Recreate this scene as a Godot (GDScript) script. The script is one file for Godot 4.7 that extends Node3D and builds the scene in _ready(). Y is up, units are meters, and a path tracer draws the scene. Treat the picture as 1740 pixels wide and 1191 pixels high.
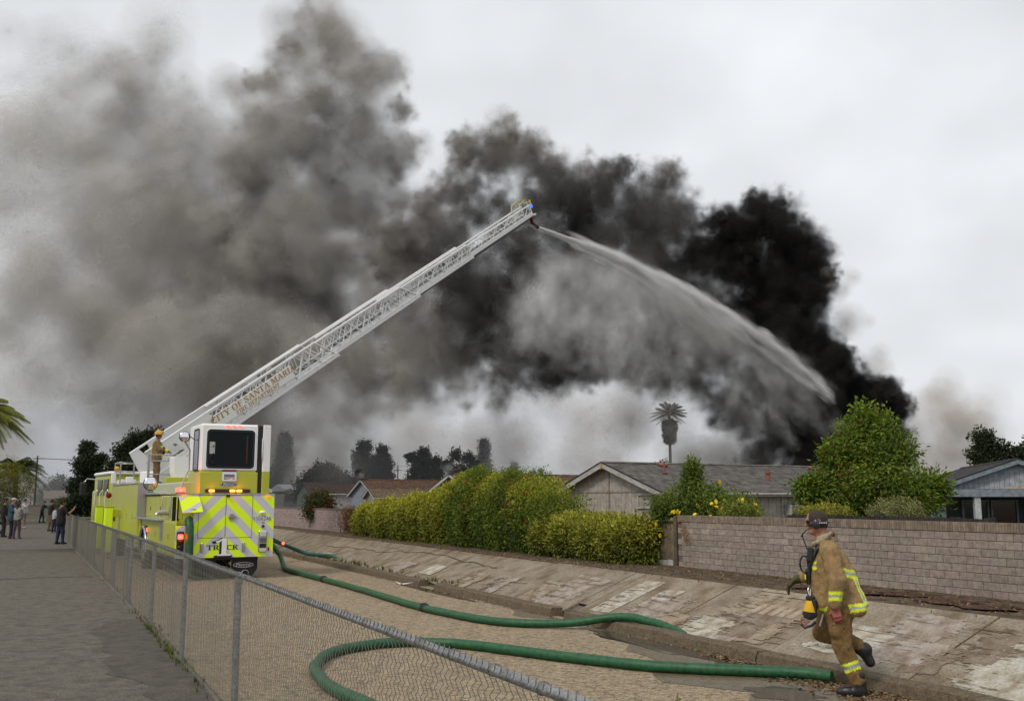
extends Node3D
# A ladder truck pours water on a burning home beyond a flood channel, under an overcast sky.
# World: x right, y up, metres. The photographer stands on the asphalt path at (0, 0, 0).
# Along the channel: ch(s, t, y): s metres to the right across it, t metres ahead along it.

const ANG := 0.44267
var AX := Vector3(-sin(ANG), 0, -cos(ANG))   # along the channel
var AR := Vector3(cos(ANG), 0, -sin(ANG))    # across it
const FLOOR_Y := -0.12
var rng := RandomNumberGenerator.new()
var M := {}
var taken := {}

func ch(s: float, t: float, y := 0.0) -> Vector3:
	return AR * s + AX * t + Vector3(0, y, 0)

# ------------------------------------------------------------------ mesh builder
class MB:
	var v := PackedVector3Array()
	var n := PackedVector3Array()
	var c := PackedColorArray()
	var uv := PackedVector2Array()
	var col := Color.WHITE
	var xf := Transform3D()
	func put(p: Vector3, nn: Vector3, t := Vector2.ZERO) -> void:
		v.append(xf * p); n.append((xf.basis * nn).normalized()); c.append(col); uv.append(t)
	func tri(a: Vector3, b: Vector3, d: Vector3) -> void:   # a, b, d counterclockwise seen from outside
		var nn := (b - a).cross(d - a).normalized()
		put(a, nn); put(d, nn); put(b, nn)
	func quad(a: Vector3, b: Vector3, d: Vector3, e: Vector3) -> void:
		var nn := (d - a).cross(e - b).normalized()
		put(a, nn, Vector2(0, 1)); put(d, nn, Vector2(1, 0)); put(b, nn, Vector2(1, 1))
		put(a, nn, Vector2(0, 1)); put(e, nn, Vector2(0, 0)); put(d, nn, Vector2(1, 0))
	func box(p: Vector3, s: Vector3, b := Basis(), bev := 0.0) -> void:
		var h := s * 0.5
		if bev <= 0.0:
			for ax in 3:
				for sg in [-1.0, 1.0]:
					var u := (ax + 1) % 3
					var w := (ax + 2) % 3
					var q := []
					for k in 4:
						var e := Vector3.ZERO
						e[ax] = h[ax] * sg
						e[u] = h[u] * (-1.0 if k == 0 or k == 3 else 1.0)
						e[w] = h[w] * (-1.0 if k < 2 else 1.0)
						q.append(p + b * e)
					if sg > 0: quad(q[0], q[1], q[2], q[3])
					else: quad(q[3], q[2], q[1], q[0])
			return
		bev = minf(bev, minf(h.x, minf(h.y, h.z)) * 0.9)
		var i := h - Vector3.ONE * bev
		for ax in 3:
			var u := (ax + 1) % 3
			var w := (ax + 2) % 3
			for sg in [-1.0, 1.0]:
				var q := []
				for k in 4:
					var e := Vector3.ZERO
					e[ax] = h[ax] * sg
					e[u] = i[u] * (-1.0 if k == 0 or k == 3 else 1.0)
					e[w] = i[w] * (-1.0 if k < 2 else 1.0)
					q.append(p + b * e)
				if sg > 0: quad(q[0], q[1], q[2], q[3])
				else: quad(q[3], q[2], q[1], q[0])
			for su in [-1.0, 1.0]:          # the twelve chamfers run along ax
				for sw in [-1.0, 1.0]:
					var q := []
					for k in 4:
						var e := Vector3.ZERO
						e[ax] = i[ax] * (-1.0 if k == 0 or k == 3 else 1.0)
						e[u] = (h[u] if k < 2 else i[u]) * su
						e[w] = (i[w] if k < 2 else h[w]) * sw
						q.append(p + b * e)
					if su * sw > 0: quad(q[3], q[2], q[1], q[0])
					else: quad(q[0], q[1], q[2], q[3])
		for sx in [-1.0, 1.0]:
			for sy in [-1.0, 1.0]:
				for sz in [-1.0, 1.0]:
					var a := p + b * Vector3(h.x * sx, i.y * sy, i.z * sz)
					var d := p + b * Vector3(i.x * sx, h.y * sy, i.z * sz)
					var e := p + b * Vector3(i.x * sx, i.y * sy, h.z * sz)
					if sx * sy * sz > 0: tri(a, d, e)
					else: tri(a, e, d)
	func tube(pts: Array, radii, sides := 8, caps := true) -> void:
		var rings := []
		var np := pts.size()
		var prev := Vector3.ZERO
		for i in np:
			var d: Vector3 = (pts[mini(i + 1, np - 1)] - pts[maxi(i - 1, 0)]).normalized()
			var side := prev - d * prev.dot(d)
			if side.length() < 0.05:
				side = d.cross(Vector3.UP if absf(d.y) < 0.9 else Vector3.RIGHT)
			side = side.normalized()
			prev = side
			var up := side.cross(d)
			var r: float = radii[i] if radii is Array else radii
			var ring := []
			for k in sides:
				var a := TAU * k / sides
				var o := side * cos(a) + up * sin(a)
				ring.append([pts[i] + o * r, o])
			rings.append(ring)
		for i in np - 1:
			for k in sides:
				var a = rings[i][k]
				var b = rings[i][(k + 1) % sides]
				var d = rings[i + 1][(k + 1) % sides]
				var e = rings[i + 1][k]
				put(a[0], a[1]); put(b[0], b[1]); put(d[0], d[1])
				put(a[0], a[1]); put(d[0], d[1]); put(e[0], e[1])
		if caps:
			for en in [0, np - 1]:
				for k in sides:
					var a: Vector3 = rings[en][k][0]
					var b: Vector3 = rings[en][(k + 1) % sides][0]
					if en == 0: tri(pts[0], a, b)
					else: tri(pts[en], b, a)
	func ball(p: Vector3, r: Vector3, seg := 12, rows := 8, b := Basis(), from := 0.0, to := 1.0) -> void:
		var g := []
		for j in rows + 1:
			var th := PI * lerpf(from, to, float(j) / rows)
			var row := []
			for k in seg + 1:
				var ph := TAU * k / seg
				var o := Vector3(sin(th) * cos(ph), cos(th), sin(th) * sin(ph))
				row.append([p + b * (o * r), b * (o / r)])
			g.append(row)
		for j in rows:
			for k in seg:
				var a = g[j][k]
				var e = g[j][k + 1]
				var d = g[j + 1][k + 1]
				var f = g[j + 1][k]
				put(a[0], a[1]); put(f[0], f[1]); put(d[0], d[1])
				put(a[0], a[1]); put(d[0], d[1]); put(e[0], e[1])
	func disc(p: Vector3, nn: Vector3, r: float, seg := 16, r2 := -1.0, updir := Vector3.UP) -> void:
		if r2 < 0: r2 = r
		var u := updir.cross(nn).normalized()
		var w := nn.cross(u)
		for k in seg:
			var a := TAU * k / seg
			var e := TAU * (k + 1) / seg
			tri(p, p + u * cos(a) * r + w * sin(a) * r2, p + u * cos(e) * r + w * sin(e) * r2)
	func prism(poly: PackedVector2Array, z0: float, z1: float, b := Transform3D()) -> void:   # poly counterclockwise in x, y
		var t := Geometry2D.triangulate_polygon(poly)
		var ccw := not Geometry2D.is_polygon_clockwise(poly)
		for i in range(0, t.size(), 3):
			var q := [poly[t[i]], poly[t[i + 1]], poly[t[i + 2]]]
			if (q[1] - q[0]).cross(q[2] - q[0]) < 0:
				q.reverse()
			tri(b * Vector3(q[0].x, q[0].y, z1), b * Vector3(q[1].x, q[1].y, z1), b * Vector3(q[2].x, q[2].y, z1))
			tri(b * Vector3(q[2].x, q[2].y, z0), b * Vector3(q[1].x, q[1].y, z0), b * Vector3(q[0].x, q[0].y, z0))
		for i in poly.size():
			var a := poly[i]
			var e := poly[(i + 1) % poly.size()]
			if not ccw:
				var s := a
				a = e
				e = s
			quad(b * Vector3(a.x, a.y, z0), b * Vector3(e.x, e.y, z0), b * Vector3(e.x, e.y, z1), b * Vector3(a.x, a.y, z1))
	func sheet(poly: PackedVector2Array, y: float, b := Transform3D()) -> void:   # a flat sheet facing up, poly in x, z
		var t := Geometry2D.triangulate_polygon(poly)
		for i in range(0, t.size(), 3):
			var q := [poly[t[i]], poly[t[i + 1]], poly[t[i + 2]]]
			if (q[1] - q[0]).cross(q[2] - q[0]) > 0:
				q.reverse()
			tri(b * Vector3(q[0].x, y, q[0].y), b * Vector3(q[1].x, y, q[1].y), b * Vector3(q[2].x, y, q[2].y))
	func mesh() -> ArrayMesh:
		var m := ArrayMesh.new()
		if v.is_empty(): return m
		var a := []
		a.resize(Mesh.ARRAY_MAX)
		a[Mesh.ARRAY_VERTEX] = v
		a[Mesh.ARRAY_NORMAL] = n
		a[Mesh.ARRAY_COLOR] = c
		a[Mesh.ARRAY_TEX_UV] = uv
		m.add_surface_from_arrays(Mesh.PRIMITIVE_TRIANGLES, a)
		return m

func put_mesh(called: String, mesh: Mesh, material: Material, parent: Node = null, at := Transform3D()) -> MeshInstance3D:
	var o := MeshInstance3D.new()
	o.mesh = mesh
	o.material_override = material
	o.transform = at
	o.name = called if parent else numbered(called)
	(parent if parent else self).add_child(o, true)
	return o

func obj(called: String, b: MB, material: Material, parent: Node = null) -> MeshInstance3D:
	return put_mesh(called, b.mesh(), material, parent)

func numbered(called: String) -> String:
	taken[called] = taken.get(called, -1) + 1
	return called if taken[called] == 0 else "%s_%03d" % [called, taken[called]]

func tag(o: Node, label: String, category: String, group := "", kind := "") -> Node:
	o.set_meta("label", label)
	o.set_meta("category", category)
	if group: o.set_meta("group", group)
	if kind: o.set_meta("kind", kind)
	return o

func thing(called: String, label: String, category: String, at := Transform3D(), group := "") -> Node3D:
	var o := Node3D.new()
	o.name = numbered(called)
	o.transform = at
	add_child(o)
	tag(o, label, category, group)
	return o

func struct(o: Node) -> Node:
	o.set_meta("kind", "structure")
	return o

func stuff(o: Node) -> Node:
	o.set_meta("kind", "stuff")
	return o

func copies(called: String, mesh: Mesh, material: Material, places: Array, parent: Node = null, tints := []) -> MultiMeshInstance3D:
	var mm := MultiMesh.new()
	mm.transform_format = MultiMesh.TRANSFORM_3D
	mm.use_colors = tints.size() > 0
	mm.mesh = mesh
	mm.instance_count = places.size()
	for i in places.size():
		mm.set_instance_transform(i, places[i])
		if tints.size() > 0: mm.set_instance_color(i, tints[i])
	var o := MultiMeshInstance3D.new()
	o.multimesh = mm
	o.material_override = material
	o.name = called if parent else numbered(called)
	(parent if parent else self).add_child(o, true)
	return o

# ------------------------------------------------------------------ materials
func lin(r: float, g: float, b: float) -> Color:
	return Color(r, g, b).linear_to_srgb()

func noise(called: int, freq: float, oct := 4, type := FastNoiseLite.TYPE_SIMPLEX_SMOOTH, ramp := [], size := 512, normal := 0.0) -> NoiseTexture2D:
	var f := FastNoiseLite.new()
	f.seed = called
	f.noise_type = type
	f.frequency = freq
	f.fractal_octaves = oct
	if type == FastNoiseLite.TYPE_CELLULAR: f.cellular_return_type = FastNoiseLite.RETURN_CELL_VALUE
	f.fractal_type = FastNoiseLite.FRACTAL_FBM if oct > 1 else FastNoiseLite.FRACTAL_NONE
	var t := NoiseTexture2D.new()
	t.width = size
	t.height = size
	t.seamless = true
	t.noise = f
	if ramp.size() > 0:
		var g := Gradient.new()
		var offs := PackedFloat32Array()
		var cols := PackedColorArray()
		for e in ramp:
			offs.append(e[0]); cols.append(e[1])
		g.offsets = offs
		g.colors = cols
		t.color_ramp = g
	if normal > 0.0:
		t.as_normal_map = true
		t.bump_strength = normal
	return t

func plain(r: float, g: float, b: float, rough := 0.6, metal := 0.0, vc := false) -> StandardMaterial3D:
	var m := StandardMaterial3D.new()
	m.albedo_color = lin(r, g, b)
	m.roughness = rough
	m.metallic = metal
	m.vertex_color_use_as_albedo = vc
	return m

func grained(m: StandardMaterial3D, tex: Texture2D, per_metre: float, over: Texture2D = null, over_scale := 0.15, bump: Texture2D = null, bump_cm := 0.0, world := true) -> StandardMaterial3D:
	m.uv1_triplanar = true
	m.uv1_world_triplanar = world
	m.uv1_scale = Vector3.ONE * per_metre
	m.albedo_texture = tex
	if over:
		m.detail_enabled = true
		m.detail_uv_layer = BaseMaterial3D.DETAIL_UV_2
		m.uv2_triplanar = true
		m.uv2_world_triplanar = world
		m.uv2_scale = Vector3.ONE * over_scale
		m.detail_albedo = over
		m.detail_blend_mode = BaseMaterial3D.BLEND_MODE_MUL
	if bump:
		m.heightmap_enabled = true
		m.heightmap_texture = bump
		m.heightmap_scale = bump_cm
	return m

func glow(r: float, g: float, b: float, e: float) -> StandardMaterial3D:
	var m := plain(r * 0.5, g * 0.5, b * 0.5, 0.3)
	m.emission_enabled = true
	m.emission = lin(r, g, b)
	m.emission_energy_multiplier = e
	return m

func G(x: float) -> Color:
	return Color(x, x, x)

func make_materials() -> void:
	var fine := noise(3, 0.16, 2, FastNoiseLite.TYPE_VALUE, [[0.0, G(0.55)], [0.45, G(0.86)], [0.62, G(0.95)], [1.0, G(1.0)]])
	var soft := noise(5, 0.02, 5, FastNoiseLite.TYPE_SIMPLEX_SMOOTH, [[0.0, G(0.7)], [0.5, G(0.9)], [1.0, G(1.0)]])
	var blotch := noise(7, 0.012, 5, FastNoiseLite.TYPE_SIMPLEX_SMOOTH, [[0.2, G(0.66)], [0.42, G(0.87)], [0.6, G(0.96)], [0.85, G(1.0)]])
	var bumpf := noise(9, 0.14, 3, FastNoiseLite.TYPE_SIMPLEX_SMOOTH)
	var rough_bump := noise(10, 0.05, 4, FastNoiseLite.TYPE_SIMPLEX_SMOOTH)
	var pebble := noise(11, 0.27, 1, FastNoiseLite.TYPE_CELLULAR, [[0.0, Color(0.50, 0.47, 0.43)], [0.25, Color(0.70, 0.66, 0.6)], [0.5, Color(0.86, 0.81, 0.73)], [0.75, Color(0.96, 0.91, 0.83)], [0.9, Color(1.0, 0.98, 0.94)], [1.0, Color(0.72, 0.6, 0.5)]])
	var gritty := noise(12, 0.24, 1, FastNoiseLite.TYPE_CELLULAR, [[0.0, G(0.42)], [0.3, Color(0.62, 0.61, 0.6)], [0.6, Color(0.78, 0.76, 0.73)], [0.85, Color(0.95, 0.92, 0.86)], [1.0, Color(1.0, 0.98, 0.95)]])
	var streak := noise(14, 0.02, 5, FastNoiseLite.TYPE_SIMPLEX_SMOOTH, [[0.15, Color(0.66, 0.58, 0.5)], [0.4, Color(0.84, 0.79, 0.72)], [0.6, Color(0.94, 0.92, 0.89)], [0.9, G(1.0)]])
	M.fine = fine; M.soft = soft; M.blotch = blotch; M.bumpf = bumpf; M.streak = streak
	M.asphalt = grained(plain(0.255, 0.238, 0.203, 0.93), gritty, 1.3, soft, 0.31, bumpf, 0.5)
	M.asphalt_dark = grained(plain(0.185, 0.172, 0.148, 0.9), gritty, 1.5, soft, 0.31, bumpf, 0.5)
	M.aggregate = grained(plain(0.56, 0.495, 0.39, 0.93), pebble, 1.0, M.fine, 0.31, bumpf, 0.6)
	M.aggregate_dark = grained(plain(0.25, 0.215, 0.165, 0.93), pebble, 1.3, M.fine, 0.4, bumpf, 0.8)
	M.concrete = grained(plain(0.37, 0.33, 0.265, 0.9), fine, 0.8, streak, 0.16, bumpf, 0.25)
	M.concrete.vertex_color_use_as_albedo = true
	M.paint_patch = grained(plain(1, 1, 1, 0.8, 0, true), soft, 2.2, streak, 0.33, bumpf, 0.15)
	M.dirt = grained(plain(0.22, 0.165, 0.11, 0.98), fine, 1.3, streak, 0.3, rough_bump, 4.0)
	M.dry_grass = grained(plain(0.2, 0.17, 0.09, 0.98), fine, 0.6, blotch, 0.02, rough_bump, 3.0)
	M.block = grained(plain(1, 1, 1, 0.92, 0, true), fine, 2.6, soft, 0.9, bumpf, 0.5)
	M.mortar = grained(plain(0.25, 0.2, 0.17, 0.97), fine, 2.2, soft, 0.5)
	M.galv = grained(plain(0.47, 0.48, 0.49, 0.42, 0.55), fine, 1.2, soft, 0.7)
	M.wire = plain(0.22, 0.215, 0.19, 0.5, 0.4)
	M.siding = grained(plain(1, 1, 1, 0.75, 0, true), soft, 0.35, soft, 1.7)
	M.shingle = grained(plain(1, 1, 1, 0.95, 0, true), fine, 1.6, blotch, 0.35)
	M.leaf = plain(1, 1, 1, 0.55, 0, true)
	M.leaf.backlight_enabled = true
	M.leaf.backlight = lin(0.35, 0.4, 0.12)
	M.leaf.metallic_specular = 0.35
	M.bark = grained(plain(0.12, 0.09, 0.065, 0.95), fine, 3.0, blotch, 1.0, rough_bump, 2.0)
	M.dark_glass = plain(0.012, 0.015, 0.017, 0.06)
	M.black = plain(0.012, 0.012, 0.013, 0.6)
	M.rubber = grained(plain(0.022, 0.022, 0.022, 0.85), fine, 6.0)
	M.chrome = plain(0.72, 0.73, 0.75, 0.14, 1.0)
	M.alu = grained(plain(0.60, 0.61, 0.63, 0.33, 0.8), fine, 3.0)
	M.white_metal = plain(0.80, 0.80, 0.79, 0.35)
	M.white_metal.clearcoat_enabled = true
	M.white_metal.clearcoat = 0.3
	M.lime = plain(0.41, 0.43, 0.018, 0.32)
	M.lime.clearcoat_enabled = true
	M.lime.clearcoat = 0.6
	M.lime_bright = plain(0.72, 0.96, 0.015, 0.45)
	M.silver_sheet = plain(0.56, 0.57, 0.62, 0.42, 0.1)
	M.lime_edge = plain(0.42, 0.44, 0.02, 0.4)
	M.hose = grained(plain(0.017, 0.145, 0.05, 0.5), blotch, 1.7, fine, 7.0, bumpf, 0.3)
	M.skin = plain(0.42, 0.22, 0.15, 0.55)
	M.cloth = grained(plain(1, 1, 1, 0.9, 0, true), fine, 6.0)
	M.gold = plain(0.42, 0.24, 0.03, 0.45, 0.2)
	M.ink = plain(0.012, 0.012, 0.014, 0.5)
	M.far_leaf = plain(1, 1, 1, 0.9, 0, true)
	M.far_leaf.metallic_specular = 0.1
	M.puff = plain(1, 1, 1, 1.0, 0, true)
	M.puff.metallic_specular = 0.0
	M.drop = plain(1, 1, 1, 0.9, 0, true)
	M.drop.metallic_specular = 0.0

func make_camera_and_light() -> void:
	var cam := Camera3D.new()
	cam.name = "camera"
	cam.fov = 38.82
	cam.position = Vector3(0, 1.85, 0)
	cam.rotation.x = deg_to_rad(8.4976)
	cam.near = 0.1
	cam.far = 6000.0
	add_child(cam)
	var e := Environment.new()
	e.background_mode = Environment.BG_SKY
	e.tonemap_mode = Environment.TONE_MAPPER_LINEAR
	e.tonemap_exposure = 1.16
	e.volumetric_fog_enabled = true
	e.volumetric_fog_density = 0.0
	e.sdfgi_enabled = true
	e.ssao_enabled = true
	e.ssil_enabled = true
	var sky := Sky.new()
	var pm := PanoramaSkyMaterial.new()
	pm.panorama = overcast()
	sky.sky_material = pm
	e.sky = sky
	var we := WorldEnvironment.new()
	we.name = "world_environment"
	we.environment = e
	add_child(we)
	var sun := DirectionalLight3D.new()
	sun.name = "veiled_sun"
	sun.light_energy = 0.5
	sun.light_color = Color(1.0, 0.96, 0.9)
	sun.light_angular_distance = 14.0
	sun.shadow_enabled = true
	sun.rotation = Vector3(deg_to_rad(-47), deg_to_rad(-38), 0)
	add_child(sun)

func overcast() -> ImageTexture:      # grey layered cloud, the same all round
	var w := 768
	var h := 384
	var im := Image.create(w, h, false, Image.FORMAT_RGB8)
	var f := FastNoiseLite.new()
	f.seed = 21
	f.frequency = 0.9
	f.fractal_octaves = 5
	f.noise_type = FastNoiseLite.TYPE_SIMPLEX_SMOOTH
	for y in h:
		var el := PI * (0.5 - (y + 0.5) / h)
		for x in w:
			var az := TAU * (x + 0.5) / w
			var c := Color(0.30, 0.29, 0.27)
			if el > -0.02:
				var d := Vector3(cos(el) * sin(az), sin(el), cos(el) * cos(az))
				var q := d / (d.y + 0.35)
				var k := f.get_noise_3d(q.x * 1.2, d.y * 2.0, q.z * 1.2)
				var b := 0.842 + 0.07 * k + 0.045 * f.get_noise_3d(q.x * 4.0 + 9.0, 3.0, q.z * 4.0)
				b -= 0.05 * smoothstep(0.25, 1.3, el)
				c = Color(b * 0.985, b * 0.998, b * 1.015)
			im.set_pixel(x, y, c)
	return ImageTexture.create_from_image(im)

# ------------------------------------------------------------------ setting
func strip(b: MB, s0: float, s1: float, t0: float, t1: float, y0: float, y1: float, step := 4.0) -> void:
	var n := int(ceil((t1 - t0) / step))
	for i in n:
		var a := lerpf(t0, t1, float(i) / n)
		var e := lerpf(t0, t1, float(i + 1) / n)
		b.quad(ch(s0, a, y0), ch(s1, a, y1), ch(s1, e, y1), ch(s0, e, y0))

func fence_s(t: float) -> float:
	return 1.66 - maxf(0.0, t - 15.0) * 0.0095

func wall_s(t: float) -> float:
	return 11.67 - 0.017 * t

func flat_patch(b: MB, pts: Array, y: float) -> void:     # pts of (s, t)
	var poly := PackedVector2Array()
	for p in pts:
		var q := ch(p.x, p.y)
		poly.append(Vector2(q.x, q.z))
	b.sheet(poly, y)

func ragged(cs: float, ct: float, rs: float, rt: float, n: int, rough: float, seed_: int) -> Array:
	var r := RandomNumberGenerator.new()
	r.seed = seed_
	var out := []
	for i in n:
		var a := TAU * i / n
		var k := 1.0 + r.randf_range(-rough, rough)
		out.append(Vector2(cs + cos(a) * rs * k, ct + sin(a) * rt * k))
	return out

func make_ground() -> void:
	var b := MB.new()
	b.quad(Vector3(-4000, -0.45, 400), Vector3(4000, -0.45, 400), Vector3(4000, -0.45, -4500), Vector3(-4000, -0.45, -4500))
	struct(obj("ground", b, M.dry_grass))
	b = MB.new()
	strip(b, -3.4, 1.55, -6, 15, 0, 0)
	strip(b, -3.4, 1.0, 15, 104, 0, 0)
	for i in 30:                                            # the path's right edge follows the fence
		var a := -6.0 + i * 3.7
		var e := a + 3.7
		b.quad(ch(1.0 if a >= 15 else 1.55, a, 0.0), ch(fence_s(a) + 0.03, a, 0), ch(fence_s(e) + 0.03, e, 0), ch(1.0 if a >= 15 else 1.55, e, 0.0))
		b.quad(ch(fence_s(a) + 0.03, a, 0), ch(fence_s(a) + 0.06, a, -0.2), ch(fence_s(e) + 0.06, e, -0.2), ch(fence_s(e) + 0.03, e, 0))
	struct(obj("path", b, M.asphalt))
	b = MB.new()                                            # darker resurfaced strip by the fence and a few mended bands across the path
	var r := RandomNumberGenerator.new()
	r.seed = 8
	var edge := []
	for i in 20:
		edge.append(Vector2(1.62, 5.0 + i * 0.62))
	for i in 26:
		edge.append(Vector2(1.05 + r.randf_range(-0.14, 0.14) - 0.25 * sin(i * 0.23), 16.8 - i * 0.455))
	flat_patch(b, edge, 0.004)
	for k in [[26.5, 0.7, 0.3], [41.0, 1.4, 0.2]]:
		var q := []
		for i in 9: q.append(Vector2(-2.8 + i * 0.52, k[0] + r.randf_range(-0.2, 0.2)))
		for i in 9: q.append(Vector2(1.35 - i * 0.52, k[0] + k[1] * 0.35 + r.randf_range(-0.15, 0.25)))
		flat_patch(b, q, 0.004)
	struct(obj("path_repair", b, M.asphalt_dark))
	b = MB.new()                                            # pale blue survey marks sprayed on the asphalt
	for k in 22:
		var s := -0.12 + k * 0.045
		var t := 7.62 + 0.05 * sin(k * 2.1) - k * 0.004
		if k % 6 == 4: continue
		flat_patch(b, ragged(s, t, 0.03, 0.03 + 0.035 * absf(sin(k * 1.3)), 7, 0.4, k), 0.006)
	struct(obj("spray_marks", b, plain(0.16, 0.25, 0.29, 0.9)))
	# channel floor: exposed aggregate
	b = MB.new()
	for i in 32:
		var a := -6.0 + i * 3.75
		var e := a + 3.75
		b.quad(ch(fence_s(a) + 0.05, a, -0.03), ch(2.5, a, FLOOR_Y), ch(2.5, e, FLOOR_Y), ch(fence_s(e) + 0.05, e, -0.03))
	strip(b, 2.5, 8.45, -6, 114, FLOOR_Y, FLOOR_Y)
	struct(obj("channel_floor", b, M.aggregate))
	# wet gutter and puddle by the toe of the bank
	b = MB.new()
	var wet := []
	for i in 22: wet.append(Vector2(8.0, 17.0 - i * 0.52))
	for i in 26:
		var t := 6.0 + i * 0.43
		wet.append(Vector2(minf(7.93, 7.82 - 1.35 * smoothstep(13.5, 9.0, t) + 0.22 * sin(t * 3.1) + r.randf_range(-0.1, 0.1)), t))
	flat_patch(b, wet, FLOOR_Y + 0.004)
	var wetm := grained(plain(0.29, 0.25, 0.19, 0.42), M.aggregate.albedo_texture, 1.0, M.fine, 0.5, M.bumpf, 0.25)
	struct(obj("wet_floor", b, wetm))
	b = MB.new()
	flat_patch(b, ragged(7.7, 9.6, 0.2, 0.7, 24, 0.3, 4), FLOOR_Y + 0.008)
	flat_patch(b, ragged(7.72, 11.9, 0.24, 1.5, 24, 0.2, 5), FLOOR_Y + 0.008)
	flat_patch(b, ragged(7.0, 8.3, 0.3, 0.45, 20, 0.3, 6), FLOOR_Y + 0.008)
	flat_patch(b, ragged(7.84, 20.5, 0.13, 2.2, 24, 0.2, 7), FLOOR_Y + 0.008)
	var pud := plain(0.07, 0.062, 0.048, 0.06)
	struct(obj("puddle", b, pud))
	# toe kerb with the gap where it has broken away
	for seg in [[-4.0, 4.5], [4.52, 10.0], [10.02, 14.9], [15.4, 20.9], [21.9, 30.0], [30.02, 45.0], [45.03, 70.0], [70.03, 112.0]]:
		var n := maxi(2, int((seg[1] - seg[0]) / 0.5))
		var kb := MB.new()
		for i in n:
			var t0 := lerpf(seg[0], seg[1], float(i) / n)
			var t1 := lerpf(seg[0], seg[1], float(i + 1) / n)
			var w0 := 0.012 * sin(t0 * 5.3) + 0.01 * sin(t0 * 2.1)
			var w1 := 0.012 * sin(t1 * 5.3) + 0.01 * sin(t1 * 2.1)
			var h0 := 0.02 + 0.008 * sin(t0 * 3.7)
			var h1 := 0.02 + 0.008 * sin(t1 * 3.7)
			kb.quad(ch(8.0 + w0, t0, FLOOR_Y), ch(8.03 + w0, t0, h0 - 0.02), ch(8.03 + w1, t1, h1 - 0.02), ch(8.0 + w1, t1, FLOOR_Y))
			kb.quad(ch(8.03 + w0, t0, h0 - 0.02), ch(8.06 + w0, t0, h0), ch(8.06 + w1, t1, h1), ch(8.03 + w1, t1, h1 - 0.02))
			kb.quad(ch(8.06 + w0, t0, h0), ch(8.25, t0, h0), ch(8.25, t1, h1), ch(8.06 + w1, t1, h1))
		for en in 2:
			var t: float = seg[en]
			kb.quad(ch(8.0, t, FLOOR_Y), ch(8.27, t, FLOOR_Y), ch(8.25, t, 0.02), ch(8.05, t, 0.02))
		struct(obj("kerb", kb, M.aggregate_dark))
	make_bank()
	# dirt ledge between the bank and the wall
	b = MB.new()
	var dn := FastNoiseLite.new()
	dn.seed = 4
	dn.frequency = 0.6
	for i in 190:
		var t0 := -4.0 + i * 0.6
		var t1 := t0 + 0.6
		for j in 5:
			var q := []
			for c in [[t0, j], [t0, j + 1], [t1, j + 1], [t1, j]]:
				var s: float = lerpf(9.77, wall_s(c[0]) + 0.12, c[1] / 5.0)
				q.append(ch(s, c[0], 0.545 + (0.03 * dn.get_noise_2d(c[0] * 2.0, s * 4.0) if c[1] > 0 else 0.0) + 0.012 * c[1] / 5.0))
			b.quad(q[0], q[1], q[2], q[3])
	struct(obj("dirt_ledge", b, M.dirt))
	b = MB.new()
	for k in 7:
		flat_patch(b, ragged(10.6 + 0.2 * sin(k * 2.0), 7.2 + k * 0.75, 0.3, 0.45, 18, 0.35, 30 + k), 0.568)
	struct(obj("red_soil", b, grained(plain(0.10, 0.036, 0.016, 0.98), M.fine, 2.0, M.blotch, 1.2)))
	# made ground behind the wall, and the verge on the left of the path
	b = MB.new()
	b.quad(ch(11.9, -20, 0.35), ch(260, -20, 0.2), ch(260, 420, 0.2), ch(10.2, 112, 0.35))
	struct(obj("yard_ground", b, M.dry_grass))
	b = MB.new()
	strip(b, -40, -3.4, -6, 104, -0.03, -0.03, 30)
	strip(b, -40, 9, 104, 150, -0.03, -0.03, 30)
	struct(obj("verge", b, grained(plain(0.17, 0.16, 0.07, 0.98), M.fine, 0.7, M.blotch, 0.06, M.bumpf, 2.0)))
	make_litter()
	make_hills()

func bank(u: float, t: float, lift := 0.0) -> Vector3:    # a point on the sloping concrete; u 0 at the toe, 1 at the top
	return ch(8.28 + 1.5 * u - 0.366 * lift, t, -0.04 + 0.59 * u + 0.93 * lift)

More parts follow.
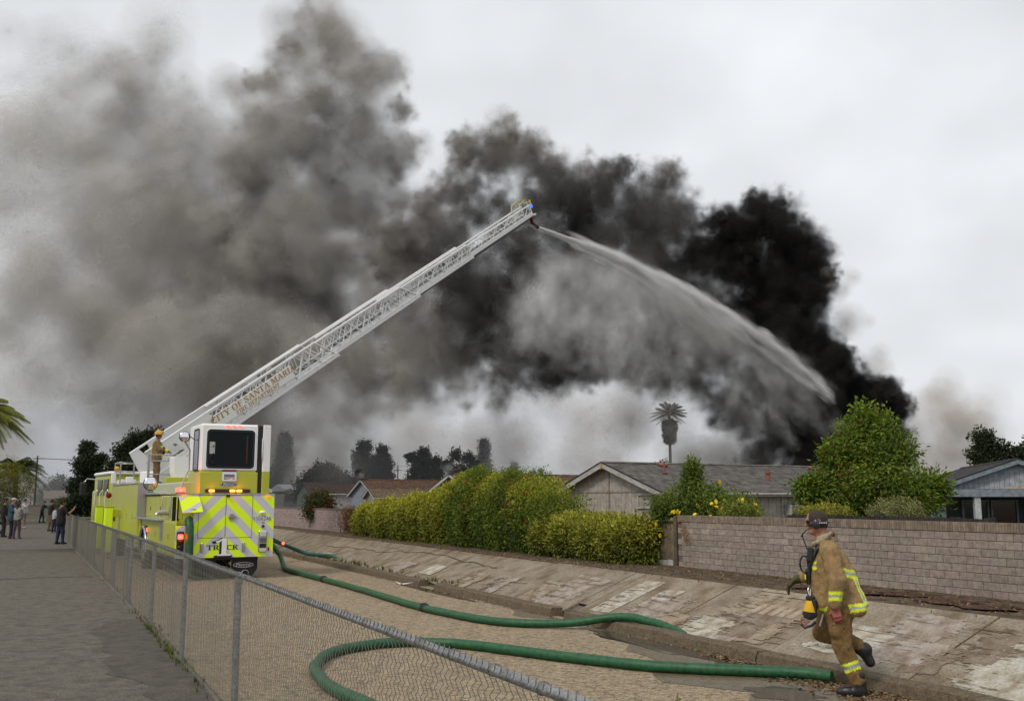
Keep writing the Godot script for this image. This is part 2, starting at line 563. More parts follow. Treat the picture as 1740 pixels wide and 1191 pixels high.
func make_bank() -> void:
	var root := Node3D.new()
	root.name = "channel_bank"
	add_child(root)
	struct(root)
	var under := MB.new()
	for i in 24:
		under.quad(bank(-0.02, -4 + i * 4.9, -0.05), bank(1.02, -4 + i * 4.9, -0.05), bank(1.02, 0.9 + i * 4.9, -0.05), bank(-0.02, 0.9 + i * 4.9, -0.05))
	struct(obj("joint_fill", under, M.mortar, root))
	var cuts := [-4.0, 1.6, 4.7, 7.95, 10.15, 12.6, 15.1, 15.42, 18.4, 22.6, 26.5, 30.0, 34.0, 38.4, 42.0, 46.0, 50.0, 54.0, 58.0, 63.0, 68.0, 74.0, 80.0, 90.0, 100.0, 112.0]
	var r := RandomNumberGenerator.new()
	r.seed = 77
	for i in cuts.size() - 1:
		var t0: float = cuts[i] + 0.012
		var t1: float = cuts[i + 1] - 0.012
		var b := MB.new()
		var k := r.randf_range(0.86, 1.08)
		b.col = Color(k, k * r.randf_range(0.97, 1.0), k * r.randf_range(0.93, 1.0))
		var lift := r.randf_range(-0.006, 0.006)
		var drain := i == 6
		var nj := 1 if drain else 4
		for j in nj:
			var u0 := float(j) / nj
			var u1 := float(j + 1) / nj
			if drain: u0 = 0.2
			b.quad(bank(u0, t0, lift), bank(u1, t0, lift), bank(u1, t1, lift), bank(u0, t1, lift))
			for t in [t0, t1]:
				b.quad(bank(u0, t, lift - 0.06), bank(u1, t, lift - 0.06), bank(u1, t, lift), bank(u0, t, lift))
		b.quad(bank(1, t0, lift), bank(1, t0, -0.1), bank(1, t1, -0.1), bank(1, t1, lift))
		obj("concrete_slab", b, M.concrete, root)
	var hole := MB.new()
	hole.quad(bank(-0.1, 15.1, -0.03), bank(0.2, 15.1, -0.14), bank(0.2, 15.42, -0.14), bank(-0.1, 15.42, -0.03))
	hole.quad(bank(0.2, 15.1, -0.14), bank(0.2, 15.1, 0), bank(0.2, 15.42, 0), bank(0.2, 15.42, -0.14))
	obj("drain_opening", hole, M.black, root)
	# where writing has been painted over: ragged roller strokes of white, mauve, sand
	var W := Color(0.62, 0.62, 0.57)
	var P := Color(0.47, 0.425, 0.395)
	var S := Color(0.44, 0.38, 0.295)
	var B := Color(0.31, 0.255, 0.205)
	for q in [[0.0, 0.27, 31.8, 32.7, W, 1, 0.2], [-0.02, 0.42, 24.4, 25.6, P, 2, 0.5], [0.18, 0.46, 22.55, 23.4, W, 3, 0.05], [0.0, 0.2, 23.9, 24.3, S, 14, 0.6], [-0.02, 0.46, 19.9, 20.8, S, 4, 0.6], [0.0, 0.5, 18.55, 19.5, P, 5, 0.5], [0.0, 0.36, 19.0, 19.4, B, 15, 0.5],
			[0.02, 0.74, 15.65, 16.9, P, 6, 0.55], [0.0, 0.5, 16.6, 17.5, S, 16, 0.7], [0.12, 0.84, 14.2, 14.8, W, 7, 0.08], [0.05, 0.62, 12.9, 13.9, P, 8, 0.7], [0.4, 0.72, 13.4, 13.9, W, 17, 0.15], [0.02, 0.34, 11.3, 12.2, W, 9, 0.35], [0.02, 0.3, 12.3, 13.2, S, 18, 0.5],
			[0.1, 0.95, 10.3, 12.0, S, 10, 0.75], [0.15, 0.62, 10.7, 11.5, B, 19, 0.5], [0.25, 0.5, 11.2, 11.9, P, 20, 0.6], [0.02, 0.3, 10.9, 11.5, P, 21, 0.4], [0.15, 0.62, 8.4, 9.9, W, 11, 0.45], [0.52, 0.86, 8.15, 9.1, P, 12, 0.7], [0.2, 0.5, 8.0, 8.9, P, 22, 0.6],
			[0.02, 0.72, 6.5, 7.6, W, 13, 0.5], [0.5, 0.95, 6.6, 7.4, S, 23, 0.6], [0.35, 0.8, 7.3, 7.8, B, 24, 0.7], [0.12, 0.5, 7.75, 8.25, B, 25, 0.6]]:
		paint(root, q[0], q[1], q[2], q[3], q[4], q[5], q[6])
	var bars := MB.new()                                       # a row of pale brushed bars
	bars.col = Color(0.55, 0.47, 0.37)
	for k in 5:
		var t := 11.35 - k * 0.19
		bars.quad(bank(0.55, t, 0.011), bank(0.72, t - 0.03, 0.011), bank(0.72, t + 0.1, 0.011), bank(0.55, t + 0.13, 0.011))
	struct(obj("paint_patch", bars, M.paint_patch, root))
	# the long wandering crack
	var crack := MB.new()
	var cr := RandomNumberGenerator.new()
	cr.seed = 9
	for run in [[0.5, 34.0, 20.5, 0.02], [0.2, 42.0, 36.5, 0.012], [0.35, 19.5, 18.2, 0.01], [0.75, 30.0, 27.0, 0.008]]:
		var u: float = run[0]
		var t: float = run[1]
		while t > run[2]:
			var u2 := clampf(u + cr.randf_range(-0.035, 0.035), 0.1, 0.8)
			var t2 := t - cr.randf_range(0.12, 0.4)
			var w: float = run[3] * cr.randf_range(0.5, 1.2)
			crack.quad(bank(u, t, 0.008), bank(u2, t2, 0.008), bank(u2 + w, t2, 0.008), bank(u + w, t, 0.008))
			u = u2
			t = t2
	struct(obj("crack", crack, plain(0.07, 0.055, 0.04, 0.95), root))

func paint(root: Node3D, u0: float, u1: float, t0: float, t1: float, c: Color, seed_: int, rag: float) -> void:
	var r := RandomNumberGenerator.new()
	r.seed = seed_ * 31
	var b := MB.new()
	var rows := maxi(4, int((u1 - u0) * 1.6 / 0.05))
	var f := FastNoiseLite.new()
	f.seed = seed_
	f.frequency = 0.11
	var lift := 0.0075 + 0.0007 * (seed_ % 5)
	for i in rows:
		if f.get_noise_2d(i * 2.0, 50.0) > 0.46 - 0.06 * rag and rag > 0.25: continue
		var a := lerpf(u0, u1, float(i) / rows)
		var e := lerpf(u0, u1, (i + 1.7) / rows)
		var h := (t1 - t0) * minf(rag, 0.42)
		var ta := t0 + h * (0.2 + 0.5 * f.get_noise_2d(i * 0.6, 0.0)) + r.randf_range(-0.05, 0.05) * (0.3 + rag)
		var tb := t1 - h * (0.2 + 0.5 * f.get_noise_2d(i * 0.6, 90.0)) + r.randf_range(-0.05, 0.05) * (0.3 + rag)
		if tb < ta + 0.1: continue
		var k := r.randf_range(0.97, 1.02)
		b.col = Color(c.r * k, c.g * k, c.b * k)
		var n := 9
		var w1 := 0.0
		var sk := r.randf_range(-0.05, 0.05)
		for j in n:
			var q0 := lerpf(ta, tb, float(j) / n)
			var q1 := lerpf(ta, tb, float(j + 1) / n)
			var w0 := w1
			w1 = r.randf_range(-0.007, 0.007) * (1.0 + rag)
			var l := lift + 0.0004 * (i % 2)
			b.quad(bank(a + w0 + sk * j / n, q0, l), bank(e + w0 + sk * j / n, q0, l), bank(e + w1 + sk * (j + 1) / n, q1, l), bank(a + w1 + sk * (j + 1) / n, q1, l))
		if rag > 0.3 and i % 3 == 0:                          # dry bristle ends
			for k2 in 3:
				var uu := lerpf(a, e, r.randf())
				var tt := tb if r.randf() < 0.5 else ta
				var sg := 1.0 if tt == tb else -1.0
				b.tri(bank(uu, tt - sg * 0.05, lift), bank(uu + 0.02, tt - sg * 0.05, lift), bank(uu + 0.01, tt + sg * r.randf_range(0.1, 0.35), lift))
	struct(obj("paint_patch", b, M.paint_patch, root))

func make_litter() -> void:
	var b := MB.new()                                          # one curled dry leaf
	b.tri(Vector3(-0.5, 0, 0), Vector3(0, 0.06, 0.22), Vector3(0.5, 0.1, 0))
	b.tri(Vector3(-0.5, 0, 0), Vector3(0.5, 0.1, 0), Vector3(0, 0.03, -0.22))
	var leaf := b.mesh()
	var r := RandomNumberGenerator.new()
	r.seed = 5
	var pl := []
	var ti := []
	for i in 11000:
		var s: float
		var t: float
		var y: float
		var big := r.randf_range(0.025, 0.06)
		if i < 5600:
			t = r.randf_range(3, 40)
			s = r.randf_range(9.8, wall_s(t) - 0.02)
			y = 0.575
			if t > 16.5: s = wall_s(t) - 1.7 + absf(r.randfn()) * 0.35
		elif i < 9400:
			t = r.randf_range(6.0, 10.8)
			s = 7.98 - absf(r.randfn()) * (0.24 if t < 9.8 else 0.1)
			big *= 1.3
			y = FLOOR_Y + 0.012
		elif i < 10300:
			t = r.randf_range(5.0, 36.0)
			s = 7.97 - absf(r.randfn()) * 0.05
			y = FLOOR_Y + 0.012
		else:
			t = r.randf_range(5, 40)
			s = fence_s(t) + r.randfn() * 0.05
			y = 0.005
			big *= 0.6
		pl.append(Transform3D(Basis.from_euler(Vector3(r.randf_range(-0.5, 0.5), r.randf() * TAU, r.randf_range(-0.5, 0.5))).scaled(Vector3.ONE * big), ch(s, t, y)))
		var k := r.randf_range(0.5, 1.2)
		ti.append(Color(0.22 * k, 0.12 * k, 0.055 * k) if r.randf() < 0.7 else Color(0.32 * k, 0.25 * k, 0.15 * k))
	var o := copies("fallen_leaves", leaf, M.cloth, pl, null, ti)
	tag(o, "brown dry leaves littering the dirt ledge and gutter", "leaves", "", "stuff")
	# weeds at the foot of the fence, in cracks and on the ledge
	b = MB.new()
	for k in 9:
		var a := k * 0.7
		var d := Vector3(cos(a), 0, sin(a))
		var w := d.cross(Vector3.UP) * 0.05
		var tip := d * r.randf_range(0.15, 0.5) + Vector3(0, r.randf_range(0.6, 1.0), 0)
		b.tri(-w, w, tip)
	var blade := b.mesh()
	pl = []
	ti = []
	for i in 900:
		if i > 420 and i < 560 and i % 3 > 0: continue
		var p: Vector3
		var h := r.randf_range(0.04, 0.1)
		if i < 120: p = ch(1.62 + r.randfn() * 0.05, 11.5 + r.randf() * 5.5, 0.0)
		elif i < 420: p = ch(fence_s(20.0) + r.randfn() * 0.04, 6.0 + r.randf() * 50, 0.0)
		elif i < 560:
			p = bank(r.randf_range(-0.05, 0.12), 21.5 + r.randfn() * 0.7)
			h *= 1.5
		elif i < 640:
			p = bank(r.randf_range(0, 0.1), 24 + r.randf() * 12)
			h *= 2.0
		elif i < 760: p = ch(10.6 + r.randfn() * 0.5, 6 + r.randf() * 11, 0.56)
		else: p = ch(wall_s(20) - 0.6 + r.randfn() * 0.2, 17 + r.randf() * 20, 0.56)
		pl.append(Transform3D(Basis(Vector3.UP, r.randf() * TAU).scaled(Vector3(h, h, h)), p))
		var k := r.randf_range(0.6, 1.3)
		ti.append(Color(0.12 * k, 0.14 * k, 0.03 * k))
	tag(copies("weeds", blade, M.leaf, pl, null, ti), "small green weeds in the cracks and along the fence foot", "weeds", "", "stuff")
	# the one tall weed in the foreground
	var w := thing("tall_weed", "single tall green weed stalk standing in the channel floor near the hose", "weed", Transform3D(Basis(), ch(5.05, 7.35, FLOOR_Y)))
	b = MB.new()
	b.col = Color(0.14, 0.15, 0.05)
	b.tube([Vector3.ZERO, Vector3(0.004, 0.16, 0), Vector3(-0.004, 0.33, 0.0)], 0.004, 5)
	obj("stem", b, M.leaf, w)
	b = MB.new()
	b.col = Color(0.12, 0.17, 0.04)
	for k in 16:
		var y := 0.06 + k * 0.016
		var a := k * 2.4
		b.tri(Vector3(0, y, 0), Vector3(cos(a) * 0.03, y + 0.02, sin(a) * 0.03), Vector3(cos(a + 0.5) * 0.014, y + 0.03, sin(a + 0.5) * 0.014))
	obj("leaves", b, M.leaf, w)

func make_hills() -> void:
	var f := FastNoiseLite.new()
	f.seed = 31
	f.frequency = 0.0022
	f.fractal_octaves = 4
	for k in 2:
		var b := MB.new()
		var n := 90
		var d0 := 900.0 if k == 0 else 1900.0
		var rows := 7
		for i in n:
			for j in rows:
				var q := []
				for c in [[i, j], [i + 1, j], [i + 1, j + 1], [i, j + 1]]:
					var az: float = deg_to_rad(lerpf(-60, 50, float(c[0]) / n))
					var d: float = d0 * (1.0 + 0.09 * c[1])
					var p: Vector3 = Vector3(sin(az) * d, -0.45, -cos(az) * d)
					var rise: float = smoothstep(0.0, 1.0, float(c[1]) / rows)
					var crest := (20.0 + 9.0 * f.get_noise_1d(rad_to_deg(az) * 40.0 + 50)) if k == 0 else (74.0 + 40.0 * f.get_noise_1d(rad_to_deg(az) * 28.0 + 900))
					crest *= 1.0 - 0.72 * smoothstep(-22.0, -8.0, rad_to_deg(az))
					p.y += crest * rise + 0.12 * crest * f.get_noise_2d(p.x * 3.0, p.z * 3.0) * rise
					q.append(p)
				b.quad(q[0], q[1], q[2], q[3])
		struct(obj("hills", b, grained(plain(0.22, 0.185, 0.12, 1.0) if k == 0 else plain(0.16, 0.15, 0.11, 1.0), M.soft, 0.004, M.blotch, 0.0015)))

# ------------------------------------------------------------------ walls, gate, fence, hoses
func wall_frame(t: float) -> Transform3D:    # x along the wall towards the photographer, z out towards the channel
	var along := (ch(wall_s(t - 1), t - 1) - ch(wall_s(t), t)).normalized()
	var nz := along.cross(Vector3.UP)
	return Transform3D(Basis(along, Vector3.UP, nz), ch(wall_s(t), t, 0.55))

func make_walls() -> void:
	var r := RandomNumberGenerator.new()
	r.seed = 12
	# tints of the blocks: grey-mauve, tan, repainted mauve
	var tints := []
	for k in 14:
		var q := r.randf_range(0.74, 0.98)
		tints.append([Color(0.62, 0.52, 0.45), Color(0.59, 0.5, 0.42), Color(0.65, 0.53, 0.475), Color(0.54, 0.455, 0.385)][k % 4] * q)
	tints.sort_custom(func(p, q): return p.get_luminance() < q.get_luminance())
	var stain := FastNoiseLite.new()
	stain.seed = 3
	stain.frequency = 0.55
	var shapes := []
	for k in 14:
		var b := MB.new()
		b.col = tints[k]
		b.box(Vector3.ZERO, Vector3(0.243, 0.102, 0.12), Basis(), 0.004)
		shapes.append(b.mesh())
	var w := thing("block_wall", "mauve concrete block wall capped with upright bricks, behind the running firefighter", "wall", wall_frame(16.45))
	var length := 21.0
	var core := MB.new()
	core.box(Vector3(length / 2, 0.36, -0.075), Vector3(length, 0.92, 0.13))
	obj("mortar_core", core, M.mortar, w)
	var rest := MB.new()
	for row in 8:
		for i in int(length / 0.25):
			var x := 0.125 + i * 0.25 + (0.125 if row % 2 else 0.0)
			if x > length - 0.1: continue
			var at := Vector3(x, 0.045 + row * 0.108, -0.058 + r.randf_range(-0.002, 0.002))
			var k := clampi(int(6.5 + 9.0 * stain.get_noise_2d(x, row * 0.35) + r.randfn() * 2.6), 0, 13)
			if x < 8.9:
				put_mesh("block", shapes[k], M.block, w, Transform3D(Basis(Vector3.UP, r.randf_range(-0.004, 0.004)), at))
			else:
				rest.col = tints[k]
				rest.box(at, Vector3(0.243, 0.102, 0.12))
	stuff(obj("far_blocks", rest, M.block, w))
	var cap := MB.new()
	for i in int(length / 0.043):
		var k := r.randf_range(0.75, 1.1)
		cap.col = Color(0.42 * k, 0.33 * k, 0.25 * k)
		cap.box(Vector3(0.02 + i * 0.043, 0.925, -0.06 + r.randf_range(-0.002, 0.002)), Vector3(0.037, 0.125, 0.14))
	stuff(obj("soldier_bricks", cap, M.block, w))
	# the long pinkish wall farther along the channel, mostly behind the hedge
	var t0 := 17.75
	var t1 := 75.0
	var w2 := thing("block_wall", "long pale pink block wall atop the bank, its near end under the hedge", "wall", wall_frame(t1))
	var core2 := MB.new()
	core2.box(Vector3((t1 - t0) / 2, 0.33, -0.075), Vector3(t1 - t0, 0.88, 0.13))
	obj("mortar_core", core2, M.mortar, w2)
	var near := MB.new()
	for row in 8:
		for i in int((t1 - t0) / 0.25):
			var x := 0.125 + i * 0.25 + (0.125 if row % 2 else 0.0)
			if x > t1 - t0 - 0.1: continue
			var q := r.randf_range(0.85, 1.1)
			var c := Color(0.56 * q, 0.44 * q, 0.415 * q)
			var tt := t1 - x
			if absf(tt - 43.5) < 0.7 and row > 2 and r.randf() < 0.7: c = Color(0.3, 0.24, 0.27) * q
			if tt < 20.0 and row > 6: c *= 0.8
			near.col = c
			near.box(Vector3(x, 0.045 + row * 0.108, -0.058 + r.randf_range(-0.003, 0.003)), Vector3(0.24, 0.1, 0.12))
	stuff(obj("blocks", near, M.block, w2))
	var cap2 := MB.new()
	cap2.col = Color(0.25, 0.2, 0.17)
	for i in int((t1 - t0) / 0.5):
		cap2.box(Vector3(0.25 + i * 0.5, 0.88, -0.06), Vector3(0.49, 0.07, 0.15), Basis(), 0.006)
	stuff(obj("cap_stones", cap2, M.block, w2))
	# gate in the gap
	var g := thing("garden_gate", "tan board gate with white lower boards, in the wall by the lemon tree", "gate", wall_frame(17.62))
	var gb := MB.new()
	gb.col = Color(0.25, 0.205, 0.15)
	var gw := 1.1
	for i in 6:
		var p := MB.new()
		var k := r.randf_range(0.88, 1.08)
		p.col = Color(0.27, 0.21, 0.135) * k
		p.box(Vector3(0.14 + i * 0.165, 0.49, -0.04), Vector3(0.158, 0.74, 0.025), Basis(), 0.004)
		obj("board", p, M.siding, g)
	for i in 5:
		var p := MB.new()
		var k := r.randf_range(0.85, 1.05)
		p.col = Color(0.6, 0.6, 0.58) * k
		p.box(Vector3(0.17 + i * 0.19, -0.01 + 0.012 * sin(i * 2.0), 0.02), Vector3(0.18, 0.24, 0.02), Basis(), 0.003)
		obj("lower_board", p, M.siding, g)
	for x in [0.0, gw]:
		var p := MB.new()
		p.col = Color(0.16, 0.12, 0.085)
		p.box(Vector3(x, 0.42, -0.02), Vector3(0.09, 1.1, 0.09), Basis(), 0.006)
		obj("post", p, M.siding, g)
	var rail := MB.new()
	rail.col = Color(0.13, 0.1, 0.08)
	rail.box(Vector3(gw / 2, 0.115, -0.015), Vector3(gw - 0.1, 0.03, 0.07), Basis(), 0.004)
	obj("rail", rail, M.siding, g)
	rail = MB.new()
	rail.col = Color(0.13, 0.1, 0.08)
	rail.box(Vector3(gw / 2, 0.875, -0.015), Vector3(gw - 0.1, 0.035, 0.07), Basis(), 0.004)
	obj("rail", rail, M.siding, g)
	# dark picket fence just behind the wall
	var pf := thing("picket_fence", "dark weathered plank fence top showing just above the block wall", "fence", wall_frame(14.6).translated_local(Vector3(0, 0, -1.2)))
	for i in 44:
		var p := MB.new()
		var k := r.randf_range(0.6, 1.1)
		p.col = Color(0.055, 0.045, 0.038) * k
		p.box(Vector3(i * 0.1, 0.5 + r.randf_range(-0.015, 0.015), 0), Vector3(0.085, 1.04, 0.02))
		obj("plank", p, M.siding, pf)

func make_fence() -> void:
	var f := thing("chain_link_fence", "galvanised chain-link fence with a round top rail along the asphalt path", "fence")
	var H := 1.19
	var r := RandomNumberGenerator.new()
	r.seed = 17
	var ts := []
	var t := 2.2
	while t < 96.0:
		if absf(t - 5.65) > 0.1: ts.append(t)
		t += 3.45
	for i in ts.size():
		var b := MB.new()
		var p := ch(fence_s(ts[i]), ts[i])
		var lean := Vector3(r.randf_range(-0.012, 0.012), 0, r.randf_range(-0.012, 0.012))
		b.tube([p + Vector3(0, -0.2, 0), p + Vector3(0, H - 0.02, 0) + lean], 0.03, 10)
		obj("post", b, M.galv, f)
		b = MB.new()
		b.tube([p + Vector3(0, H - 0.075, 0), p + Vector3(0, H - 0.02, 0), p + Vector3(0, H + 0.004, 0)], [0.035, 0.035, 0.018], 10)
		b.tube([p + AX * 0.03 + Vector3(0, H, 0), p - AX * 0.03 + Vector3(0, H, 0)], 0.027, 10)
		obj("post_cap", b, M.galv, f)
	for i in ts.size() - 1:
		var b := MB.new()
		var pts := []
		for k in 7:
			var tt: float = lerpf(ts[i], ts[i + 1], k / 6.0)
			pts.append(ch(fence_s(tt), tt, H - 0.012 * sin(PI * k / 6.0) * (1.0 if i % 3 else 0.4)))
		b.tube(pts, 0.0215, 12)
		obj("top_rail", b, M.galv, f)
	# the woven fabric: every wire is a zigzag that hooks its neighbours
	var wire := MB.new()
	var pts := []
	var P := 0.035
	var n := int((H + 0.03) / P)
	for k in n + 1:
		pts.append(Vector3(0.030 if k % 2 else -0.030, 0.015 + k * P, 0.003 * (1 if k % 2 else -1)))
	var last: Vector3 = pts[-1]
	pts.append(last + Vector3(-0.012 if n % 2 else 0.012, 0.022, 0.008))
	pts.append(last + Vector3(-0.022 if n % 2 else 0.022, 0.0, 0.012))
	wire.tube(pts, 0.0021, 4, false)
	var m := wire.mesh()
	var pl := []
	t = 2.3
	while t < 94.0:
		var along := (ch(fence_s(t + 1), t + 1) - ch(fence_s(t), t)).normalized()
		var o := Basis(along, Vector3.UP, along.cross(Vector3.UP))
		var bulge := 0.008 * sin(t * 1.9) + r.randf_range(-0.002, 0.002)
		pl.append(Transform3D(o, ch(fence_s(t) - 0.034, t, 0) + o.z * bulge))
		t += 0.06
	stuff(copies("wire_mesh", m, M.wire, pl, f))
	var tie := MB.new()                                     # tie wires round the rail
	for k in 150:
		var tt := 2.4 + k * 0.42
		var c := ch(fence_s(tt), tt, H)
		var ring := []
		for j in 9:
			var a := TAU * j / 8.0
			ring.append(c + (AR * cos(a) + Vector3.UP * sin(a)) * 0.026 + AX * 0.018 * j / 8.0)
		tie.tube(ring, 0.0025, 4, false)
	stuff(obj("tie_wires", tie, M.wire, f))
	# far end of the path: a low retaining board and rough wall
	var e := thing("end_wall", "pale beige wall closing off the far end of the path", "wall", Transform3D(Basis(AR, Vector3.UP, -AX), ch(-3, 132, 0)))
	var b := MB.new()
	b.col = Color(0.36, 0.30, 0.24)
	b.box(Vector3(2, 0.35, 0), Vector3(26, 1.5, 0.2), Basis(), 0.02)
	obj("wall_body", b, M.siding, e)
	b = MB.new()
	b.col = Color(0.27, 0.22, 0.18)
	b.box(Vector3(2, 1.13, 0), Vector3(26.2, 0.1, 0.3), Basis(), 0.02)
	obj("coping", b, M.siding, e)

func curve(pts: Array, n := 8) -> Array:      # Catmull-Rom through the points
	var out := []
	for i in pts.size() - 1:
		var a: Vector3 = pts[maxi(i - 1, 0)]
		var b: Vector3 = pts[i]
		var c: Vector3 = pts[i + 1]
		var d: Vector3 = pts[mini(i + 2, pts.size() - 1)]
		for k in n:
			out.append(b.cubic_interpolate(c, a, d, float(k) / n))
	out.append(pts[-1])
	return out

func lay_hose(b: MB, pts: Array) -> void:               # slightly uneven, as a charged hose lies
	var f := FastNoiseLite.new()
	f.frequency = 0.9
	var line := curve(pts, 14)
	var rad := []
	for i in line.size():
		rad.append(0.063 + 0.004 * f.get_noise_1d(i * 0.35))
		line[i] += Vector3(f.get_noise_1d(i * 0.12 + 70.0), 0.0, f.get_noise_1d(i * 0.12 + 170.0)) * 0.03
	b.tube(line, rad, 14)

func make_hoses() -> void:
	var y := FLOOR_Y + 0.068
	var a := thing("fire_hose", "green hose running from the truck along the bank's foot and over the kerb", "hose", Transform3D(), "green supply hoses on the channel floor")
	var b := MB.new()
	var pts := [ch(5.3, 29.4, 0.85), ch(5.9, 29.4, 0.78), ch(6.35, 29.5, 0.45), ch(6.5, 29.2, 0.12), ch(6.4, 28.4, y), ch(6.3, 27.2, y), ch(6.36, 24.0, y), ch(6.37, 20.8, y), ch(6.33, 17.6, y), ch(6.45, 15.7, y), ch(6.75, 14.5, y), ch(7.5, 13.85, y + 0.02), ch(8.12, 13.3, 0.085), ch(8.33, 12.7, 0.05), ch(8.36, 12.1, -0.02), ch(8.36, 11.7, -0.12)]
	lay_hose(b, pts)
	obj("hose_jacket", b, M.hose, a)
	for p in [[6.36, 23.95], [6.34, 17.0]]:
		b = MB.new()
		var c := ch(p[0], p[1], y)
		b.tube([c - AX * 0.16, c - AX * 0.15, c - AX * 0.02, c - AX * 0.018, c + AX * 0.018, c + AX * 0.02, c + AX * 0.15, c + AX * 0.16], [0.066, 0.072, 0.072, 0.088, 0.088, 0.072, 0.072, 0.066], 14)
		obj("coupling", b, M.rubber, a)
	var h := thing("fire_hose", "green hose looping back near the fence and ending at the running firefighter's feet", "hose", Transform3D(), "green supply hoses on the channel floor")
	b = MB.new()
	pts = [ch(7.93, 8.62, y), ch(7.75, 8.95, y), ch(7.3, 9.35, y), ch(6.5, 10.1, y), ch(5.73, 11.55, y), ch(5.3, 12.5, y), ch(4.75, 13.05, y), ch(4.2, 13.1, y), ch(3.55, 12.7, y), ch(3.05, 11.75, y), ch(2.86, 10.75, y), ch(2.88, 9.85, y), ch(3.0, 8.9, y), ch(3.25, 7.6, y), ch(3.7, 6.0, y), ch(4.3, 4.0, y)]
	lay_hose(b, pts)
	obj("hose_jacket", b, M.hose, h)
	var q := thing("fire_hose", "short teal hose behind the truck's right rear corner leading over the kerb", "hose", Transform3D())
	b = MB.new()
	b.tube(curve([ch(5.6, 30.4, 0.8), ch(6.6, 31.4, 0.62), ch(7.4, 32.4, 0.35), ch(8.1, 32.6, 0.1), ch(8.5, 31.2, 0.08), ch(8.55, 30, -0.05)]), 0.06, 10)
	obj("hose_jacket", b, grained(plain(0.03, 0.12, 0.10, 0.6), M.soft, 3.0), q)
	var d := MB.new()                                       # scrap of white paper by the kerb
	d.tri(ch(7.75, 22.2, FLOOR_Y + 0.03), ch(7.95, 22.0, FLOOR_Y + 0.09), ch(7.85, 22.6, FLOOR_Y + 0.02))
	d.tri(ch(7.7, 22.3, FLOOR_Y + 0.02), ch(7.85, 22.6, FLOOR_Y + 0.02), ch(7.8, 22.9, FLOOR_Y + 0.06))
	tag(obj("paper_scrap", d, plain(0.6, 0.6, 0.58, 0.8)), "crumpled white paper scrap against the broken kerb", "litter")

# ------------------------------------------------------------------ plants
func leaf_spray(n: int, size: float, radius: float, seed_: int, droop := 0.0, slim := 0.5) -> ArrayMesh:   # a loose handful of folded leaves
	var r := RandomNumberGenerator.new()
	r.seed = seed_
	var b := MB.new()
	for i in n:
		var p := Vector3(r.randfn(), r.randfn(), r.randfn()) * radius * 0.5
		var d := (p.normalized() + Vector3(r.randfn(), r.randfn() - droop, r.randfn()) * 0.7).normalized()
		var w := d.cross(Vector3(r.randfn(), r.randfn() + 1.5, r.randfn())).normalized()
		var up := w.cross(d).normalized()
		var l := size * r.randf_range(0.65, 1.25)
		var k := r.randf_range(0.75, 1.2)
		b.col = Color(k, k, k)
		var m1 := p + d * l * 0.45 + w * l * slim * 0.5 + up * l * 0.08
		var m2 := p + d * l * 0.45 - w * l * slim * 0.5 + up * l * 0.08
		var tip := p + d * l - up * l * 0.1
		b.tri(p, m1, tip)
		b.tri(p, tip, m2)
	return b.mesh()

func spin(r: RandomNumberGenerator) -> Basis:
	return Basis.from_euler(Vector3(r.randf() * TAU, r.randf() * TAU, r.randf() * TAU))

func limb(b: MB, a: Vector3, e: Vector3, r0: float, r1: float, r: RandomNumberGenerator, wob := 0.08) -> void:
	var pts := []
	var rad := []
	var l := a.distance_to(e)
	for i in 5:
		var k := i / 4.0
		pts.append(a.lerp(e, k) + Vector3(r.randfn(), r.randfn() * 0.4, r.randfn()) * wob * l * (0.5 if i > 0 and i < 4 else 0.0))
		rad.append(lerpf(r0, r1, k))
	b.tube(pts, rad, 7, false)

